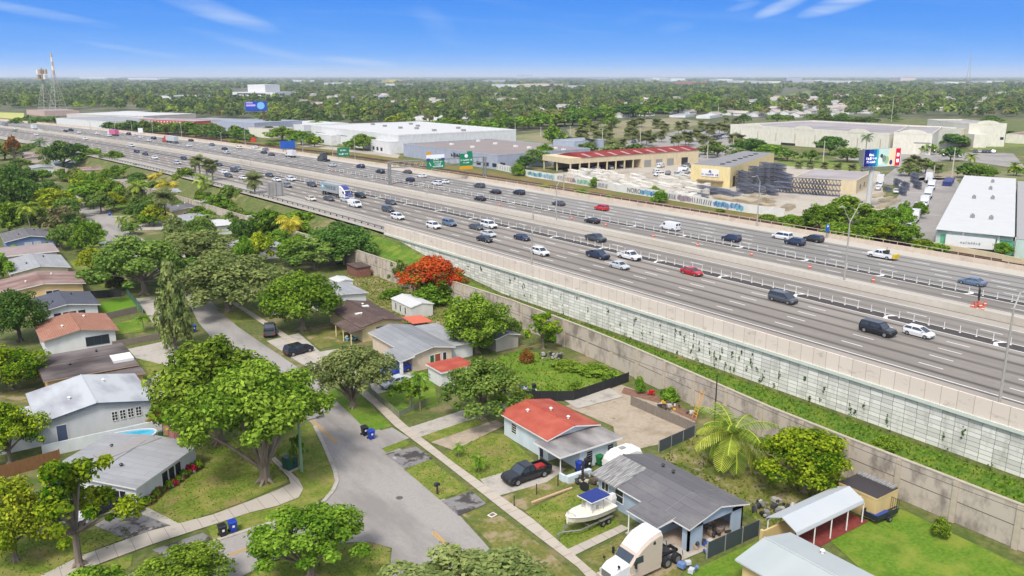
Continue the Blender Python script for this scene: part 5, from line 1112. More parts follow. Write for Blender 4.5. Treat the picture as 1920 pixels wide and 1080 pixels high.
def make_car(kind, color):
    Lg, Wd, H, wr, belt, sec, cab = SPEC[kind]; t = thing('parked_car', None, None); pm = PAINT[color]; w2 = Wd / 2
    b = MB(); b.loft([ringx(x * Lg, w2 * q, zb, (zb + zt) / 2 + .08, zt) for x, q, zb, zt in sec])
    x0, x1, x2, x3 = [v * Lg for v in cab]; zb = belt - .03; wb, wt = w2 * .9, w2 * .74
    if kind in ('van',): wb, wt = w2 * .97, w2 * .86
    if kind in ('big suv', 'suv', 'minivan', 'pickup'): wt = w2 * .79
    B = [(x0, -wb, zb), (x1, -wb, zb), (x1, wb, zb), (x0, wb, zb)]; T = [(x2, -wt, H - .07), (x3, -wt, H - .07), (x3, wt, H - .07), (x2, wt, H - .07)]
    if kind == 'pickup':
        for s_ in (-1, 1): b.box(-.5 * Lg, s_ * w2 * .9 - .07, .8, -.12 * Lg, s_ * w2 * .9 + .07, 1.22)
        b.box(-.5 * Lg, -w2 * .9, .8, -.485 * Lg, w2 * .9, 1.2)
    if kind == 'van': b.hexa(B, T)
    for p, q in zip(B, T): b.tube([p, q], .06, 5)
    for s_ in (-1, 1):
        xm = (x2 + x3) / 2 - .05; b.tube([(xm, s_ * wb, zb), (xm, s_ * wt, H - .07)], .05, 5)
    b.hexa([(x2 - .06, -wt - .03, H - .09), (x3 + .05, -wt - .03, H - .09), (x3 + .05, wt + .03, H - .09), (x2 - .06, wt + .03, H - .09)], [(x2 + .08, -wt + .06, H), (x3 - .1, -wt + .06, H), (x3 - .1, wt - .06, H), (x2 + .08, wt - .06, H)])
    b.build('body', pm, t)
    g = MB()
    if kind == 'van':
        f = lambda a, c, s_: tuple(a[i] + (c[i] - a[i]) * s_ for i in range(3))
        q = [f(B[1], T[1], .15), f(B[2], T[2], .15), f(B[2], T[2], .92), f(B[1], T[1], .92)]; g.face([(p[0] + .03, p[1] * .93, p[2]) for p in q])
        q = [f(B[0], T[0], .3), f(B[3], T[3], .3), f(B[3], T[3], .8), f(B[0], T[0], .8)]
        for s_ in (-1, 1): g.face([(q[0][0] - .03, s_ * wb * .85, q[0][2]), (q[0][0] - .03, s_ * wb * .12, q[0][2]), (q[2][0] - .03, s_ * wb * .12, q[2][2]), (q[2][0] - .03, s_ * wb * .8, q[2][2])])
        for s_ in (-1, 1): g.face([(x1 - .25, s_ * (wb + .012), zb + .12), (x1 - 1.2, s_ * (wb + .012), zb + .12), (x1 - 1.2, s_ * (wt + .05), H - .3), (x3 + .1, s_ * (wt + .05), H - .3)])
    else: g.hexa([(p[0], p[1] * .985, p[2]) for p in B], [(p[0], p[1] * .985, p[2]) for p in T])
    g.build('windows', m_cgl, t)
    if kind == 'pickup': b = MB(); b.box(-.484 * Lg, -w2 * .82, .8, -.125 * Lg, w2 * .82, .88); b.build('bed_liner', m_blkpl, t)
    wm = MB(); wm.tube([(0, -.11, 0), (0, .11, 0)], wr, 14, 0); wm.tube([(0, -.125, 0), (0, .125, 0)], wr * .62, 10, 1); me = None
    for xs in (-.31, .32):
        for s_ in (-1, 1):
            o = link('wheel', me, t) if me else wm.build('wheel', [m_tyre, m_rim], t); me = o.data; o.location = (xs * Lg, s_ * (w2 - .1), wr)
    zt = sec[-1][3]; ym = w2 * .62; me = None
    for s_ in (-1, 1):
        b = MB(); b.obox((.478 * Lg, s_ * ym, zt - .16), (.22, .34, .17), -s_ * .3 * 0); b.build('headlight', m_lamp, t)
        b = MB(); zr = sec[0][3]; b.box(-.5 * Lg - .015, s_ * w2 * .74 - .14, zr - .34, -.47 * Lg, s_ * w2 * .74 + .14, zr - .08); b.build('tail_light', m_tail, t)
    b = MB(); b.box(.47 * Lg, -w2 * .55, .4, .5 * Lg + .012, w2 * .55, zt - .16); b.build('grille', m_blkpl, t)
    b = MB(); b.box(-.47 * Lg, -w2 * .9, .2, .46 * Lg, w2 * .9, .34); b.build('underbody', m_blkpl, t)
    for s_ in (-1, 1): b = MB(); b.box(x1 - .55, s_ * (w2 + .02) - .09, belt - .02, x1 - .35, s_ * (w2 + .02) + .09, belt + .16); b.build('mirror', pm, t)
    return t
NM = {'sedan': 'sedan_car', 'suv': 'suv_car', 'big suv': 'suv_car', 'hatchback': 'hatchback_car', 'minivan': 'minivan', 'pickup': 'pickup_truck', 'van': 'van'}
def put_car(kind, color, loc, rz, label, group=None):
    k = (kind, color); c = copy_tree(CARS[k]) if k in CARS else make_car(kind, color)
    CARS.setdefault(k, c)
    c.name = NM[kind]; c.location = loc; c.rotation_euler = (0, 0, rz)
    tag(c, label, {'sedan': 'car', 'suv': 'car', 'big suv': 'car', 'hatchback': 'car', 'pickup': 'pickup truck'}.get(kind, kind), group)
    return c
def heading(y): return math.atan2(1, bend(y + 1) - bend(y)) if y else math.pi / 2
SBL = [('big suv', 'black', 1645, 626, 'large black suv abreast of a white hatchback in the near lanes'), ('hatchback', 'white', 1722, 630, 'white hatchback beside the large black suv'), ('minivan', 'dark grey', 1468, 566, 'dark grey minivan alone next to the dark buffer'),
 ('sedan', 'red', 1297, 515, 'dark red sedan hugging the delineator posts'), ('pickup', 'white', 1180, 486, 'white crew cab pickup next to the delineator posts'), ('pickup', 'navy', 1121, 484, 'navy pickup with open bed left of the white crew cab pickup'), ('sedan', 'silver', 1161, 503, 'silver white sedan below the two pickups'),
 ('suv', 'white', 1013, 478, 'white suv in the lane by the near shoulder lamp'), ('sedan', 'navy', 979, 450, 'navy sedan just ahead of the trio by the white jeep'), ('pickup', 'dark grey', 1117, 452, 'dark grey pickup in the near express lane'), ('suv', 'white', 813, 428, 'white suv beside a blue-grey suv in the near lanes'),
 ('suv', 'blue-grey', 843, 423, 'blue-grey suv beside a white suv in the near lanes'), ('sedan', 'dark grey', 893, 430, 'dark grey sedan beside the boxy white suv'), ('big suv', 'white', 917, 427, 'boxy white suv next to the buffer posts'), ('sedan', 'silver', 916, 443, 'silver sedan overlapping a dark sedan'), ('sedan', 'black', 909, 453, 'black sedan overlapped by the silver sedan'),
 ('suv', 'white', 746, 411, 'white suv following two dark cars past the trees'), ('suv', 'dark grey', 728, 397, 'dark grey suv directly behind a white suv'), ('sedan', 'dark grey', 733, 383, 'dark grey sedan along the buffer with a grey suv beside it'), ('van', 'white', 666, 388, 'white van below the container truck'), ('sedan', 'silver', 649, 378, 'silver sedan beside the cab of the container truck'),
 ('sedan', 'dark grey', 617, 376, 'dark sedan running alongside the container trailer'), ('sedan', 'beige', 583, 376, 'beige white sedan beside the guardrail'), ('suv', 'black', 676, 371, 'black suv ahead of the container truck cab'), ('suv', 'dark grey', 585, 350, 'dark suv just behind the container truck'), ('suv', 'grey', 539, 351, 'grey suv beside the backs of two sign panels'),
 ('suv', 'white', 546, 339, 'white suv right of the white sedan in mid distance'), ('sedan', 'white', 519, 340, 'white sedan left of a white suv in mid distance'), ('sedan', 'dark grey', 506, 331, 'dark sedan leading a white sedan in mid distance'), ('sedan', 'grey', 447, 318, 'grey sedan overlapping a dark suv in mid distance'), ('suv', 'dark grey', 440, 322, 'dark suv half behind the grey sedan in mid distance'),
 ('sedan', 'white', 420, 325, 'white sedan above a dark sedan near the four palms'), ('sedan', 'dark grey', 429, 332, 'dark sedan beneath the white sedan near the four palms'), ('sedan', 'white', 456, 336, 'white sedan partly hidden by the twin headed fan palm'), ('sedan', 'navy', 411, 311, 'navy sedan right of the four palms'), ('sedan', 'white', 374, 310, 'white sedan behind the four palms'), ('sedan', 'black', 395, 323, 'black sedan seen between palm stems'),
 ('sedan', 'navy', 345, 299, 'navy sedan above the bright green round tree'), ('suv', 'silver', 333, 308, 'silver suv touching the top of the bright green round tree'), ('sedan', 'white', 290, 298, 'white sedan behind the leaning dead palm stem'), ('sedan', 'navy', 273, 291, 'navy sedan second ahead of the white suv far up the near lanes'), ('sedan', 'navy', 257, 286, 'navy sedan just ahead of the white suv far up the near lanes'),
 ('suv', 'white', 247, 275, 'white suv far up the near lanes by the median'), ('sedan', 'white', 159, 262, 'white sedan above the dark spreading trees far up the near lanes'), ('sedan', 'white', 68, 254, 'white sedan furthest up the near lanes')]
NBL = [('minivan', 'white', 1466, 448, 'white minivan in a trio on the far carriageway'), ('suv', 'navy', 1490, 459, 'navy suv nearest us in the trio on the far carriageway'), ('suv', 'black', 1525, 453, 'black suv at the right of the trio on the far carriageway'), ('sedan', 'blue-grey', 1822, 534, 'blue-grey car alone at the right end of the far carriageway'), ('suv', 'navy', 1371, 452, 'navy suv alone beside the far buffer posts'),
 ('van', 'white', 1256, 431, 'white cargo van on the far carriageway'), ('suv', 'bright red', 1128, 394, 'bright red car on the far carriageway'), ('sedan', 'black', 1110, 418, 'black sedan in the far express lane'), ('sedan', 'dark grey', 1047, 385, 'dark sedan behind the tall median lamp'), ('suv', 'black', 973, 365, 'black suv left of the dark sedan by the tall lamp'), ('sedan', 'black', 900, 376, 'black sedan in the far express lane past the gantry'), ('sedan', 'black', 929, 363, 'black sedan to the right of a dark car past the gantry'),
 ('suv', 'dark grey', 899, 352, 'dark grey suv by itself past the gantry signs'), ('suv', 'white', 819, 347, 'white suv overlapping a white car under the gantry signs'), ('sedan', 'white', 833, 344, 'white car behind the white suv under the gantry signs'), ('hatchback', 'navy', 769, 340, 'navy hatchback just right of the gantry post'), ('sedan', 'white', 791, 333, 'white car with dark roof below the green gantry sign'), ('sedan', 'dark grey', 764, 325, 'dark car beyond the gantry post'), ('suv', 'black', 713, 325, 'black suv left of the gantry post'),
 ('suv', 'navy', 676, 315, 'navy suv between the silver sedan and the gantry'), ('sedan', 'silver', 623, 312, 'silver sedan next to the dark tractor unit'), ('sedan', 'dark grey', 509, 292, 'dark car lowest of three left of the white box truck'), ('sedan', 'navy', 495, 288, 'navy car middle of three left of the white box truck'), ('sedan', 'grey', 498, 282, 'dull grey car uppermost of three left of the white box truck'), ('suv', 'cream', 448, 279, 'cream suv near the far shoulder left of the blue sign'), ('sedan', 'white', 478, 278, 'white car touching the far shoulder left of the blue sign'),
 ('sedan', 'black', 421, 281, 'black car above a silver car in the far lanes'), ('suv', 'silver', 425, 288, 'silver suv below a black car by the median'), ('sedan', 'blue-grey', 397, 273, 'blue-grey car under the double armed lamp'), ('sedan', 'white', 354, 275, 'white car below the black car near the red cabbed truck'), ('sedan', 'black', 358, 265, 'black car following the red cabbed truck'), ('sedan', 'dark grey', 329, 269, 'dark car beside the red cabbed truck trailer'), ('suv', 'navy', 288, 261, 'navy suv just ahead of the red cabbed truck'), ('sedan', 'white', 279, 265, 'white car beside a navy suv ahead of the red cabbed truck'),
 ('sedan', 'white', 264, 259, 'white car in the middle of the gap before the pink trailer'), ('sedan', 'white', 252, 255, 'white car beside a black car behind the pink trailer'), ('suv', 'black', 241, 253, 'black suv behind the pink trailer'), ('suv', 'white', 205, 256, 'white suv alongside the pink trailer'), ('sedan', 'white', 182, 252, 'white car ahead of the pink trailer'), ('sedan', 'white', 148, 250, 'white car below the two dark vehicles far up the road'), ('sedan', 'navy', 123, 247, 'navy car left of a black pickup far up the road'), ('pickup', 'black', 133, 246, 'black pickup far up the road'),
 ('sedan', 'white', 75, 245, 'white car just behind the white box truck far up the road'), ('sedan', 'white', 29, 243, 'white car at the far left end of the highway')]
hj = random.Random(4)
for kd, cl_, px, py, lab in SBL:
    x, y, z = G(px, py, 6.0); put_car(kd, cl_, (x, y, Z + .01), heading(y) + math.pi + hj.uniform(-.012, .012), lab, None)
for kd, cl_, px, py, lab in NBL:
    x, y, z = G(px, py, 6.0); put_car(kd, cl_, (x, y, Z + .01), heading(y) + hj.uniform(-.012, .012), lab, None)
# white service pickup with a yellow rear attenuator
x, y, z = G(1652, 484, 6.0); c = put_car('pickup', 'white', (x, y, Z + .01), heading(y), 'white service pickup carrying yellow gear at its tail on the far carriageway')
b = MB(); b.box(-3.5, -.9, .5, -2.95, .9, 1.35); b.build('yellow_bumper', flatcol('safety_yellow', S(240, 206, 40)), c); b = MB(); b.box(-1.4, -.7, 1.2, -.9, .7, 1.9); b.tube([(-1.1, 0, 1.8), (-1.1, 0, 2.6)], .06, 5); b.build('tool_rack', m_dkmet, c)
# trucks
def wheelset(t, xs, w2, r):
    wm = MB(); wm.tube([(0, -.24, 0), (0, .24, 0)], r, 16, 0); wm.tube([(0, -.25, 0), (0, .25, 0)], r * .58, 12, 1); me = None
    for x in xs:
        for s_ in (-1, 1):
            o = link('wheel', me, t) if me else wm.build('wheel', [m_tyre, m_rim], t); me = o.data; o.location = (x, s_ * (w2 - .25), r)
def tractor(label, loc, rz, paint, roofp=None, day=False, name='truck_tractor'):
    """sleeper-cab road tractor, nose toward +x, about 8 m long"""
    t = thing(name, label, 'truck', loc, rz); w2 = 1.22; p2 = roofp or paint
    b = MB(); b.loft([[(x, -q, zb), (x, -q, zt - .18), (x, -q + .14, zt), (x, q - .14, zt), (x, q, zt - .18), (x, q, zb)] for x, q, zb, zt in ((1.95, 1.0, .7, 2.02), (3.2, .95, .7, 1.86), (3.75, .84, .7, 1.62), (3.88, .8, .75, 1.45))], 0); b.build('hood', p2, t)
    rings = [(-1.75, w2, .95, 3.95), (-1.3, w2, .95, 4.02), (-.2, w2, .95, 3.78), (.7, w2 - .02, .95, 3.3), (1.25, w2 - .04, .95, 2.82), (1.45, w2 - .05, .95, 2.72), (2.0, w2 - .12, .95, 1.98)]
    b = MB(); b.loft([[(x, -q, zb), (x, -q, zt - .3), (x, -q + .22, zt), (x, q - .22, zt), (x, q, zt - .3), (x, q, zb)] for x, q, zb, zt in rings], 0); b.build('cab', paint, t)
    b = MB(); b.loft([[(x, -q + .2, zt + .01), (x, -q + .3, zt + .06), (x, q - .3, zt + .06), (x, q - .2, zt + .01)] for x, q, zb, zt in rings[:5]], 0); b.build('roof_fairing', p2, t)
    b = MB(); b.face([(1.48, -.98, 2.68), (1.48, .98, 2.68), (2.02, .92, 2.02), (2.02, -.92, 2.02)][::-1]); b.face([(1.5, 0, 2.7), (1.5, .02, 2.7), (2.03, .02, 2.03), (2.03, 0, 2.03)]); b.build('windshield', m_cgl, t)
    for s_ in (-1, 1):
        b = MB(); b.face([(.55, s_ * (w2 + .01), 1.85), (1.72, s_ * (w2 - .06), 1.85), (1.45, s_ * (w2 - .04), 2.5), (.62, s_ * (w2 + .01), 2.55)]); b.build('side_window', m_cgl, t)
        b = MB(); b.face([(-.95, s_ * (w2 + .01), 3.1), (-.6, s_ * (w2 + .01), 3.1), (-.55, s_ * (w2 + .01), 3.35), (-.8, s_ * (w2 + .01), 3.5)]); b.build('sleeper_window', m_cgl, t)
        b = MB(); b.box(-1.7, s_ * (w2 - .12) - .1, .45, 2.1, s_ * (w2 - .12) + .1, .98); b.build('side_fairing', paint, t)
        b = MB(); b.tube([(1.6, s_ * 1.15, 2.1), (1.75, s_ * 1.5, 2.15)], .03, 5); b.box(1.68, s_ * 1.5 - .12, 1.75, 1.8, s_ * 1.5 + .12, 2.4); b.build('mirror', m_blkpl, t)
        b = MB(); b.box(3.62, s_ * .82 - .14, 1.05, 3.84, s_ * .82 + .14, 1.3); b.build('headlight', m_lamp, t)
        b = MB(); b.tube([(3.3, s_ * .82, 1.8), (3.3, s_ * .98, 2.2)], .03, 4); b.box(3.22, s_ * .98 - .1, 2.1, 3.36, s_ * .98 + .1, 2.3); b.build('hood_mirror', m_blkpl, t)
    b = MB(); b.box(3.86, -.6, .85, 3.92, .6, 1.5); b.build('grille', m_rim, t); b = MB(); b.box(3.5, -1.15, .42, 4.02, 1.15, .78); b.build('bumper', paint, t)
    b = MB(); b.box(-4.6, -.5, .75, 3.4, -.28, 1.0); b.box(-4.6, .28, .75, 3.4, .5, 1.0); b.box(-4.6, -.5, .75, -4.4, .5, 1.0); b.tube([(-1.9, .4, 1.0), (-1.9, .4, 2.2)], .05, 5); b.tube([(-1.9, -.3, 1.4), (-2.6, 0, 1.0)], .05, 5); b.build('frame', m_blkpl, t)
    b = MB(); b.cyl(-3.3, 0, 1.0, 1.16, .52, 12); b.build('fifth_wheel', m_dkmet, t)
    b = MB(); b.tube([(-4.6, -1.05, 1.1), (-4.7, -1.05, .55)], .04, 4); b.tube([(-4.6, 1.05, 1.1), (-4.7, 1.05, .55)], .04, 4); b.build('mudflap', m_blkpl, t)
    wheelset(t, (2.7, -2.6, -3.9), w2, .51); return t
def trailer(t, x0, x1, paint, z0=1.25, z1=4.05, w2=1.28, name='trailer_box', wheels=True):
    b = MB(); b.box(x0, -w2, z0, x1, w2, z1); b.build(name, paint, t)
    b = MB(); b.box(x0, -.6, .85, x1, .6, z0); b.build('trailer_frame', m_blkpl, t)
    if wheels: wheelset(t, (x0 + 1.0, x0 + 2.3), w2, .5)
x, y, z = G(1192, 1052, 0); tractor('tan sleeper-cab truck tractor with a white roof parked by the blue-grey house', (48.1, 48.6, 0.03), math.pi, PAINT['tan'], PAINT['white'])
m_box = flatcol('container_grey', S(178, 186, 190)); m_bluecab = PAINT['navy']
x, y, z = G(640, 370, 6); hd = heading(y) + math.pi
t = tractor('white and blue tractor hauling a pale grey lettered container', (x, y - 3.0, Z), hd, PAINT['white'], flatcol('fairing_blue', S(70, 80, 160), rough=.3), name='container_truck'); trailer(t, -14.2, -2.3, m_box, name='container')
m_txt = flatcol('dark_lettering', S(60, 84, 100)); text('lettering', 'MAERSK', 1.9, m_txt, t, (-7.4, -1.30, 2.75), (math.pi / 2, 0, 0), sx=1.15)
b = MB(); b.box(-13.9, -1.31, 2.0, -12.0, -1.285, 3.9); lo = b.build('emblem', flatcol('light_blue', S(120, 196, 224)), t)
b = MB(); b.face([(-12.95 + (.75 if k % 2 == 0 else .32) * math.cos(.45 * k * 2), -1.32, 2.95 + (.75 if k % 2 == 0 else .32) * math.sin(.45 * k * 2)) for k in range(7)]); b.build('star', m_white, lo)
x, y, z = G(322, 268, 6); t = tractor('red cabbed truck pulling a white box trailer on the far lanes', (x - 1, y + 8, Z), heading(y), PAINT['bright red'], name='semi_truck'); trailer(t, -14.5, -2.3, flatcol('trailer_white', S(214, 220, 222)))
x, y, z = G(214, 255, 6); t = tractor('white cabbed truck pulling a pink trailer far up the far lanes', (x - 1, y + 8, Z), heading(y), PAINT['white'], name='semi_truck'); trailer(t, -12, -2.3, PAINT['pink'])
x, y, z = G(606, 302, 6); tractor('dark tractor unit running without trailer on the far lanes', (x, y, Z), heading(y), PAINT['dark grey'])
def box_truck(label, loc, rz, paint, L_=5.2, group=None, name='box_truck'):
    t = thing(name, label, 'truck', loc, rz, group); b = MB(); b.loft([ringx(xx, q, .6, 1.3, zt) for xx, q, zt in ((L_ / 2 - .2, 1.05, 2.3), (L_ / 2 + .9, 1.05, 2.3), (L_ / 2 + 1.4, 1.0, 1.6), (L_ / 2 + 2.3, .9, 1.35))]); b.build('cab', PAINT['white'], t)
    b = MB(); b.box(-L_ / 2, -1.2, .95, L_ / 2 - .25, 1.2, 3.5); b.build('cargo_box', paint, t)
    b = MB(); b.face([(L_ / 2 + .93, -.95, 2.25), (L_ / 2 + .93, .95, 2.25), (L_ / 2 + 1.42, .95, 1.62), (L_ / 2 + 1.42, -.95, 1.62)][::-1])
    for s_ in (-1, 1): b.face([(L_ / 2 + .1, s_ * 1.06, 1.5), (L_ / 2 + 1.2, s_ * 1.05, 1.5), (L_ / 2 + .9, s_ * 1.0, 2.15), (L_ / 2 + .1, s_ * 1.0, 2.15)])
    b.build('windows', m_cgl, t); b = MB(); b.box(-L_ / 2, -.5, .6, L_ / 2 + 2, .5, .95); b.build('frame', m_blkpl, t); wheelset(t, (-L_ / 2 + 1.2, L_ / 2 + 1.4), 1.15, .42); return t
x, y, z = G(547, 295, 6); box_truck('white box truck on the far lanes left of the blue sign', (x, y, Z), heading(y), PAINT['white'])
x, y, z = G(64, 243, 6); box_truck('white box truck near the far left end of the highway', (x, y, Z), heading(y), PAINT['white'])
x, y, z = G(10, 238, 6); box_truck('grey box truck cut by the left picture edge on the highway', (x, y, Z), heading(y), PAINT['grey'], 7)
# parked in the neighbourhood
E_ = 0.0; Wt = math.pi; Nn = math.pi / 2; Ss = -math.pi / 2
c = put_car('pickup', 'black', (50.4, 69.15, .08), Wt, 'shiny black pickup on the driveway of the red roofed house')
b = MB(); b.box(-2.4, -.5, .86, -1.2, .4, 1.12); b.obox((-1.5, .3, .9), (.9, .3, .3), .5); tag(b.build('load', flatcol('red_load', S(190, 50, 50)), None, (50.4, 69.15, .08), Wt), 'red toolbox and hose lying in the bed of the black pickup', 'load')
def cpx(kind, color, px, py, rz, lab, z=.08): x, y, _ = G(px, py); return put_car(kind, color, (x, y, z), rz, lab)
cpx('pickup', 'dark grey', 506, 626, Nn - .35, 'dark grey pickup parked at the kerb under the rounded green tree'); cpx('suv', 'black', 560, 663, .15, 'black suv parked across the driveway behind the broad corner tree')
cpx('sedan', 'blue', 744, 699, Wt + .05, 'bright blue sedan in front of the peach house'); cpx('sedan', 'silver', 742, 724, Wt + .1, 'silver car under the trees by the fenced front lawn')
cpx('suv', 'white', 120, 990, Wt * 2 - .05, 'white suv parked under the sparse leaning tree'); cpx('suv', 'black', 200, 958, .12, 'black suv parked next to the flower bordered white house')
cpx('pickup', 'black', 218, 356, .2, 'black truck parked before the orange house carport'); cpx('van', 'white', 240, 370, 0.1, 'white van parked on the grass by the street end'); cpx('suv', 'silver', 195, 466, 1.2, 'silver suv parked by the street bend'); cpx('sedan', 'white', 518, 588, 1.2, 'white car half hidden by the rounded green tree')
# ---------------------------------------------------------------- east of the highway: grounds
ZE = 4.0
m_lot = blotch('lot_asphalt', S(176, 170, 164), S(150, 146, 142), .06, (.48, .66), fine=.8, var=.08, third=S(196, 190, 182), third_scale=.12, third_ramp=(.56, .7))
m_lot2 = blotch('yard_concrete', S(206, 196, 180), S(178, 166, 152), .06, (.5, .66), fine=.8, var=.08)
m_field = blotch('dry_field', S(158, 148, 112), S(186, 170, 144), .02, (.5, .66), fine=.3, var=.14, third=S(126, 140, 78), third_scale=.03, third_ramp=(.5, .64))
m_egr = blotch('east_grass', S(124, 144, 58), S(156, 150, 92), .04, (.5, .66), fine=.6, var=.2)
for nm, px, m in (('storage_yard', [(985, 332), (1100, 318), (1290, 298), (1470, 300), (1650, 322), (1660, 392), (1560, 408), (1400, 400), (1180, 360)], m_lot2),
                  ('truck_lot', [(1640, 420), (1690, 360), (1712, 332), (1790, 335), (1800, 345), (1750, 470), (1640, 460)], m_lot),
                  ('access_road', [(1660, 330), (1690, 306), (1745, 318), (1800, 336), (1720, 352), (1650, 345)], m_lot), ('parking_lot', [(1075, 302), (1180, 264), (1280, 244), (1362, 242), (1400, 266), (1368, 304), (1240, 308)], m_lot),
                  ('parking_lot', [(1560, 296), (1740, 284), (1900, 288), (1925, 318), (1800, 300), (1690, 308), (1600, 300)], m_lot), ('dry_field', [(1062, 243), (1170, 226), (1262, 221), (1335, 230), (1240, 246), (1130, 264), (1080, 268)], m_field),
                  ('dry_field', [(900, 262), (1050, 243), (1075, 262), (960, 275)], m_field), ('mown_field', [(1470, 180), (1515, 170), (1520, 180), (1475, 188)], m_egr), ('mown_field', [(-20, 223), (45, 223), (45, 212), (-20, 210)], mat('yellow_field', S(206, 206, 116), var=.08, scale=.05)),
                  ('grass_plot', [(1370, 302), (1450, 288), (1640, 308), (1620, 322), (1480, 312)], m_egr), ('grass_plot', [(1700, 340), (1790, 318), (1925, 322), (1925, 338), (1800, 336)], m_field), ('white_yard', [(560, 268), (750, 290), (745, 298), (540, 276)], m_lot2),
                  ('grass_plot', [(1800, 268), (1925, 262), (1925, 275), (1820, 282)], m_egr), ('side_lot', [(1905, 350), (1930, 345), (1960, 500), (1906, 480)], m_lot)):
    psheet(nm, px, m, ZE, .03 if 'lot' not in nm else .05)
# ---------------------------------------------------------------- buildings
def ebase(A, B):
    a, c = np.array(G(*A, ZE)), np.array(G(*B, ZE)); d = c - a; ln = float(np.linalg.norm(d)); d /= ln; n = np.array([-d[1], d[0], 0]); mid = (a + c) / 2
    if n @ np.array([mid[0], mid[1], 0]) < 0: n = -n
    return a, c, d, n, ln
def ebuild(label, A, B, top, depth, wm, rm, par=.5, wins=(), name='warehouse', cat='building', group=None, stripes=None, bays=None, domes=0, tm=None):
    """building whose front runs from pixel A to pixel B; local x along the front, y away from us"""
    a, c, d, n, ln = ebase(A, B); h = rise_to(a, top); rz = math.atan2(d[1], d[0]); t = thing(name, label, cat, (a[0], a[1], ZE), rz, group)
    b = MB(); b.box(0, 0, -.3, ln, depth, h); b.build('wall', wm, t)
    b = MB(); b.box(.25, .25, h, ln - .25, depth - .25, h + .12); b.build('roof', rm, t)
    if par:
        b = MB(); q = .3
        for x0, y0, x1, y1 in ((-.05, -.05, ln + .05, q), (-.05, depth - q, ln + .05, depth + .05), (-.05, q, q, depth - q), (ln - q, q, ln + .05, depth - q)): b.box(x0, y0, h, x1, y1, h + par)
        b.build('parapet', tm or wm, t)
    for x, z0, w_, h_, kd, m in wins:
        q = MB(); sd = 0
        if x < 0: q.box(ln - .05, -x - w_ / 2, z0, ln + .08, -x + w_ / 2, z0 + h_)      # right hand wall
        else: q.box(x - w_ / 2, -.08, z0, x + w_ / 2, .05, z0 + h_)
        q.build(kd, m, t)
    for k in range(domes):
        x = ln * (k + .5) / domes; b = MB(); r = 6.5; pr = [(x + r * math.cos(u), h + .3 + r * .34 * math.sin(u)) for u in [math.pi * i / 10 for i in range(11)]]
        b.side(pr, -.12, .25); b.build('curved_gable', wm, t)
    return t, ln, h
W_CRM = wallm('cream_block', 236, 231, 214); W_GB = wallm('grey_blue', 176, 182, 198); W_YEL = wallm('pale_yellow', 238, 218, 160); W_MINT = wallm('pale_mint', 204, 226, 216); W_SAND = wallm('sand', 226, 208, 172)
R_RUST = roofm('rust_felt', (178, 164, 158), (158, 148, 144), .05); R_MAROON = roofm('maroon', (150, 50, 46), (170, 66, 60), .2); R_LAV = roofm('lavender_grey', (176, 168, 170), (194, 186, 186), .06); R_BLUEG = roofm('blue_grey_roof', (186, 192, 202), (170, 174, 184), .08)
m_dkw = flatcol('dark_opening', S(52, 50, 56)); m_green_d = flatcol('green_door', S(118, 206, 160)); m_mgr = flatcol('mid_grey', S(170, 168, 166))
t, ln, h = ebuild('huge white warehouse with a flat white roof beyond the railway', (585, 264), (748, 288), 237, 78, W_WHITE, R_WHITE, .8, [(ln_, 5.5, 14, .5, 'wall_band', m_mgr) for ln_ in (14, 44, 74, 104)])
rr = random.Random(8)
for k in range(9): b = MB(); x, y = 10 + k * 11, rr.uniform(30, 60); b.box(x, y, h, x + 2.4, y + 1.8, h + 1.3); b.build('roof_unit', m_mgr, t)
for nm, A, B, tp in (('white office annex with dark windows left of the round green tree', (588, 268), (622, 273), 251), ('white office annex with dark windows right of the round green tree', (695, 283), (730, 289), 262)):
    ebuild(nm, A, B, tp, 12, W_WHITE, R_WHITE, .4, [(q, 1.0, 2.4, 1.8, 'window', m_dkw) for q in (4, 9, 14)], name='office_annex')
t, ln, h = ebuild('grey-blue warehouse with black graffiti on its long wall', (757, 293), (932, 318), 271, 56, W_GB, R_RUST, .5, [(ln_, 1.0, 3.2, 1.6, 'window', m_dkw) for ln_ in (66, 72, 78)] + [(84, 0, 3.4, 3.4, 'door', m_dkw)])
b = MB()
for k in range(9): x = 44 + k * 1.0; b.tube([(x, -.1, 3.2 + rr.uniform(-.6, .6)), (x + rr.uniform(-.8, .8), -.1, 4.6 + rr.uniform(-.6, .6)), (x + rr.uniform(.2, 1.2), -.1, 3.6)], .22, 5)
b.build('graffiti', m_blkpl, t)
for k in range(8): b = MB(); x, y = 8 + k * 10, rr.uniform(12, 44); b.box(x, y, h, x + 1.6, y + 1.6, h + 1); b.build('roof_unit', m_trim, t)
ebuild('small pale blue-grey building left of the open shed', (1037, 287), (1076, 291), 263, 22, wallm('mist', 190, 198, 212), R_BLUEG, .4, [(6, 0, 2.5, 3, 'door', m_trim)])
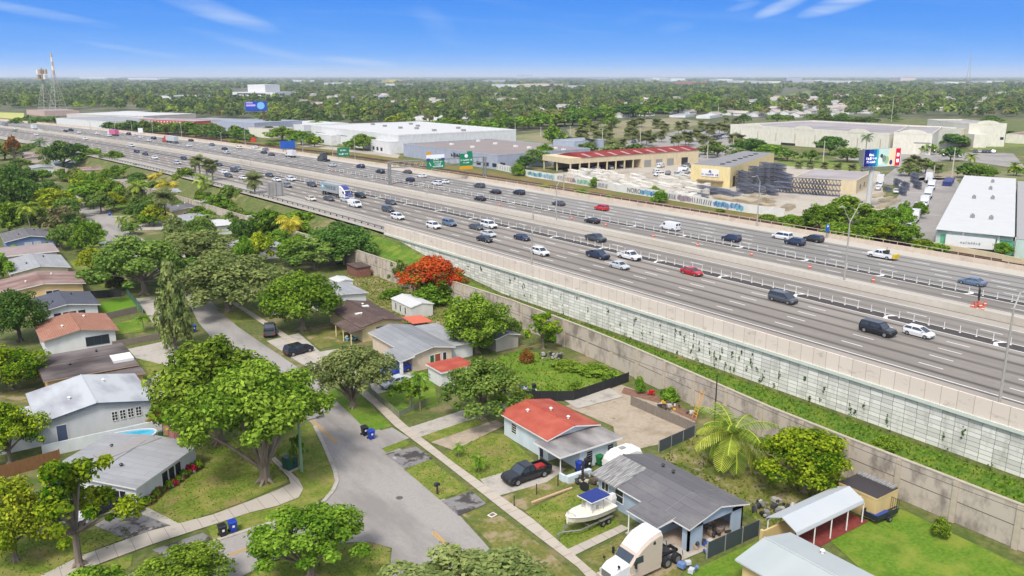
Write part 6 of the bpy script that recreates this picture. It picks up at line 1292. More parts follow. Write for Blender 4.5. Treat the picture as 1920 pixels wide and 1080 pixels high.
# open fronted shed with maroon roof
a, c, d, n, ln = ebase((1017, 317), (1068, 325)); h = rise_to(c, 297); rz = math.atan2(d[1], d[0]); t = thing('open_shed', 'long cream open-fronted shed with a maroon roof', 'shed', (a[0], a[1], ZE), rz); DP = 76
b = MB(); b.box(0, 0, h - 2.4, ln, DP, h); b.build('fascia_wall', W_SAND, t)
b = MB(); b.hexa([(2.5, 6, h), (ln + .3, 6, h), (ln + .3, DP, h), (2.5, DP, h)], [(ln * .55, 6, h + 1.5), (ln * .55 + .4, 6, h + 1.5), (ln * .55 + .4, DP, h + 1.5), (ln * .55, DP, h + 1.5)]); b.build('roof', R_MAROON, t)
for k in range(9): b = MB(); y = 10 + k * 7.4; b.hexa([(ln * .72, y, h + .98), (ln + .1, y, h + .1), (ln + .1, y + 1.6, h + .1), (ln * .72, y + 1.6, h + .98)], [(ln * .72, y, h + 1.06), (ln + .1, y, h + .2), (ln + .1, y + 1.6, h + .2), (ln * .72, y + 1.6, h + 1.06)]); b.build('skylight', flatcol('skylight_pink', S(206, 160, 152)), t)
for k in range(12):
    y = .3 + k * 5.0
    if k < 8: b = MB(); b.box(ln - .5, y, -.2, ln, y + .5, h - 2.4); b.build('post', W_SAND, t)
for x in (.3, ln * .5): b = MB(); b.box(x, .3, -.2, x + .5, .8, h - 2.4); b.build('post', W_SAND, t)
b = MB(); b.box(0, 40, -.2, ln, DP, h - 2.4); b.box(0, 6, -.2, .4, 40, h - 2.4); b.build('back_wall', W_SAND, t)
for k, (y, m) in enumerate(((44, m_mgr), (51, m_mgr), (58, m_mgr), (67, m_dkw))): b = MB(); b.box(ln - .05, y - 2, 0, ln + .1, y + 2, h - 3); b.build('door', m, t)
YQ = [np.array(G(x, y, 11.4)) for x, y in ((1296, 309), (1370, 315), (1452, 288), (1395, 284))]; d = YQ[1] - YQ[0]; ln = float(np.linalg.norm(d)); h = 7.4; rz = math.atan2(d[1], d[0])
t = thing('yellow_building', 'pale yellow building with a grey roof and a white sign board', 'building', (YQ[0][0], YQ[0][1], ZE), rz); ca_, sa_ = math.cos(-rz), math.sin(-rz); q4 = [((p - YQ[0])[0] * ca_ - (p - YQ[0])[1] * sa_, (p - YQ[0])[0] * sa_ + (p - YQ[0])[1] * ca_) for p in YQ]
b = MB(); b.prism(q4, -.2, h); b.build('wall', W_YEL, t); b = MB(); b.prism(q4, h, h + .25, 1, 0); b.build('roof', [roofm('mid_grey_metal', (170, 168, 168), (156, 154, 156), .1), W_YEL], t)
ey = np.array(q4[2]) - np.array(q4[1])
for f0, f1, z1 in ((.06, .1, 4), (.16, .26, 5.2)):
    p0, p1 = np.array(q4[1]) + ey * f0, np.array(q4[1]) + ey * f1; b = MB(); b.hexa([(p0[0] - .2, p0[1], 0), (p0[0] + .12, p0[1], 0), (p1[0] + .12, p1[1], 0), (p1[0] - .2, p1[1], 0)], [(p0[0] - .2, p0[1], z1), (p0[0] + .12, p0[1], z1), (p1[0] + .12, p1[1], z1), (p1[0] - .2, p1[1], z1)]); b.build('door', m_dkw, t)
sb = MB(); sb.box(ln * .28, -.2, 3.6, ln * .72, -.08, 6.4); so_ = sb.build('sign_board', m_trim, t); text('sign_text', '~~~~~~~~~~', 1.0, flatcol('sign_blue', S(90, 96, 160)), so_, (ln * .5, -.22, 4.35), (math.pi / 2, 0, 0))
b = MB(); b.face([(ln * .5 - .7, -.23, 5.1), (ln * .5 + .7, -.23, 5.1), (ln * .5 + .25, -.23, 6.0), (ln * .5 - .25, -.23, 6.0)]); b.build('emblem', MATS['sign_blue'], so_)
b = MB(); b.hexa([(ln * .2, -1.6, 1.9), (ln * .85, -1.6, 1.9), (ln * .85, 0, 2.2), (ln * .2, 0, 2.2)], [(ln * .2, -1.6, 2.05), (ln * .85, -1.6, 2.05), (ln * .85, 0, 2.35), (ln * .2, 0, 2.35)]); b.build('awning', flatcol('brown_awning', S(140, 116, 100)), t)
for k in range(7): b = MB(); x, y = np.array(q4[0]) * .4 + np.array(q4[1]) * .6 + ey * (.1 + k * .12); b.box(x, y, h, x + 1.2, y + 2, h + .55); b.build('roof_vent', m_dkmet, t)
t, ln, h = ebuild('long low tan building with a flat grey roof behind stacked trusses', (1487, 356), (1604, 364), 332, 30, W_SAND, R_LAV, .2, [(-8, 1, 1.2, 1.6, 'window', m_dkw), (-16, 1, 1.2, 1.6, 'window', m_dkw)], name='low_building')
ebuild('long cream storage building with curved gables beyond the trees', (1368, 264), (1664, 287), 236, 85, W_CRM, R_LAV, 1.0, [(k * 13.5 + 8, 2, .5, 5, 'pilaster', flatcol('cream_line', S(206, 196, 172))) for k in range(8)] + [(70, 0, 14, 1.6, 'door', m_dkw), (44, 0, 10, 1.4, 'door', m_dkw)], domes=3, name='storage_building')
ebuild('cream storage building with a plain wide wall right of the royal palm', (1672, 288), (1744, 291), 251, 75, W_CRM, R_LAV, .8, [(14, 5.8, 8, .6, 'wall_band', m_mgr)], domes=1, name='storage_building')
ebuild('tall cream storage building with one curved gable near the right edge', (1812, 275), (1882, 275), 234, 50, W_CRM, R_LAV, .8, [(20, 4, 2, 1.5, 'window', m_dkw)], domes=1, name='storage_building')
ebuild('cream stair block in front of the tall cream storage building', (1824, 277), (1848, 277), 252, 12, W_CRM, W_CRM, .0, name='stair_block'); ebuild('low cream building with a brown roof at the right edge', (1884, 268), (1960, 272), 252, 40, W_CRM, R_TERRB, .3, name='low_building')
FLw, FRw, BRw, BLw = [np.array(G(x, y, 8.6)) for x, y in ((1757, 428), (1901, 442), (1904, 336), (1809, 330))]
t = thing('white_roof_building', 'long building with a clean white flat roof and green roller doors', 'building', (FLw[0], FLw[1], ZE)); q4 = [tuple((p - FLw)[:2]) for p in (FLw, FRw, BRw, BLw)]; h = 4.5
b = MB(); b.prism(q4, -.2, h); b.build('wall', W_MINT, t); cq = np.mean(q4, 0)
b = MB(); b.prism([tuple(cq + (np.array(p) - cq) * 1.02) for p in q4], h, h + .22, 1, 0); b.build('roof', [R_WHITE, m_trim], t)
fd = np.array(q4[1]) / np.linalg.norm(q4[1]); fl = float(np.linalg.norm(q4[1])); fn = np.array([fd[1], -fd[0]]); fn = -fn if fn[0] > 0 else fn
for q in (fl * .2, fl * .66, fl * .88):
    b = MB(); c0 = fd * (q - 2.2) + fn * .12; c1 = fd * (q + 2.2) + fn * .12; b.hexa([(*c0, 0), (*c1, 0), (*(c1 - fn * .3), 0), (*(c0 - fn * .3), 0)], [(*c0, 3.3), (*c1, 3.3), (*(c1 - fn * .3), 3.3), (*(c0 - fn * .3), 3.3)]); b.build('roller_door', m_green_d, t)
    b = MB(); c0 = fd * (q + 2.3) + fn * .3; c1 = fd * (q + 2.8) + fn * .3; b.hexa([(*c0, 0), (*c1, 0), (*(c1 - fn * .5), 0), (*(c0 - fn * .5), 0)], [(*c0, 4.3), (*c1, 4.3), (*(c1 - fn * .5), 4.3), (*(c0 - fn * .5), 4.3)]); b.build('pilaster', m_trim, t)
for px, py in ((1823, 408), (1858, 411), (1826, 372), (1861, 373), (1857, 355), (1861, 342)):
    x, y, _ = np.array(G(px, py, 8.8)) - FLw; b = MB(); b.box(x - .4, y - .4, h + .2, x + .4, y + .4, h + 1.1); b.box(x - .2, y - .2, h + 1.1, x + .2, y + .2, h + 1.4); b.build('roof_unit', m_mgr, t)
P5 = [np.array(G(x, y, 8.2)) for x, y in ((1906, 448), (2010, 462), (1990, 344), (1908, 340))]; t = thing('grey_roof_building', 'grey roofed building beside the white roofed one at the right edge', 'building', (P5[0][0], P5[0][1], ZE)); q4 = [tuple((p - P5[0])[:2]) for p in P5]
b = MB(); b.prism(q4, -.2, 4.1); b.build('wall', W_MINT, t); b = MB(); b.prism(q4, 4.1, 4.3); b.build('roof', roofm('plain_grey', (196, 194, 192), (184, 182, 182), .1), t)
ebuild('long white industrial building at the far left beyond the highway', (106, 235), (200, 243), 222, 50, W_WHITE, R_LGREY, .4); ebuild('long pale roofed warehouse behind the far left white building', (126, 224), (270, 229), 214, 60, wallm('dusty_white', 216, 208, 200), R_WHITE, .4); ebuild('pinkish flat roofed building at the foot of the lattice towers', (84, 218), (150, 216), 209, 60, wallm('pink_tan', 206, 180, 168), R_PINKG, .3)
t, ln, h = ebuild('red walled storage building with rows of white openings', (262, 238), (366, 243), 224, 26, flatcol('red_wall', S(214, 96, 90)), R_LAV, .3)
for r_ in (0, 1, 2):
    b = MB()
    for k in range(18): b.box(ln * k / 18 + 1, -.12, 1 + r_ * h * .3, ln * k / 18 + ln / 30, .05, 1.4 + r_ * h * .3 + h * .1)
    b.build('opening_row', m_trim, t)
ebuild('bluish grey warehouse behind the roadside trees', (397, 244), (478, 249), 227, 44, W_GB, R_BLUEG, .3); ebuild('blank white building beside the blue billboard post', (467, 256), (505, 259), 240, 20, W_CRM, R_PINKG, .3); ebuild('low white roofed building behind the blue billboard', (500, 240), (570, 246), 230, 40, W_WHITE, R_WHITE, .3); ebuild('bluish warehouse right of the red storage building', (318, 236), (396, 240), 225, 40, W_GB, R_BLUEG, .3)
t, ln, h = ebuild('white multi-storey office building far off on the left', (437, 187), (516, 188), 173, 60, W_WHITE, R_WHITE, .5, [(40, 9, 60, 2.2, 'window_band', m_dkw)], name='office_building')
b = MB(); b.box(25, 10, h, 62, 50, h + 13); b.build('tower', W_WHITE, t); ebuild('grey flat roofed hall in the trees of the far middle distance', (656, 190), (716, 191), 181, 70, W_GB, R_LAV, .3, name='hall')
# distant buildings scattered in the woods
FAR = [(922, 164, 18, 6, W_WHITE), (950, 164, 26, 6, W_PEACH), (985, 163, 45, 6, W_PEACH), (1065, 164, 14, 4, W_WHITE), (1208, 151, 16, 5, W_WHITE), (1236, 152, 22, 5, W_WHITE), (1266, 157, 32, 4, flatcol('salmon_roof', S(214, 130, 110))), (1330, 152, 16, 4, W_WHITE), (1360, 155, 30, 4, W_WHITE), (1402, 156, 34, 4, W_WHITE), (1486, 154, 40, 4, W_WHITE), (1540, 155, 50, 4, W_WHITE), (1468, 154, 6, 8, W_GB), (1668, 152, 20, 6, W_PINK),
       (1600, 183, 60, 5, W_PINK), (1560, 182, 30, 5, W_PINK), (1690, 184, 50, 4, W_PEACH), (1740, 186, 40, 4, W_PEACH), (1830, 178, 34, 5, W_WHITE), (1870, 177, 26, 5, W_WHITE), (150, 147, 50, 3, W_WHITE), (240, 149, 55, 3, W_WHITE), (548, 153, 18, 3, W_WHITE), (608, 159, 18, 4, W_WHITE), (716, 154, 12, 5, flatcol('yellow_sign_wall', S(236, 210, 80))), (720, 160, 22, 3, W_WHITE), (180, 189, 40, 4, W_WHITE), (258, 184, 60, 4, W_WHITE), (320, 183, 60, 4, W_WHITE), (905, 153, 44, 3, W_GB), (968, 145, 14, 5, W_GB), (1112, 147, 30, 3, W_GB), (1750, 157, 26, 4, W_WHITE), (1820, 155, 30, 4, W_WHITE),
       (860, 208, 50, 5, W_WHITE), (940, 209, 50, 5, W_WHITE), (980, 207, 70, 4, W_WHITE), (760, 226, 60, 5, W_WHITE), (820, 222, 60, 6, W_WHITE), (1255, 220, 30, 4, W_WHITE), (1305, 222, 26, 5, W_WHITE), (185, 215, 40, 4, W_WHITE), (700, 186, 20, 3, W_WHITE), (300, 188, 40, 3, W_WHITE)]
for k, (x, y, wd, hp, wm) in enumerate(FAR): ebuild('pale flat roofed building far off among the suburban trees', (x, y), (x + wd, y + .6), y - hp, 30 + 8000 / (y - 140) * .12, wm, R_WHITE if k % 3 else R_LGREY, 0, name='distant_building', group='distant pale buildings among the trees')
# small houses peeking out of the woods: one house with wall, roof and windows, then copies
hp_ = thing('suburban_house', 'small pale house half hidden among the trees beyond the highway', 'house', (0, 0, 0), 0, 'suburban houses beyond the highway')
b = MB(); b.box(-7, -5, -.2, 7, 5, 3); b.face([(-7, -5, 3), (-7, 0, 5), (-7, 5, 3)]); b.face([(7, -5, 3), (7, 5, 3), (7, 0, 5)]); b.build('wall', W_WHITE, hp_)
gable_roof(hp_, 7, 5, 3, 2, 'x', .5, mat('suburb_roof', S(200, 186, 176), var=.1, scale=.3, oi=.25), m_trim, .15)
for q in (-4, 0, 4): b = MB(); b.box(q - .7, -5.06, 1, q + .7, -4.98, 2.2); b.build('window', m_dkw, hp_)
hr = random.Random(17); HS = []
for k in range(110):
    px, py = (hr.uniform(1040, 1600), hr.uniform(186, 222)) if k % 2 else ((hr.uniform(1400, 1910), hr.uniform(184, 214)) if k % 4 else (hr.uniform(560, 1040), hr.uniform(178, 205)))
    x, y, _ = G(px, py, ZE); HS.append((px, py)); o = hp_ if k == 0 else copy_tree(hp_); o.location = (x, y, ZE); o.rotation_euler = (0, 0, hr.choice((0, 1.57)) + .2)
# ---------------------------------------------------------------- graffiti walls along the railway
GR = [(918, 315), (986, 330), (1060, 342), (1160, 360), (1250, 374), (1335, 389), (1400, 399), (1470, 408)]
t = thing('graffiti_wall', 'white boundary wall covered in graffiti along the railway', 'wall', (*G(918, 315, ZE)[:2], ZE)); gx, gy = t.location.x, t.location.y
P = [(G(x, y, ZE)[0] - gx, G(x, y, ZE)[1] - gy) for x, y in GR]; b = MB()
for a, c in zip(P, P[1:]): b.hexa([(a[0], a[1], -.1), (c[0], c[1], -.1), (c[0] + .25, c[1], -.1), (a[0] + .25, a[1], -.1)], [(a[0], a[1], 2.6), (c[0], c[1], 2.6), (c[0] + .25, c[1], 2.6), (a[0] + .25, a[1], 2.6)])
b.build('wall_panel', mat('whitewashed', S(232, 230, 224, 1.5), var=.06, scale=.5), t)
GC = {'blue': (52, 92, 190), 'cyan': (84, 196, 222), 'green': (120, 196, 120), 'peach': (240, 196, 150), 'mint': (170, 224, 214), 'grey': (120, 116, 120), 'mauve': (176, 140, 156), 'black': (48, 46, 50), 'sky': (120, 170, 214)}
GM = {k: flatcol('graffiti_' + k, S(*[int(v * .7 + 62) for v in c]), rough=.8) for k, c in GC.items()}
def on_wall(px):
    """point on the graffiti wall under picture column px, and its direction"""
    for (a, b_), (pa, pc) in zip(zip(GR, GR[1:]), zip(P, P[1:])):
        if a[0] <= px <= b_[0]:
            f = (px - a[0]) / (b_[0] - a[0]); d = np.array([pc[0] - pa[0], pc[1] - pa[1]]); return pa[0] + d[0] * f, pa[1] + d[1] * f, d / np.linalg.norm(d)
gr_ = random.Random(12)
for x0, x1, cols, kind in ((990, 1018, ['green', 'blue', 'cyan'], 'b'), (1020, 1040, ['mint', 'sky'], 'b'), (1046, 1060, ['mint', 'mauve', 'peach'], 'b'), (1062, 1078, ['peach', 'peach', 'mauve'], 'b'), (1084, 1108, ['green', 'mint', 'green'], 'b'), (1202, 1236, ['cyan', 'blue', 'sky', 'cyan'], 'b'), (1272, 1296, ['mauve', 'grey', 'mauve'], 'b'), (1298, 1334, ['grey', 'grey', 'black'], 's'), (1338, 1366, ['cyan', 'cyan', 'sky'], 'b'), (1370, 1392, ['sky', 'blue', 'cyan'], 'b'), (1120, 1140, ['grey'], 's'), (1245, 1268, ['grey'], 's'), (918, 960, ['black', 'grey'], 's')):
    for k in range(9):
        px = x0 + (x1 - x0) * (k + .5) / 9; w_ = on_wall(px); b = MB(); zc = 1.3 + gr_.uniform(-.25, .25)
        if kind == 'b': pts = [(gr_.uniform(.5, .95) * math.cos(q) * 1.0, zc + gr_.uniform(.6, 1.1) * math.sin(q)) for q in [6.283 * i / 9 for i in range(9)]]
        else: s_ = gr_.uniform(-.4, .4); pts = [(-.2, .5), (.2, .5), (.25 + s_, 2.1), (-.1 + s_, 2.1)]
        nx_, ny_ = -abs(w_[2][1]), w_[2][0] * (1 if w_[2][1] > 0 else -1); nx_, ny_ = w_[2][1], -w_[2][0]
        if nx_ > 0: nx_, ny_ = -nx_, -ny_
        b.face([(w_[0] + w_[2][0] * u + nx_ * (.03 + .004 * k), w_[1] + w_[2][1] * u + ny_ * (.03 + .004 * k), min(2.5, max(.1, v))) for u, v in pts]); b.build('graffiti_patch', GM[cols[k % len(cols)]], t)
for px, word, sz, col in ((1190, 'NORO', 2.3, 'black'), (1078, '~~~', 1.3, 'grey'), (1352, '~~~~', 1.9, 'blue')):
    w_ = on_wall(px); text('graffiti_word', word, sz, GM[col], t, (w_[0] - .14, w_[1] - .05, 1.25), (math.pi / 2, 0, math.atan2(w_[2][1], w_[2][0])), .01)
# low tan wall behind the far shoulder at the right
b = MB(); P2 = [G(x, y, ZE) for x, y in ((1660, 452), (1740, 464), (1850, 484), (1925, 500))]
for a, c in zip(P2, P2[1:]): b.hexa([(a[0], a[1], ZE - .1), (c[0], c[1], ZE - .1), (c[0] + .3, c[1], ZE - .1), (a[0] + .3, a[1], ZE - .1)], [(a[0], a[1], ZE + 1.5), (c[0], c[1], ZE + 1.5), (c[0] + .3, c[1], ZE + 1.5), (a[0] + .3, a[1], ZE + 1.5)])
tag(b.build('boundary_wall', wallm('sandstone', 226, 208, 172)), 'low sandy boundary wall between the highway verge and the green doors', 'wall')
# ---------------------------------------------------------------- stacked roof trusses in the storage yard
def truss_stack(L_, n, H_, gap):
    b = MB()
    for k in range(n):
        y = k * gap; hh = H_ * (1 - .0 * k)
        b.box(0, y, 0, L_, y + .16, .2); b.box(0, y, hh, L_, y + .16, hh + .16); m = int(L_ / 1.1)
        for i in range(m): x = L_ * i / m; b.tube([(x, y + .05, .06), (x + L_ / m / 2, y + .05, hh), (x + L_ / m, y + .05, .06)], .07, 4)
    return b
SM = {'white': mat('truss_white', S(244, 238, 226, 1.4), var=.1, scale=.6, oi=.12), 'dark': mat('truss_dark', S(124, 128, 143), var=.2, scale=.6, oi=.15), 'pale': mat('truss_pale', S(220, 204, 176), var=.12, scale=.6, oi=.1)}
ST = {}
def stack(px, py, kind, L_=10, n=6, H_=1.2, tiers=1, rz=None, label=''):
    x, y, _ = G(px, py, ZE)
    for q in range(tiers):
        k = (kind, L_, n, H_)
        if k not in ST: o = truss_stack(L_, n, H_, .5).build('truss_stack', SM[kind]); ST[k] = o.data
        else: o = link('truss_stack', ST[k])
        o.location = (x, y, ZE + .05 + q * (H_ + .15)); o.rotation_euler = (0, 0, rz if rz is not None else 1.4)
        tag(o, label, 'trusses', {'white': 'white trusses stacked in the storage yard', 'dark': 'dark trusses stacked in the storage yard', 'pale': 'pale wooden trusses stacked in the storage yard'}[kind])
sr = random.Random(31)
for k in range(120):
    px = sr.uniform(1085, 1330); f = (px - 1085) / 245; lo = 325 + f * 14; hi = 350 + f * 36 - 4
    py = sr.uniform(lo, hi); stack(px, py, 'white', 8, 4, sr.choice((1.0, 1.5, 2.0)), 1, sr.choice((1.4, 1.2, .5)), 'flat stack of white roof trusses in the storage yard')
for px, py, tr in ((1345, 366, 2), (1370, 370, 2), (1392, 376, 2), (1310, 362, 1), (1330, 372, 1)): stack(px, py, 'dark', 9, 5, 1.1, tr, 1.4, 'dark stack of steel trusses in front of the pale yellow building')
for px, py, tr in ((1408, 354, 4), (1430, 352, 5), (1450, 352, 6), (1472, 354, 6), (1486, 358, 4), (1410, 364, 2), (1435, 366, 2), (1460, 367, 2)): stack(px, py, 'dark', 8, 6, 1.3, tr, 1.1, 'tall dark stack of trusses right of the pale yellow building')
for px, py, tr in ((1500, 362, 3), (1525, 364, 4), (1550, 366, 4), (1575, 368, 4)): stack(px, py, 'dark', 9, 4, 1.7, tr - 1, 2.1, 'dark stack of trusses before the long low tan building')
for k in range(16): px, py = sr.uniform(1380, 1480), sr.uniform(378, 398); stack(px, py, 'pale', 9, 6, 1.1, 1 + k % 2, sr.choice((1.4, .4)), 'pale stack of wooden trusses close to the railway')
for px, py, tr in ((1690, 352, 2), (1705, 358, 2), (1700, 368, 2), (1722, 346, 3), (1728, 356, 2), (1672, 360, 1)): stack(px, py, 'dark', 7, 3, 1.2, tr, .8, 'dark bundle of steel trusses beside the parked white trucks')
for px, py in ((1640, 372), (1655, 380), (1668, 384), (1650, 392)): stack(px, py, 'pale', 10, 4, .8, 1, .2, 'pale timber stack beside the tall billboard post')
# trucks and cars parked in the east
for k, (px, py, lab) in enumerate(((1746, 356, 'white truck at the far end of the row beside the white roofed building'), (1740, 372, 'second white truck from the far end of the parked row'), (1733, 388, 'white box truck in the middle of the parked row'), (1722, 402, 'white box truck just before the end of the parked row'), (1714, 416, 'white cab truck near the end of the parked row by bushes'), (1703, 432, 'white truck nearest the highway in the parked row'))):
    x, y, _ = G(px, py, ZE); box_truck(lab, (x, y, ZE + .05), math.radians(24 + 180), PAINT['white'], 4.4)
x, y, _ = G(1800, 468, ZE); t = box_truck('long white lettered truck parked before the green roller doors', (x, y - 2.2, ZE + .05), math.radians(-66), PAINT['white'], 10.5)
text('lettering', '~~~~~~~~', .75, m_mgr, t, (0, -1.215, 2.0), (math.pi / 2, 0, 0), .008)
x, y, _ = G(1740, 342, ZE); tractor('white truck tractor parked by the blue tarpaulin at the far end of the lot', (x, y, ZE + .05), .6, PAINT['white'])
x, y, _ = G(1650, 345, ZE); box_truck('white truck parked at the corner of the long low tan building', (x, y, ZE + .05), .5, PAINT['white'])
b = MB(); x, y, _ = G(1778, 345, ZE); b.obox((x, y, ZE), (16, 3, 1.6), .42); b.obox((x, y, ZE + 1.6), (16.2, 3.1, .1), .42); tag(b.build('tarpaulin_pile', flatcol('blue_tarpaulin', S(52, 60, 130))), 'dark blue tarpaulin covered pile at the end of the truck lot', 'pile')
pc = random.Random(9)
ROWS = [((1188, 268), (1232, 258), 9, 'car in the parking row behind the maroon roofed shed'), ((1290, 252), (1320, 246), 6, 'car in the short parking row among the fan palms'), ((1322, 262), (1362, 254), 10, 'car in the dark parking row left of the cream storage building'), ((1345, 262), (1370, 256), 5, 'car parked close to the cream storage building wall'), ((1750, 286), (1800, 287), 6, 'car in the lot between the cream storage buildings'), ((1828, 286), (1862, 287), 5, 'car in the lot below the cream stair block'), ((1770, 293), (1800, 295), 3, 'car in the front row of the cream storage lot'), ((1690, 352), (1680, 362), 2, 'white car parked at the truck lot entrance'), ((1650, 350), (1646, 356), 2, 'white car beside the long low tan building')]
for a, c, n, lab in ROWS:
    for k in range(n):
        f = k / max(1, n - 1); x, y, _ = G(a[0] + (c[0] - a[0]) * f, a[1] + (c[1] - a[1]) * f, ZE); cl_ = pc.choice(['white', 'white', 'silver', 'dark grey', 'black', 'grey']) if 'white' not in lab else 'white'
        if 'dark parking' in lab: cl_ = pc.choice(['black', 'dark grey', 'navy'])
        put_car(pc.choice(['sedan', 'suv']), cl_, (x, y, ZE + .06), .5 + pc.choice((0, math.pi)), (cl_ + ' ' + lab) if 'white' not in lab else lab, 'cars in the ' + lab.split(' in the ')[-1].split(' parked ')[-1])
for k in range(12):
    px, py = pc.uniform(1225, 1325), pc.uniform(312, 338); x, y, _ = G(px, py, ZE); put_car(pc.choice(['pickup', 'van', 'van', 'suv']), pc.choice(['white', 'silver', 'grey', 'dark grey']), (x, y, ZE + .06), pc.uniform(0, 6.28), 'work vehicle parked in the storage yard beside the pale yellow building', 'work vehicles in the storage yard')
for k in range(6):
    px, py = 1090 + k * 24 + pc.uniform(-4, 4), 322 - k * 3; x, y, _ = G(px, py, ZE); put_car(pc.choice(['pickup', 'sedan', 'suv']), pc.choice(['white', 'red', 'dark grey', 'silver']), (x, y - 2, ZE + .06), pc.uniform(1, 2), 'vehicle parked along the open front of the maroon roofed shed', 'vehicles before the maroon roofed shed')
# ---------------------------------------------------------------- greenery east of the highway
er = random.Random(77)
def etree(x, y, tp, wd, kd, lf, label, group, ld='m', var=0): return tree(x, y, tp, wd, kd, lf, ld, label, ZE, group=group, var=var)
for k, (x, y, tp, wd, kd, lf) in enumerate([(1590, 428, 356, 105, 'oak', 'bright'), (1535, 432, 374, 70, 'oak', 'green'), (1500, 428, 398, 66, 'bush', 'bright'), (1640, 446, 388, 86, 'oak', 'green'), (1575, 444, 406, 80, 'bush', 'bright'), (1620, 452, 412, 70, 'bush', 'green'), (1668, 458, 410, 62, 'oak', 'mango'), (1700, 462, 414, 54, 'round', 'green'), (1478, 420, 396, 46, 'bush', 'green'), (1660, 428, 384, 50, 'oak', 'mid'), (1728, 470, 440, 50, 'bush', 'mango'), (1688, 440, 370, 50, 'oak', 'green'), (1722, 410, 374, 34, 'round', 'green'), (1545, 415, 380, 50, 'oak', 'bright'), (1440, 414, 396, 40, 'bush', 'bright'), (1760, 474, 450, 44, 'bush', 'green')]):
    etree(x, y, tp, wd, kd, lf, WORD[lf] + ' leafy ' + ('bush' if kd == 'bush' else 'tree') + ' in the thicket below the tall billboard', 'thicket of ' + WORD[lf] + (' bushes' if kd == 'bush' else ' trees') + ' below the tall billboard', var=k % 4)
etree(1880, 482, 450, 38, 'round', 'green', 'small round tree growing before the green roller doors', None)
for x, y, tp, wd, lf, lab in ((1236, 380, 350, 34, 'green', 'dark green bush against the blue graffiti'), (1228, 364, 344, 22, 'bright', 'small bush just behind the blue graffiti bush'), (1115, 352, 328, 20, 'green', 'slim tree rising in front of the graffiti wall'), (1088, 366, 350, 34, 'bright', 'yellow-green bush between highway and railway'), (972, 329, 300, 32, 'green', 'round tree at the start of the graffiti wall'), (1140, 378, 362, 20, 'bright', 'low bush on the railway side of the highway barrier'), (1022, 352, 342, 26, 'yellow', 'yellowish low shrub on the railway verge'), (770, 322, 312, 20, 'dark', 'small dark bush beside the railway'), (510, 272, 262, 28, 'bright', 'pale green bush left of the blue highway sign'), (440, 268, 258, 26, 'yellow', 'low yellowish bush beyond the highway shoulder'), (612, 290, 282, 18, 'mid', 'low bush near the green exit sign'), (1350, 398, 388, 20, 'bright', 'little bush in front of the cyan graffiti')):
    etree(x, y, tp, wd, 'bush', lf, lab, None, 'm')
MIDT = [(682, 282, 244, 60, 'oak', 'bright'), (660, 280, 258, 40, 'oak', 'green'), (530, 264, 230, 64, 'oak', 'bright'), (566, 272, 238, 54, 'oak', 'green'), (505, 256, 232, 44, 'oak', 'dark'), (590, 276, 250, 36, 'round', 'mango'), (820, 276, 246, 60, 'round', 'dark'), (852, 274, 242, 60, 'oak', 'bright'), (795, 280, 252, 44, 'oak', 'green'), (920, 264, 250, 30, 'round', 'mid'), (1000, 312, 272, 56, 'oak', 'mid'), (1022, 306, 264, 44, 'oak', 'green'), (985, 318, 286, 36, 'round', 'dark'), (1038, 274, 230, 44, 'round', 'green'), (1096, 242, 218, 32, 'round', 'bright'), (1145, 240, 214, 36, 'round', 'green'), (1068, 270, 252, 30, 'oak', 'dark'),
        (1410, 292, 250, 66, 'oak', 'dark'), (1444, 298, 264, 64, 'round', 'green'), (1556, 290, 248, 62, 'round', 'dark'), (1588, 304, 268, 62, 'round', 'mid'), (1476, 302, 276, 44, 'oak', 'mid'), (1384, 302, 272, 46, 'oak', 'olive'), (1520, 304, 276, 40, 'oak', 'mid'), (1345, 296, 262, 44, 'oak', 'mid'), (1322, 290, 266, 36, 'oak', 'olive'), (1772, 276, 240, 72, 'oak', 'dark'), (1806, 274, 246, 56, 'oak', 'mid'), (1782, 302, 270, 40, 'round', 'dark'), (1738, 290, 262, 36, 'round', 'bright'), (1834, 336, 302, 56, 'oak', 'green'), (1812, 334, 300, 44, 'oak', 'dark'), (1850, 332, 306, 40, 'oak', 'mid'), (1704, 330, 302, 40, 'oak', 'olive'), (1735, 326, 292, 36, 'oak', 'mid'), (1100, 290, 262, 40, 'oak', 'mid'), (1150, 292, 262, 46, 'oak', 'olive'), (1190, 296, 262, 50, 'oak', 'dark'), (1225, 288, 268, 60, 'bush', 'bright'), (1290, 300, 276, 36, 'oak', 'mid'), (1890, 262, 240, 46, 'oak', 'mid'), (1905, 330, 306, 30, 'oak', 'green')]
for k in range(60):                                                  # dense belt behind the white warehouse and round the field
    x = 800 + 420 * k / 46 + er.uniform(-6, 6); y = 254 - max(0, (x - 900)) * .115 + er.uniform(-9, 4); MIDT.append((x, y, y - er.uniform(22, 34), er.uniform(30, 50), er.choice(('round', 'oak')), er.choice(('green', 'mid', 'bright', 'dark', 'green'))))
for k in range(34):                                                  # trees along the far shoulder on the left
    x = 205 + 270 * k / 34 + er.uniform(-5, 5); y = 243 + (x - 205) * .075 + er.uniform(-3, 3); MIDT.append((x, y, y - er.uniform(15, 32), er.uniform(24, 44), er.choice(('round', 'oak')), er.choice(('green', 'mid', 'dark', 'mid'))))
for k in range(16): x = er.uniform(440, 760); y = er.uniform(232, 243) - (x - 440) * .02; MIDT.append((x, y, y - er.uniform(14, 24), er.uniform(24, 40), 'oak', er.choice(('mid', 'dark', 'green', 'yellow'))))
for k in range(14): x = er.uniform(1370, 1910); MIDT.append((x, 230 + er.uniform(-6, 8), 212 + er.uniform(-6, 4), er.uniform(26, 44), 'oak', er.choice(('mid', 'dark', 'green'))))
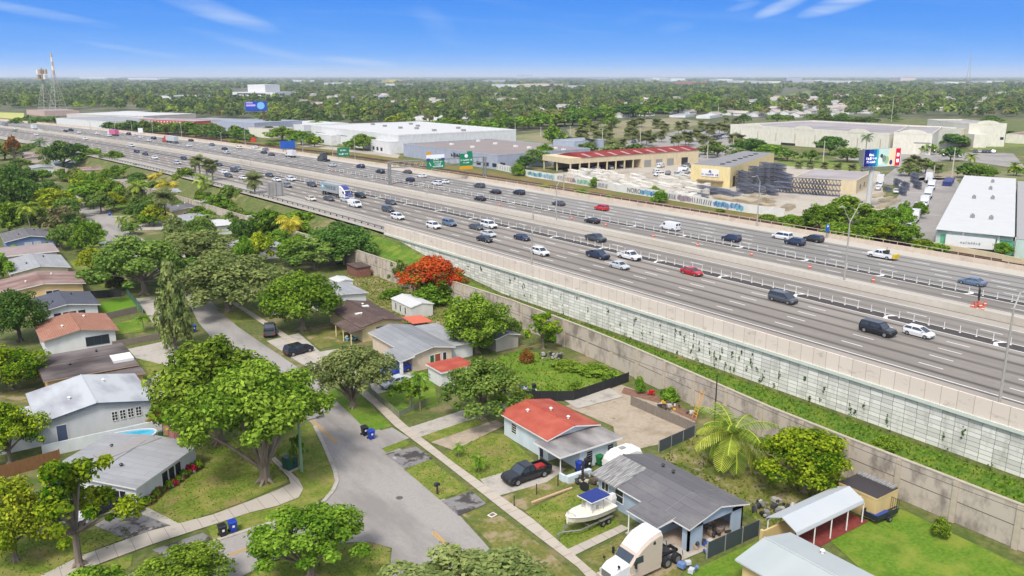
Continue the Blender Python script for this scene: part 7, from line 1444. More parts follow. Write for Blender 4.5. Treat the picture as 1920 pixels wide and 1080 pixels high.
for k in range(12): x = er.uniform(10, 110); MIDT.append((x, 232 + er.uniform(-4, 4), 216 + er.uniform(-4, 4), er.uniform(16, 28), 'oak', er.choice(('mid', 'dark', 'green'))))
for k, (x, y, tp, wd, kd, lf) in enumerate(sorted(MIDT, key=lambda q: q[1])):
    w_ = WORD[lf] + (' round' if kd == 'round' else ' spreading' if kd == 'oak' else ' low'); etree(x, y, tp, wd, kd, lf, w_ + ' tree among the buildings and lots beyond the highway', w_ + ' trees beyond the highway', 'l' if wd < 56 else 'm', k % 4)
for k in range(80):
    x, y = er.uniform(1085, 1400), er.uniform(236, 292); w = G(x, y, ZE); s = PXL(w)[2]
    if 1170 < x < 1330 and y > 282: continue
    put_palm(w, er.uniform(6.0, 8.4), er.uniform(6.5, 9.5), 'sabal', 'round headed fan palm in the car park beyond the maroon roof', 'fan palms in the car park')
for k, x in enumerate((1497, 1519, 1545, 1570, 1597, 1620)): w = G(x, 316 + (x - 1497) * .06, ZE); put_palm(w, 4.4, 3.6, 'sabal', 'short fan palm in the row behind the long low tan building', 'short fan palms in a row')
for x, y, tp, wd, st, lab in ((1622, 294, 246, 32, 'royal', 'tall royal palm in front of the cream storage building'), (1816, 334, 284, 30, 'coconut', 'palm standing by the far end of the white roof'), (1900, 330, 300, 34, 'coconut', 'palm at the right edge beyond the grey roof'), (1712, 322, 290, 26, 'sabal', 'fan palm by the truck lot entrance'), (1700, 318, 296, 22, 'sabal', 'smaller fan palm by the truck lot entrance'), (1726, 330, 296, 24, 'sabal', 'fan palm between lot entrance and dark trusses'), (1758, 332, 308, 22, 'sabal', 'fan palm beside the tarpaulin pile'), (1690, 284, 264, 20, 'sabal', 'fan palm at the corner of the cream storage building'), (1704, 286, 266, 20, 'sabal', 'second fan palm at the corner of the cream storage building'), (930, 270, 246, 16, 'sabal', 'fan palm at the end of the huge white warehouse')):
    w = G(x, y, ZE); put_palm(w, wd / PXL(w)[2], rise_to(w, tp), st, lab)
# ---------------------------------------------------------------- woods to the horizon
EXC = [[(575, 232), (930, 235), (930, 300), (575, 300)], [(1365, 222), (1900, 222), (1900, 300), (1365, 300)], [(432, 168), (520, 168), (520, 188), (432, 188)], [(1060, 218), (1340, 218), (1340, 250), (1060, 266)], [(1465, 168), (1520, 168), (1520, 184), (1465, 184)], [(100, 208), (275, 208), (275, 236), (100, 236)], [(-20, 207), (48, 207), (48, 226), (-20, 226)], [(655, 180), (718, 180), (718, 189), (655, 189)], [(260, 222), (480, 222), (510, 262), (260, 250)], [(80, 206), (152, 206), (152, 218), (80, 218)]]
def inside(x, y, p):
    c = False
    for (a, b_), (d, e_) in zip(p, p[1:] + p[:1]):
        if (b_ > y) != (e_ > y) and x < (d - a) * (y - b_) / (e_ - b_) + a: c = not c
    return c
FARP = [(x + wd / 2, y, wd) for x, y, wd, hp, wm in FAR]
wr = np.random.default_rng(15); VV = []; TT = []; SL = []; count = 0
def sphere_dirs(n): d = wr.normal(size=(n, 3)); d[:, 2] = np.abs(d[:, 2]) * .9 + .05; return d / np.linalg.norm(d, axis=1)[:, None]
tot = 0
for row, n_ in ((144.2, 900), (145.4, 900), (147, 900), (149, 900), (151.5, 900), (154.5, 900), (158, 900), (162, 850), (166.5, 800), (171.5, 760), (177, 720), (183, 640), (189, 640), (195, 580), (201, 520), (207, 460), (213, 380), (219, 300), (226, 230), (233, 170), (241, 120)):
    step = {True: 2.2, False: 5.5}[row < 156]
    for k in range(n_):
        px = wr.uniform(-60, 1990); py = row + wr.uniform(-step * .5, step * .5)
        if py > 196 and (px < 470 and py > 203 + px * .06): continue
        if px > 790 and py > (214 + (1250 - px) * .085 if px < 1250 else 221): continue
        if any(inside(px, py, e_) for e_ in EXC): continue
        if any(abs(px - x) < wd / 2 + 1 and -1 < py - y < 4 for x, y, wd in FARP): continue
        if any(abs(px - x) < 11 and 0 < py - y < 6.5 for x, y in HS): continue
        g = G(px, py, ZE); dist = math.hypot(g[0], g[1]); s = FPX / dist
        R = wr.uniform(3.2, 6.2) * (1 + max(0, (dist - 1500)) / 2600); R = min(R, 60); H = wr.uniform(6.5, 12.5) + (4 if wr.random() < .06 else 0)
        rp = R * s; n = int(min(110, max(9, rp * rp * 1.6 + 7))); d = sphere_dirs(n); ax = np.array([R, R, min(H * .62, R * 1.05)])
        lump = 1 + .3 * np.sin(d[:, 0] * 5 + k) * np.cos(d[:, 1] * 4 + k)
        P_ = np.array([g[0], g[1], ZE + H - ax[2]]) + d * ax * (lump * wr.uniform(.75, 1.05, n))[:, None]
        nn = d + wr.normal(0, .45, (n, 3)); nn[:, 2] += .3; nn /= np.linalg.norm(nn, axis=1)[:, None]; a = np.cross(nn, wr.normal(size=(n, 3))); a /= np.linalg.norm(a, axis=1)[:, None]; b2 = np.cross(nn, a)
        sz = (R * .95 / math.sqrt(n / 9) * wr.uniform(.7, 1.2, n))[:, None]; sz = np.maximum(sz, .5 / s); flat_ = np.array([1, 1, min(1.0, ax[2] / R + .2)])
        VV.append(np.stack([P_ - a * sz * flat_, P_ - b2 * sz * .7 * flat_, P_ + a * sz * flat_, P_ + b2 * sz * .7 * flat_], 1).reshape(-1, 3)); q = wr.random(); TT.append(np.clip(.6 * q + .4 * wr.random(n), 0, 1)); SL.append(np.full(n, int(wr.choice(4, p=[.36, .34, .16, .14]))))
psheet('woodland_floor', [(-900, 226), (200, 240), (600, 262), (900, 262), (1200, 250), (1400, 226), (1700, 222), (2600, 222), (2600, 146), (-900, 146)], blotch('woodland_floor', S(98, 104, 70), S(152, 144, 116), .02, (.5, .66), fine=.2, var=.25), ZE, .012)
wm_ = [leafmat('wood_mid', S(80, 106, 58), S(136, 156, 92), oi=0), leafmat('wood_dark', S(58, 86, 50), S(106, 132, 76), oi=0), leafmat('wood_bright', S(94, 126, 48), S(160, 184, 80), oi=0), leafmat('wood_olive', S(96, 106, 62), S(142, 144, 92), oi=0)]
wo = link('woodland', cloud_mesh('woodland', np.concatenate(VV), np.concatenate(TT), wm_, np.concatenate(SL)))
tag(wo, 'green woods of countless trees spreading over the plain to the horizon', 'woods', kind='stuff')

# ---------------------------------------------------------------- more trees between the western houses
lr = random.Random(41); nlt = 0
while nlt < 52:
    x, y = lr.uniform(-12, 78), lr.uniform(188, 430)
    if 34 < x < 50 or x > sndx(y) - 3 or any(a - 2.6 < x < c + 2.6 and b_ - 2.6 < y < d_ + 2.6 for a, b_, c, d_ in LOTS): continue
    px, py, s_ = PXL((x, y, 0))
    if px < -20: continue
    lf = lr.choice(('green', 'mid', 'dark', 'bright', 'yellow', 'olive')); kd = lr.choice(('oak', 'round', 'oak')); w_ = WORD[lf] + (' round' if kd == 'round' else ' spreading')
    put_tree((x, y, 0), lr.uniform(5.5, 9.5), lr.uniform(5.5, 9.5), kd, lf, 'm', w_ + ' tree among the houses west of the highway', 'tree', 'tree', w_ + ' trees west of the highway', nlt % 5); nlt += 1
for k in range(34):
    y = 196 + k * 6.6 + lr.uniform(-3, 3); x = sndx(y) + (lr.uniform(-4.5, -2) if k % 3 else lr.uniform(3, 7)); lf = lr.choice(('green', 'mid', 'bright')); z = 0 if x < sndx(y) else ground_z(x - bend(y), y)
    put_tree((x, y, z), lr.uniform(4.5, 8.5), lr.uniform(3.5, 6.5), 'bush', lf, 'm', WORD[lf] + ' bush growing along the sound wall up the highway slope', 'bush', 'bush', WORD[lf] + ' bushes along the northern sound wall', k % 4)
# ---------------------------------------------------------------- lamps, poles, signs
m_alu = flatcol('aluminium', S(206, 202, 192), rough=.45, met=.3); m_cpole = flatcol('concrete_pole', S(222, 214, 198), rough=.8)
def lamp(px, py, top, arms, label, z=6.0, axis=0.0, group=None):
    w = G(px, py, z); h = rise_to(w, top); t = thing('street_lamp', label, 'street lamp', w, axis, group); k = h / 15
    hp2 = h * .80 if arms == 2 else h * .9
    b = MB(); b.tube([(0, 0, 0), (0, 0, hp2)], [.19, .11], 8); b.cyl(0, 0, 0, .5, .3, 8); b.build('pole', m_alu, t)
    for s_ in ((-1, 1) if arms == 2 else (1,)):
        b = MB(); b.tube([(0, 0, hp2 - .1), (s_ * 1.5 * k, 0, hp2 + 1.7 * k), (s_ * 2.6 * k, 0, h)], [.1, .08, .06], 6); ar = b.build('arm', m_alu, t)
        b = MB(); b.box(s_ * 2.6 * k - .1 if s_ > 0 else s_ * 2.6 * k - 1.0, -.2, h - .08, s_ * 2.6 * k + 1.0 if s_ > 0 else s_ * 2.6 * k + .1, .2, h + .1); b.build('lamp_head', m_alu, ar)
    return t
lamp(1582, 532, 385, 2, 'tall double-armed lamp on the median nearest the grey minivan'); lamp(1043, 418, 330, 2, 'tall double-armed lamp on the median in mid picture'); lamp(1872, 765, 556, 1, 'tall lamp at the near shoulder by the right picture edge', axis=0.1)
lamp(1419, 424, 330, 1, 'single-armed lamp on the far shoulder before the dark trusses', axis=math.pi); lamp(666, 300, 252, 1, 'single-armed lamp on the far shoulder right of the green exit sign'); lamp(1057, 363, 320, 1, 'single-armed lamp on the far shoulder by the graffiti wall', axis=math.pi)
lamp(997, 508, 428, 1, 'slim lamp at the near shoulder beside the white suv'); lamp(999, 412, 388, 1, 'short leaning arm lamp rising from the median', axis=.6)
for k, (x, y, tp) in enumerate(((624, 293, 266), (568, 286, 258), (460, 271, 238), (341, 257, 230), (287, 252, 226), (248, 248, 224), (216, 246, 220), (170, 244, 226), (107, 238, 216), (58, 235, 212), (517, 345, 318), (800, 366, 340), (470, 316, 296))):
    lamp(x, y, tp, 1, 'single-armed lamp far up along the highway', axis=math.pi if k % 2 else 0, group='lamps far up along the highway')
lamp(415, 264, 246, 2, 'double-armed lamp on the far shoulder before the blank white building')
UP_ = [(591, 222, 210), (662, 229, 212), (707, 228, 216), (832, 240, 220), (881, 242, 221), (917, 247, 226), (966, 252, 230), (1014, 256, 238), (1069, 264, 236), (1129, 280, 242), (1200, 276, 241), (1346, 220, 194), (1374, 290, 255), (1326, 298, 265), (1543, 305, 264), (1671, 228, 180), (1784, 334, 277), (1750, 334, 310), (1816, 334, 304), (770, 216, 200), (1463, 222, 206), (283, 178, 160), (1850, 330, 304)]
pb = MB(); pb.tube([(0, 0, 0), (0, 0, 1)], [.28, .16], 7); pb.box(-1.1, -.08, .93, 1.1, .08, .945); pm_me = None
for x, y, tp in UP_:
    w = G(x, y, ZE); h = rise_to(w, tp); o = link('utility_pole', pm_me) if pm_me else pb.build('utility_pole', m_cpole); pm_me = o.data; o.location = w; o.scale = (1, 1, h); o.rotation_euler = (0, 0, er.uniform(0, 1))
    tag(o, 'pale utility pole standing among the lots beyond the highway', 'utility pole', 'utility poles beyond the highway')
# power line over the back walls, sagging between poles hidden by trees
wb = MB(); pts = [(79.8, 20 + k * 5, 6.4 - .6 * math.sin(math.pi * ((k * 5) % 45) / 45)) for k in range(24)]; wb.tube([(x - .9, y, z - 1.2) for x, y, z in pts], .025, 4); tag(wb.build('overhead_cable', m_blkpl), 'thin dark cable running along the backyards before the sound wall', 'cable')
w = G(1338, 812, 0); b = MB(); b.tube([(0, 0, 0), (0, 0, rise_to(w, 703))], [.12, .08], 6); tag(b.build('utility_pole', m_wood, None, w), 'thin wooden pole standing against the sound wall by the coconut palm', 'utility pole')
# gantry with its two green signs
m_sgn = flatcol('sign_green', S(24, 150, 104), rough=.5); m_sgnw = flatcol('sign_white', S(246, 246, 246, 1.3), rough=.5); m_org = flatcol('sign_amber', S(246, 184, 40)); m_sblue = flatcol('sign_blue_panel', S(44, 110, 214)); m_spur = flatcol('sign_purple', S(90, 76, 160))
a, c = np.array(G(731, 346, Z)), np.array(G(909, 333, Z)); ln = float(np.linalg.norm(c - a)); hG = rise_to(a, 304)
t = thing('sign_gantry', 'steel overhead truss carrying signs across the far carriageway', 'gantry', tuple(a), math.atan2(c[1] - a[1], c[0] - a[0]))
for x in (0, ln): 
    b = MB(); b.tube([(x, -.8, 0), (x, -.8, hG)], .32, 8); b.tube([(x, .8, 0), (x, .8, hG)], .32, 8)
    for k in range(4): b.tube([(x, -.8, 1 + k * 2), (x, .8, 2.4 + k * 2)], .09, 4)
    b.build('post', m_steel, t)
b = MB()
for y in (-.8, .8):
    for z in (hG - 2.0, hG): b.tube([(0, y, z), (ln, y, z)], .13, 5)
n = 16
for k in range(n):
    x0, x1 = ln * k / n, ln * (k + 1) / n
    for y in (-.8, .8): b.tube([(x0, y, hG - 2), ((x0 + x1) / 2, y, hG), (x1, y, hG - 2)], .08, 4)
    b.tube([(x0, -.8, hG), (x1, .8, hG)], .06, 4)
b.build('truss', m_steel, t)
def gx(px): return max(.5, min(ln, (px - 731) / 178.0 * ln))
def sign_on(x, w_, z0, h_, m, label, name='road_sign', y=-1.05):
    s = thing(name, label, 'road sign', tuple(a), t.rotation_euler.z); b = MB(); b.box(x - w_ / 2, y - .1, z0, x + w_ / 2, y, z0 + h_); b.build('panel', m, s); return s
R90 = (math.pi / 2, 0, 0)
x = gx(812); s = sign_on(x, 7.4, hG - 3.2, 3.6, m_sgn, 'wide green highway sign with white header and amber tab on the gantry')
b = MB(); b.box(x - 3.7, -1.16, hG + .42, x + 3.7, -1.05, hG + 1.9); b.build('header', m_sgnw, s); b = MB(); b.box(x - 3.7, -1.18, hG - .25, x - 2.3, -1.1, hG + .62); b.box(x + 2.4, -1.18, hG - .25, x + 3.7, -1.1, hG + .62); b.build('purple_shield', m_spur, s)
b = MB(); b.box(x - 3.7, -1.16, hG + 1.9, x - 1.8, -1.05, hG + 3.0); b.build('exit_tab', m_org, s); text('sign_text', '~~~~', .8, m_sgnw, s, (x + .2, -1.18, hG + .1), R90)
for k, wd in enumerate(('~~~~~~~', '~~~~~', '~~~~~~~~')): text('sign_text', wd, .75, m_sgnw, s, (x + .9, -1.17, hG - .75 - k * .85), R90)
b = MB(); b.tube([(x - 2.6, -1.17, hG - 1.0), (x - 1.9, -1.17, hG - 2.2)], .16, 5); b.build('arrow', m_sgnw, s)
x = gx(870); s = sign_on(x, 5.6, hG - 2.9, 4.6, m_sgn, 'square green highway sign with a route shield and amber base on the gantry'); b = MB(); b.box(x - 2.8, -1.16, hG - 4.2, x + 2.8, -1.05, hG - 2.9); b.build('amber_base', m_org, s)
b = MB(); b.side([(x + .75 * math.cos(q), hG + .8 + .7 * math.sin(q)) for q in [6.283 * i / 10 for i in range(10)]], -1.2, -1.1); b.build('shield', m_sgnw, s); b = MB(); b.box(x + .4, -1.14, hG + 1.7, x + 2.6, -1.05, hG + 2.5); b.build('exit_tab', m_sgn, s)
for k, wd in enumerate(('~~~~~~~~~~', '~~~~~')): text('sign_text', wd, .7, m_sgnw, s, (x, -1.17, hG - .75 - k * .95), R90)
def post_sign(px, py, top, w_, h_, m, label, z=6.0, legs=2, rz=0.0, words=(), back=False):
    w = G(px, py, z); hh = rise_to(w, top); s = thing('road_sign', label, 'road sign', w, rz); b = MB(); b.box(-w_ / 2, -.12, hh - h_, w_ / 2, -.02, hh); b.build('panel', m, s)
    for k in range(legs): b = MB(); x = (-w_ * .3 + w_ * .6 * k) if legs > 1 else 0; b.box(x - .1, 0, 0, x + .1, .12, hh); b.build('post', m_steel, s)
    for k, q in enumerate(words): text('sign_text', q, h_ * .26, m_sgnw, s, (0, -.14, hh - h_ * (.3 + .4 * k)), R90)
    return s
post_sign(644, 296, 277, 6.0, 4.2, m_sgn, 'green exit sign on posts beyond the far shoulder', words=('~~~~', '~~~~~~')); post_sign(540, 284, 264, 8.0, 4.0, m_sblue, 'blue service sign on posts beyond the far shoulder'); post_sign(475, 266, 258, 3, 2.6, flatcol('sign_orange', S(240, 92, 50)), 'small orange work sign beyond the far shoulder', legs=1)
post_sign(264, 252, 240, 3, 3, m_sgnw, 'small white sign by the far shoulder up the highway', legs=1); s = post_sign(1550, 441, 421, 1.3, 1.7, m_sblue, 'small blue square sign on the far barrier below the thicket', 6.9, 1); b = MB(); hh = 2.5; b.box(-.3, -.14, 2.0, .3, -.12, 2.4); b.build('symbol', m_sgnw, s)
for px, py, lab in ((511, 368, 'left grey back of a highway sign panel by the guardrail'), (524, 368, 'right grey back of a highway sign panel by the guardrail')): post_sign(px, py, 342, 3.2, 4.2, flatcol('sign_back', S(186, 182, 178)), lab, legs=2, rz=math.pi)
# message board with barrels on the median
w = G(1833, 574, 6.0); t = thing('message_board', 'black portable message board facing traffic on the median shoulder', 'message board', w, .5); b = MB(); b.box(-1.3, -.1, 1.3, 1.3, .1, 3.1); b.build('screen', m_blk, t); b = MB(); b.box(-.1, -.1, .3, .1, .1, 1.4); b.box(-.9, -.5, .3, .9, .5, .6); b.build('trailer', m_orng if 'm_orng' in globals() else flatcol('safety_orange', S(226, 116, 88)), t)
m_orng = MATS['safety_orange']; bm_ = MB(); bm_.tube([(0, 0, 0), (0, 0, .95)], [.3, .22], 8, 0); bm_.tube([(0, 0, .5), (0, 0, .6)], [.27, .262], 8, 1); bme = None
for x, y in ((1822, 578), (1838, 578), (1842, 584), (1846, 574), (1828, 584), (1637, 529), (1518, 504), (1409, 480), (1308, 462), (1225, 445), (1136, 424), (1072, 412), (937, 386), (622, 322), (739, 345)):
    o = link('traffic_barrel', bme) if bme else bm_.build('traffic_barrel', [m_orng, m_sgnw]); bme = o.data; o.location = G(x, y, 6.0); tag(o, 'orange traffic barrel on the median shoulder', 'barrel', 'orange barrels along the median')
# billboards
def billboard(px, py, ytop, w_, h_, post, rz, label, pm, name='billboard', off=0.0):
    w = G(px, py, ZE); ht = rise_to(w, ytop); t = thing(name, label, 'billboard', w, rz); b = MB(); b.tube([(0, 1.2, 0), (0, 1.2, ht - h_ * .6)], post, 12); b.build('post', pm, t)
    b = MB(); b.box(off - w_ / 2, .2, ht - h_ - .8, off + w_ / 2, 1.6, ht - h_ - .5); b.box(off - w_ / 2, .1, ht - h_, off + w_ / 2, 1.0, ht); b.box(off - w_ / 2, 1.0, ht - h_ * .8, off - w_ / 2 + 1.5, 2.2, ht - .3); b.build('frame', m_steel, t); return t, ht
t, ht = billboard(1632, 394, 279, 14.2, 5.4, .75, -.25, 'large digital billboard with a red side strip on a tall white post', flatcol('billboard_post', S(222, 222, 218)), off=2.6); L0 = 2.6 - 7.1
def lit(n, c, s=.3): return mat('lit_' + n, S(*c, 1.6), var=.05, scale=.4, emit=s)
b = MB(); b.box(L0, .0, ht - 5.4, L0 + 14.2, .1, ht); scn = b.build('screen', lit('pale', (190, 216, 206)), t)
for k, (x0, x1, c_) in enumerate(((0, 1.8, (26, 26, 110)), (1.8, 3.4, (20, 70, 150)), (3.4, 4.6, (16, 104, 160)), (4.6, 5.4, (60, 170, 180)), (9.6, 12.0, (246, 206, 170)), (12.0, 13.9, (206, 16, 52)))): b = MB(); b.box(L0 + x0, -.05 - .0, ht - 5.3, L0 + x1, .02, ht - .1); b.build('image_panel', lit('p%d' % k, c_), scn)
for k, (x, z, r, c_) in enumerate(((6.6, 3.2, .5, (60, 70, 90)), (7.6, 2.4, .8, (120, 140, 130)), (8.6, 2.0, .9, (150, 180, 130)), (10.4, 1.2, .6, (24, 60, 120)), (6.2, 1.6, .9, (220, 240, 220)))): b = MB(); b.side([(L0 + x + r * math.cos(q), ht - 5.4 + z + r * 1.3 * math.sin(q)) for q in [6.283 * i / 9 for i in range(9)]], -.08, -.02); b.build('image_shape', lit('s%d' % k, c_), scn)
for k, wd in enumerate(('~~~', '~~~~~~', '~~~~~')): text('screen_text', wd, .95, lit('white', (240, 236, 255), .8), scn, (L0 + 2.7, -.09, ht - 1.8 - k * 1.05), R90, .005)
for z in (1.6, 3.4): b = MB(); b.box(L0 + 12.5, -.09, ht - 5.4 + z - .5, L0 + 13.4, -.04, ht - 5.4 + z + .5); b.build('image_shape', lit('white', (240, 236, 255)), scn)
t, ht = billboard(497, 242, 190, 16.5, 7.0, .9, -.1, 'blue billboard on a brown post far up beyond the highway', flatcol('brown_post', S(120, 84, 76)), off=-5.5)
b = MB(); b.box(-13.75, -.0, ht - 7, 2.75, .1, ht); scn = b.build('screen', lit('blue', (44, 84, 186), .1), t); b = MB(); b.box(-13.0, -.08, ht - 1.4, -8, -.02, ht - .5); b.box(-13.0, -.08, ht - 3.6, -6, -.02, ht - 2.2); b.build('image_panel', lit('pinkish', (190, 170, 230)), scn); b = MB(); b.side([(-2 + 3 * math.cos(q), ht - 3.2 + 2.8 * math.sin(q)) for q in [6.283 * i / 10 for i in range(10)]], -.08, -.02); b.build('image_shape', lit('sky', (120, 180, 220)), scn)
# lattice towers
def lattice(px, py, top, w0, w1, label, m, extra=None):
    w = G(px, py, ZE); h = rise_to(w, top); t = thing('lattice_tower', label, 'tower', w, .4); b = MB(); n = 9
    def cn(f, k): q = w0 + (w1 - w0) * min(1, f * 1.15); return (q * (1, 1, -1, -1)[k % 4], q * (1, -1, -1, 1)[k % 4], h * f)
    for k in range(4): b.tube([cn(i / n, k) for i in range(n + 1)], .24, 4)
    for i in range(n):
        for k in range(4): b.tube([cn(i / n, k), cn((i + 1) / n, k + 1)], .1, 4); b.tube([cn((i + 1) / n, k), cn((i + 1) / n, k + 1)], .1, 4)
    b.build('lattice', m, t); return t, h
t, h = lattice(88, 208, 150, 7, 1.5, 'left lattice tower carrying a ring of drum antennas', flatcol('tower_grey', S(196, 192, 186)))
for k in range(8): b = MB(); q = k * .785; b.cyl(4.6 * math.cos(q), 4.6 * math.sin(q), h + 1 + (k % 2) * 6, h + 6 + (k % 2) * 6, 1.4, 8); b.build('antenna', flatcol('antenna_tan', S(206, 170, 120)) if k % 3 else m_trim, t)
b = MB(); b.box(-5, -5, h, 5, 5, h + .6); b.cyl(0, 0, h, h + 14, .8, 6); b.build('platform', MATS['tower_grey'], t)
t, h = lattice(110, 212, 140, 7, 1.5, 'right lattice tower topped by a tall white and orange mast', MATS['tower_grey']); b = MB()
for k in range(5): b.cyl(0, 0, h + k * 4.6, h + k * 4.6 + 4.6, 1.5 - .15 * k, 8, k % 2)
b.build('mast', [flatcol('mast_orange', S(230, 196, 160)), m_trim], t)
t, h = lattice(1812, 173, 101, 6, .8, 'lone slender radio mast on the horizon at the right', flatcol('mast_pale', S(206, 196, 184)))
# ---------------------------------------------------------------- things in the yards and streets
t = thing('street_lamp', 'green street lamp with an arm over the residential street', 'street lamp', G(566, 884, 0)); hl = rise_to(G(566, 884, 0), 792); b = MB(); b.tube([(0, 0, 0), (0, 0, hl)], [.2, .14], 8); b.build('pole', flatcol('verdigris', S(138, 176, 138)), t); b = MB(); b.tube([(0, 0, hl - .5), (1.2, 0, hl), (2.2, -.2, hl + .1)], .06, 6); ar = b.build('arm', m_alu, t); b = MB(); b.box(2.1, -.4, hl + .02, 3.0, 0, hl + .2); b.build('lamp_head', m_alu, ar)
x, y, _ = G(551, 878); t = thing('utility_cabinet', 'dark green utility cabinet on a pale base by the street lamp', 'cabinet', (x - .3, y + .2, 0), .3); b = MB(); b.box(-.7, -.6, .1, .7, .6, 1.5); b.box(-.75, -.65, 1.5, .75, .65, 1.58); b.build('cabinet_body', flatcol('cabinet_green', S(38, 92, 76)), t); b = MB(); b.box(-.95, -.9, 0, .95, .9, .12); b.build('base', m_cap, t); b = MB(); b.box(-.02, -.63, .15, .02, -.6, 1.45); b.box(.05, -.66, .7, .12, -.6, .95); b.build('door_seam', m_blkpl, t)
BIN = {}
def bin_(px, py, col, label, z=0.05, rz=0.0):
    t = thing('wheelie_bin', label, 'bin', G(px, py, z), rz)
    if col not in BIN:
        m = flatcol('bin_' + col, S(*{'blue': (36, 72, 190), 'black': (44, 44, 48), 'green': (30, 128, 62)}[col]), rough=.5)
        b = MB(); b.hexa([(-.24, -.26, .08), (.24, -.26, .08), (.24, .26, .08), (-.24, .26, .08)], [(-.33, -.36, 1.0), (.33, -.36, 1.0), (.33, .36, 1.0), (-.33, .36, 1.0)]); o1 = b.build('bin_body', m, t)
        b = MB(); b.hexa([(-.36, -.4, 1.0), (.36, -.4, 1.0), (.36, .4, 1.0), (-.36, .4, 1.0)], [(-.28, -.32, 1.12), (.28, -.32, 1.12), (.28, .32, 1.1), (-.28, .32, 1.1)]); o2 = b.build('lid', m, t)
        b = MB(); b.tube([(-.34, .3, .12), (-.26, .3, .12)], .12, 8); o3 = b.build('wheel', m_blkpl, t); b = MB(); b.box(-.1, -.345, .55, .1, -.325, .75); o4 = b.build('sticker', m_trim, t); BIN[col] = (o1.data, o2.data, o3.data, o4.data)
    else:
        for n_, d in zip(('bin_body', 'lid', 'wheel', 'sticker'), BIN[col]): link(n_, d, t)
    o = link('wheel', BIN[col][2], t, (.6, 0, 0)); t.scale = (1.15, 1.15, 1.15); return t
for a_ in ((684, 816, 'black', 'black wheelie bin beside a blue one at the street apron'), (696, 823, 'blue', 'blue wheelie bin beside a black one at the street apron'), (418, 1005, 'black', 'black wheelie bin on the verge of the side street'), (437, 997, 'blue', 'blue wheelie bin on the verge of the side street'), (1087, 884, 'blue', 'blue wheelie bin between the red roofed and the grey roofed house'), (1101, 878, 'black', 'black wheelie bin against the pale blue wall'), (1125, 872, 'green', 'green wheelie bin against the pale blue wall'), (388, 560, 'blue', 'blue wheelie bin under the wide street oak'), (364, 622, 'blue', 'blue wheelie bin at the foot of the columnar tree'), (300, 604, 'blue', 'blue wheelie bin by the small green lawns'), (206, 404, 'blue', 'blue wheelie bin by the cul-de-sac'), (222, 414, 'black', 'black wheelie bin by the cul-de-sac'), (229, 421, 'black', 'second black wheelie bin further along the cul-de-sac')): bin_(*a_)
x, y, _ = G(820, 927); t = thing('mailbox', 'dark mailbox on a post by the street verge', 'mailbox', (x, y, 0), .1); b = MB(); b.box(-.07, -.07, 0, .07, .07, 1.2); b.build('post', m_wood, t); b = MB(); b.side([(-.35, 1.05), (.3, 1.05), (.3, 1.3), (.15, 1.4), (-.2, 1.4), (-.35, 1.3)], -.16, .16); b.build('box', m_dkmet, t)
x, y, _ = G(923, 967); t = thing('meter_cover', 'square water meter cover with a white rim in the bare verge', 'meter cover', (x, y, .07), .2); b = MB(); b.box(-.42, -.32, 0, .42, .32, .05); b.build('rim', m_trim, t); b = MB(); b.box(-.3, -.22, .05, .3, .22, .06); b.build('lid', flatcol('lid_brown', S(150, 110, 100)), t)
# boat on its trailer
bx0, by0 = 49.6, 57.4; ang = math.radians(4) + math.pi
t = thing('boat_trailer', 'galvanised twin-axle trailer under the cream boat', 'trailer', (bx0, by0, .05), ang); b = MB(); b.box(-2.6, -.95, .5, 1.8, -.83, .64); b.box(-2.6, .83, .5, 1.8, .95, .64); b.tube([(1.8, -.9, .57), (3.6, 0, .57)], .07, 6); b.tube([(1.8, .9, .57), (3.6, 0, .57)], .07, 6); b.tube([(3.3, 0, .57), (4.3, 0, .55)], .07, 6); b.tube([(3.4, 0, .57), (3.3, 0, 1.35)], .06, 5)
for x in (-2.4, -1, .6): b.box(x, -.9, .5, x + .1, .9, .6)
b.build('frame', m_steel, t); wm = MB(); wm.tube([(0, -.1, 0), (0, .1, 0)], .33, 12, 0); wm.tube([(0, -.11, 0), (0, .11, 0)], .19, 10, 1); me = None
for x in (-1.7, -.95):
    for s_ in (-1, 1): o = link('wheel', me, t) if me else wm.build('wheel', [m_tyre, m_rim], t); me = o.data; o.location = (x, s_ * 1.1, .33)
for s_ in (-1, 1): b = MB(); b.box(-2.15, s_ * 1.1 - .14, .72, -.5, s_ * 1.1 + .14, .78); b.build('mudguard', m_steel, t)
b = MB(); b.cyl(4.1, .12, 0, .55, .05, 6); b.build('jockey_leg', m_steel, t)
t = thing('motor_boat', 'cream centre-console motor boat with a navy top', 'boat', (bx0, by0, .05), ang); b = MB(); m_hull = flatcol('hull_cream', S(240, 232, 210, 1.4), rough=.3); rings = []
for x, wt_, wbm, zk, zs in ((-2.9, 1.12, .95, .78, 1.62), (-1.5, 1.2, 1.0, .72, 1.68), (0, 1.2, .95, .7, 1.74), (1.3, 1.02, .7, .76, 1.86), (2.3, .66, .36, .92, 1.98), (2.95, .2, .1, 1.2, 2.06)): rings.append([(x, -wt_, zs), (x, -wbm, (zk + zs) / 2 - .15), (x, 0, zk), (x, wbm, (zk + zs) / 2 - .15), (x, wt_, zs)])
b.loft(rings, 0, True); b.build('hull', m_hull, t, smooth=False); b = MB(); dk = [(-2.75, .98), (-1.5, 1.06), (0, 1.06), (1.3, .88), (2.2, .55)]
b.face([(x, -w_, 1.45 + max(0, x) * .12) for x, w_ in dk] + [(x, w_, 1.45 + max(0, x) * .12) for x, w_ in reversed(dk)]); b.build('deck', flatcol('deck_beige', S(214, 202, 176)), t)
b = MB(); b.tube([r_[0] for r_ in rings], .07, 6); b.tube([r_[4] for r_ in rings], .07, 6); b.tube([rings[0][0], rings[0][4]], .07, 6); b.build('gunwale', m_trim, t)
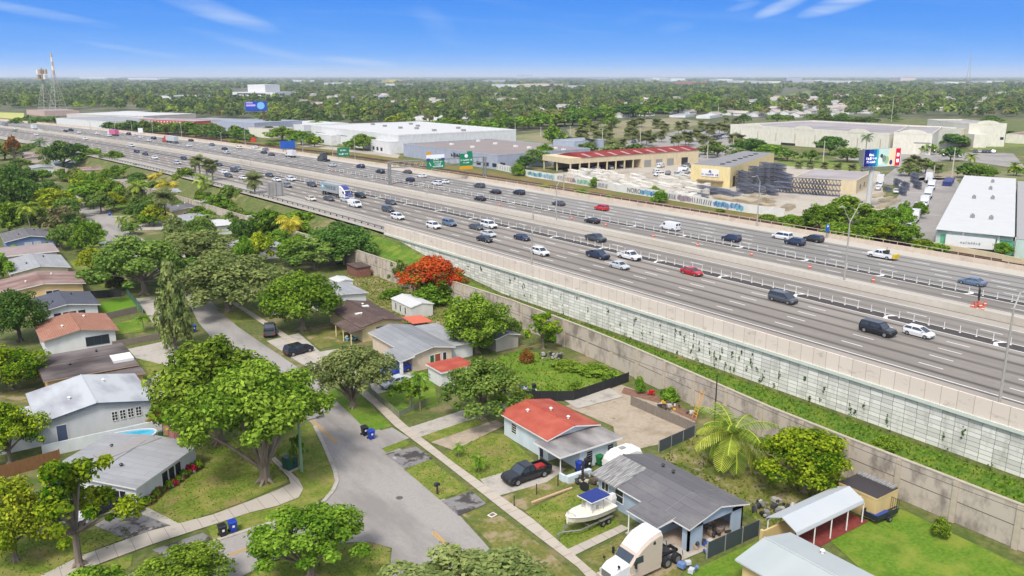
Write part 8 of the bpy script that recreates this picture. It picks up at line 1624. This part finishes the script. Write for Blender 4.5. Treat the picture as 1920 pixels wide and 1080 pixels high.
b = MB(); b.box(-.7, -.35, 1.4, .1, .35, 2.35); b.hexa([(.0, -.35, 2.3), (.15, -.35, 2.3), (.15, .35, 2.3), (0, .35, 2.3)], [(-.25, -.3, 2.8), (-.2, -.3, 2.8), (-.2, .3, 2.8), (-.25, .3, 2.8)]); b.box(-1.5, -.45, 1.4, -1.0, .45, 2.0); b.build('console', m_trim, t)
b = MB()
for x in (-1.3, .2):
    for s_ in (-1, 1): b.tube([(x, s_ * .8, 1.5), (x, s_ * .7, 3.1)], .035, 5)
b.build('top_frame', m_alu, t); b = MB(); b.box(-2.0, -1.0, 3.1, .6, 1.0, 3.14); b.build('t_top', flatcol('navy_canvas', S(36, 56, 140)), t); b = MB(); b.box(-2.06, -1.06, 3.04, .66, 1.06, 3.1); b.build('top_rim', m_trim, t)
b = MB(); b.loft([[(-3.0, -.25, 1.2), (-3.6, -.22, 1.2), (-3.6, .22, 1.2), (-3.0, .25, 1.2)], [(-2.95, -.3, 1.9), (-3.75, -.26, 1.9), (-3.75, .26, 1.9), (-2.95, .3, 1.9)], [(-3.05, -.2, 2.45), (-3.6, -.18, 2.4), (-3.6, .18, 2.4), (-3.05, .2, 2.45)]]); b.box(-3.4, -.08, .5, -3.1, .08, 1.2); b.build('outboard_motor', m_trim, t)
b = MB(); b.tube([(2.2, -.5, 2.0), (2.5, -.35, 2.35), (2.95, 0, 2.45), (2.5, .35, 2.35), (2.2, .5, 2.0)], .03, 5); b.build('bow_rail', m_alu, t)
# white rounded camper between the houses
x, y, _ = G(1165, 872); t = thing('camper_trailer', 'white camper trailer with a rounded roof between two houses', 'camper', (60.9, 64.7, 0), math.radians(0)); b = MB(); b.loft([[(x_, -1.15, zb), (x_, -1.15, zt - .4), (x_, -.8, zt), (x_, .8, zt), (x_, 1.15, zt - .4), (x_, 1.15, zb)] for x_, zb, zt in ((-2.6, .9, 2.0), (-2.3, .6, 2.7), (-1.4, .5, 3.1), (1.2, .5, 3.15), (2.2, .6, 2.8), (2.6, .9, 2.1))]); b.build('body', m_trim, t)
b = MB(); b.box(-.6, -.3, 3.1, .2, .3, 3.28); b.build('roof_vent', m_mgr, t); b = MB(); b.box(-1.6, -1.19, 1.6, -.6, -1.13, 2.2); b.box(.4, -1.19, 1.6, 1.6, -1.13, 2.2); b.build('window', m_glass, t); wm = MB(); wm.tube([(0, -.1, 0), (0, .1, 0)], .33, 12); me = None
for s_ in (-1, 1): o = link('wheel', me, t) if me else wm.build('wheel', m_tyre, t); me = o.data; o.location = (0, s_ * 1.05, .33)
t.scale = (.88, .88, .86)
# utility trailer on the back lawn
t = thing('utility_trailer', 'dark open utility trailer with a mesh ramp by the tan shed', 'trailer', (*G(1648, 972)[:2], .06), math.radians(-4)); b = MB(); b.box(-1.7, -.9, .5, 1.7, .9, .58)
for q in ((-1.7, -.9, 1.7, -.84), (-1.7, .84, 1.7, .9), (-1.7, -.9, -1.64, .9)): b.box(q[0], q[1], .58, q[2], q[3], 1.05)
b.tube([(1.7, 0, .5), (2.9, 0, .5)], .06, 5); b.build('bed', flatcol('trailer_navy', S(48, 56, 66)), t); b = MB()
for k in range(9): b.tube([(1.7, -.9 + k * .225, .58), (1.75, -.9 + k * .225, 1.9)], .025, 4)
b.tube([(1.75, -.9, 1.9), (1.75, .9, 1.9)], .04, 4); b.build('mesh_ramp', m_dkmet, t); wm = MB(); wm.tube([(0, -.1, 0), (0, .1, 0)], .33, 12, 0); wm.tube([(0, -.11, 0), (0, .11, 0)], .18, 8, 1); me = None
for s_ in (-1, 1): o = link('wheel', me, t) if me else wm.build('wheel', [m_tyre, m_rim], t); me = o.data; o.location = (0.2, s_ * 1.05, .33)
b = MB(); b.obox((-.2, 0, .6), (1.9, 1.2, .14), .1); tag(b.build('blue_mat', flatcol('mat_blue', S(62, 88, 176)), None, (*G(1648, 972)[:2], .06)), 'folded blue sheet lying in the dark utility trailer', 'sheet')
# ladder, junk and tyres
w = G(1278, 775); t = thing('ladder', 'yellow step ladder leaning on the sound wall', 'ladder', (78.6, 70.2, .1), 0); b = MB()
for s_ in (-.3, .3): b.tube([(0, s_, 0), (1.4, s_, 3.6)], .06, 4)
for k in range(9): q = .1 + k * .1; b.tube([(1.4 * q, -.3, 3.6 * q), (1.4 * q, .3, 3.6 * q)], .04, 4)
b.build('ladder_frame', flatcol('ladder_yellow', S(236, 170, 60)), t)
jr = random.Random(3)
def junk(label, px, py, n, cols, r=1.2, cat='junk pile', name='junk_pile', z=.08):
    x, y, _ = G(px, py); b = MB(); ms = [flatcol('junk_%d_%d_%d' % c, S(*c)) for c in cols]
    for k in range(n):
        a_, q = jr.uniform(0, 6.28), r * math.sqrt(jr.random()); s_ = jr.uniform(.15, .55); c = (q * math.cos(a_), q * math.sin(a_), jr.uniform(0, .35))
        if k % 3: b.obox(c, (s_ * 1.3, s_, s_ * .8), jr.uniform(0, 3), k % len(cols))
        else: b.tube([c, (c[0] + jr.uniform(-.5, .5), c[1] + jr.uniform(-.5, .5), c[2] + s_)], s_ * .45, 7, k % len(cols))
    return tag(b.build(name, ms, None, (x, y, z)), label, cat)
junk('heap of tools and crates with a yellow drum by the sound wall', 1252, 765, 22, [(236, 190, 50), (52, 52, 56), (206, 204, 198), (120, 96, 80)], 1.5); junk('white sack and scraps at the foot of the ladder', 1294, 778, 8, [(224, 222, 218), (90, 90, 92)], .7); junk('red bucket and planks on the red soil', 1222, 742, 5, [(206, 40, 40), (150, 110, 90)], .6)
junk('black heap of scrap behind the white canopy', 1450, 960, 34, [(46, 46, 48), (150, 150, 148), (80, 78, 76), (196, 190, 180)], 2.2); junk('clutter beside the corrugated roof patch of the blue-grey house', 1105, 905, 20, [(60, 60, 62), (206, 198, 180), (110, 96, 86)], 1.6); junk('blue tub and gear piled behind the dark front yard tree', 992, 733, 14, [(40, 90, 190), (44, 44, 46), (200, 200, 198)], 1.2); junk('bicycle parts and grey scrap in the lush backyard', 1035, 672, 22, [(150, 146, 142), (60, 58, 58), (190, 186, 180)], 1.7)
junk('boxes and buckets spilled outside the open carport', 1325, 1027, 16, [(226, 224, 218), (70, 70, 72), (60, 100, 190), (190, 160, 130)], 1.3); junk('motorcycle parts stored inside the open carport', 1338, 1000, 16, [(50, 50, 54), (120, 116, 112), (170, 150, 130)], 1.2, z=.14); junk('white panel and folded blue banner on the grass by the lush side lawn', 1290, 1066, 6, [(220, 224, 230), (120, 150, 210)], .9); junk('blue and white chairs stacked before the cream house', 656, 638, 9, [(60, 170, 200), (220, 222, 224)], .8)
b = MB(); b.tube([(0, 0, .3), (.12, 0, .3)], .55, 16); x, y, _ = G(1095, 922); o = tag(b.build('tyre', m_tyre, None, (x, y, .3), .5), 'upright black tyre leaning by the timber post near the boat', 'tyre')
x, y, _ = G(1092, 905); b = MB(); b.box(-.1, -.1, 0, .1, .1, 2.6); b.tube([(0, 0, 2.4), (.8, .2, 3.0)], .06, 5); tag(b.build('timber_post', m_wood, None, (x, y, 0)), 'rough timber post standing beside the tyre', 'post')
b = MB(); b.side([(.0, 0), (5.6, 0), (5.6, .16), (0, .16)], -.12, .12); x, y, _ = G(1030, 930); tag(b.build('timber_beam', flatcol('fresh_timber', S(226, 190, 156)), None, (x - 2.6, y - .3, .08), .02), 'long pale timber beam lying on the yard beside the boat', 'timber')
for k, (px, py) in enumerate(((964, 950), (1006, 928), (1046, 912), (1086, 895))): x, y, _ = G(px, py); b = MB(); b.cyl(0, 0, 0, 1.3, .06, 6); tag(b.build('fence_post', m_wood, None, (x, y, 0)), 'short dark fence post in the row beside the driveway', 'post', 'short posts beside the driveway')
o = junk('red kayak end and tools hung in the carport opening', 1268, 1000, 6, [(216, 30, 30), (90, 90, 92)], .5, 'gear', 'carport_gear', 1.2)
# potted plants in front of the corner house
pr = random.Random(6); POT = None
for k in range(30):
    f = k / 29; px, py = (258 + 114 * f + pr.uniform(-4, 4), 960 - 82 * f + pr.uniform(-3, 4)); x, y, _ = G(px, py); t = thing('potted_plant', 'potted plant in the row lining the corner house wall', 'potted plant', (x, y, .04), pr.uniform(0, 6), 'potted plants lining the corner house'); s_ = pr.uniform(.8, 1.3); t.scale = (s_,) * 3
    c_ = pr.choice(((196, 120, 90), (230, 226, 220), (60, 90, 170), (150, 60, 60), (206, 160, 120))); b = MB(); b.tube([(0, 0, 0), (0, 0, .32)], [.14, .2], 9); b.build('pot', flatcol('pot_%d' % c_[0], S(*c_)), t)
    lf = pr.choice(('green', 'dark', 'mid', 'mango', 'pink')); o = link('plant', tree_meshes('bush', lf, 's', 0)[0], t, (0, 0, .25)); o.scale = (.7, .7, .7)
# odd small things that break up roofs and yards
for px, py, lab in ((118, 722, 'white satellite dish beside the stained roof'), (68, 690, 'white dish on the tan house wall')):
    x, y, _ = G(px, py, 1.0); b = MB(); b.tube([(0, 0, 0), (0, 0, .9)], .05, 5); b.tube([(0, -.1, .9), (0, .1, 1.0)], [.4, .1], 10); tag(b.build('satellite_dish', m_trim, None, (x, y, .2)), lab, 'dish')
x, y, _ = G(128, 732); b = MB(); b.obox((0, 0, .4), (2.8, 1.5, .12), .3); b.obox((0, 0, .1), (.2, 1.2, .4), .3); b.obox((.9, .3, .5), (.8, .5, .3), .3, 1); tag(b.build('workbench', [m_mgr, m_blkpl], None, (x, y, 0)), 'cluttered grey workbench behind the white metal roof', 'workbench')
x, y, _ = G(300, 800); b = MB(); b.cyl(0, 0, 0, 1.1, .3, 8); b.cyl(.1, .4, 0, .7, .2, 8); tag(b.build('pool_pump', flatcol('pump_green', S(60, 110, 90)), None, (19.2, 103.8, 0)), 'green pool pump beside the oval pool', 'pump')
# ---------------------------------------------------------------- air
lighten(1.4)
hb = MB(); hb.box(-30000, -700, -1.5, 36000, 43000, 128); hm = bpy.data.materials.new('haze_air'); hm.use_nodes = True; N = hm.node_tree.nodes; N.remove(N['Principled BSDF'])
pv = N.new('ShaderNodeVolumePrincipled'); pv.inputs['Color'].default_value = (.80, .88, 1.0, 1); pv.inputs['Density'].default_value = 0.75e-4; pv.inputs['Anisotropy'].default_value = .1
hm.node_tree.links.new(pv.outputs[0], [n for n in N if n.type == 'OUTPUT_MATERIAL'][0].inputs['Volume'])
tag(hb.build('haze', hm), kind='stuff')
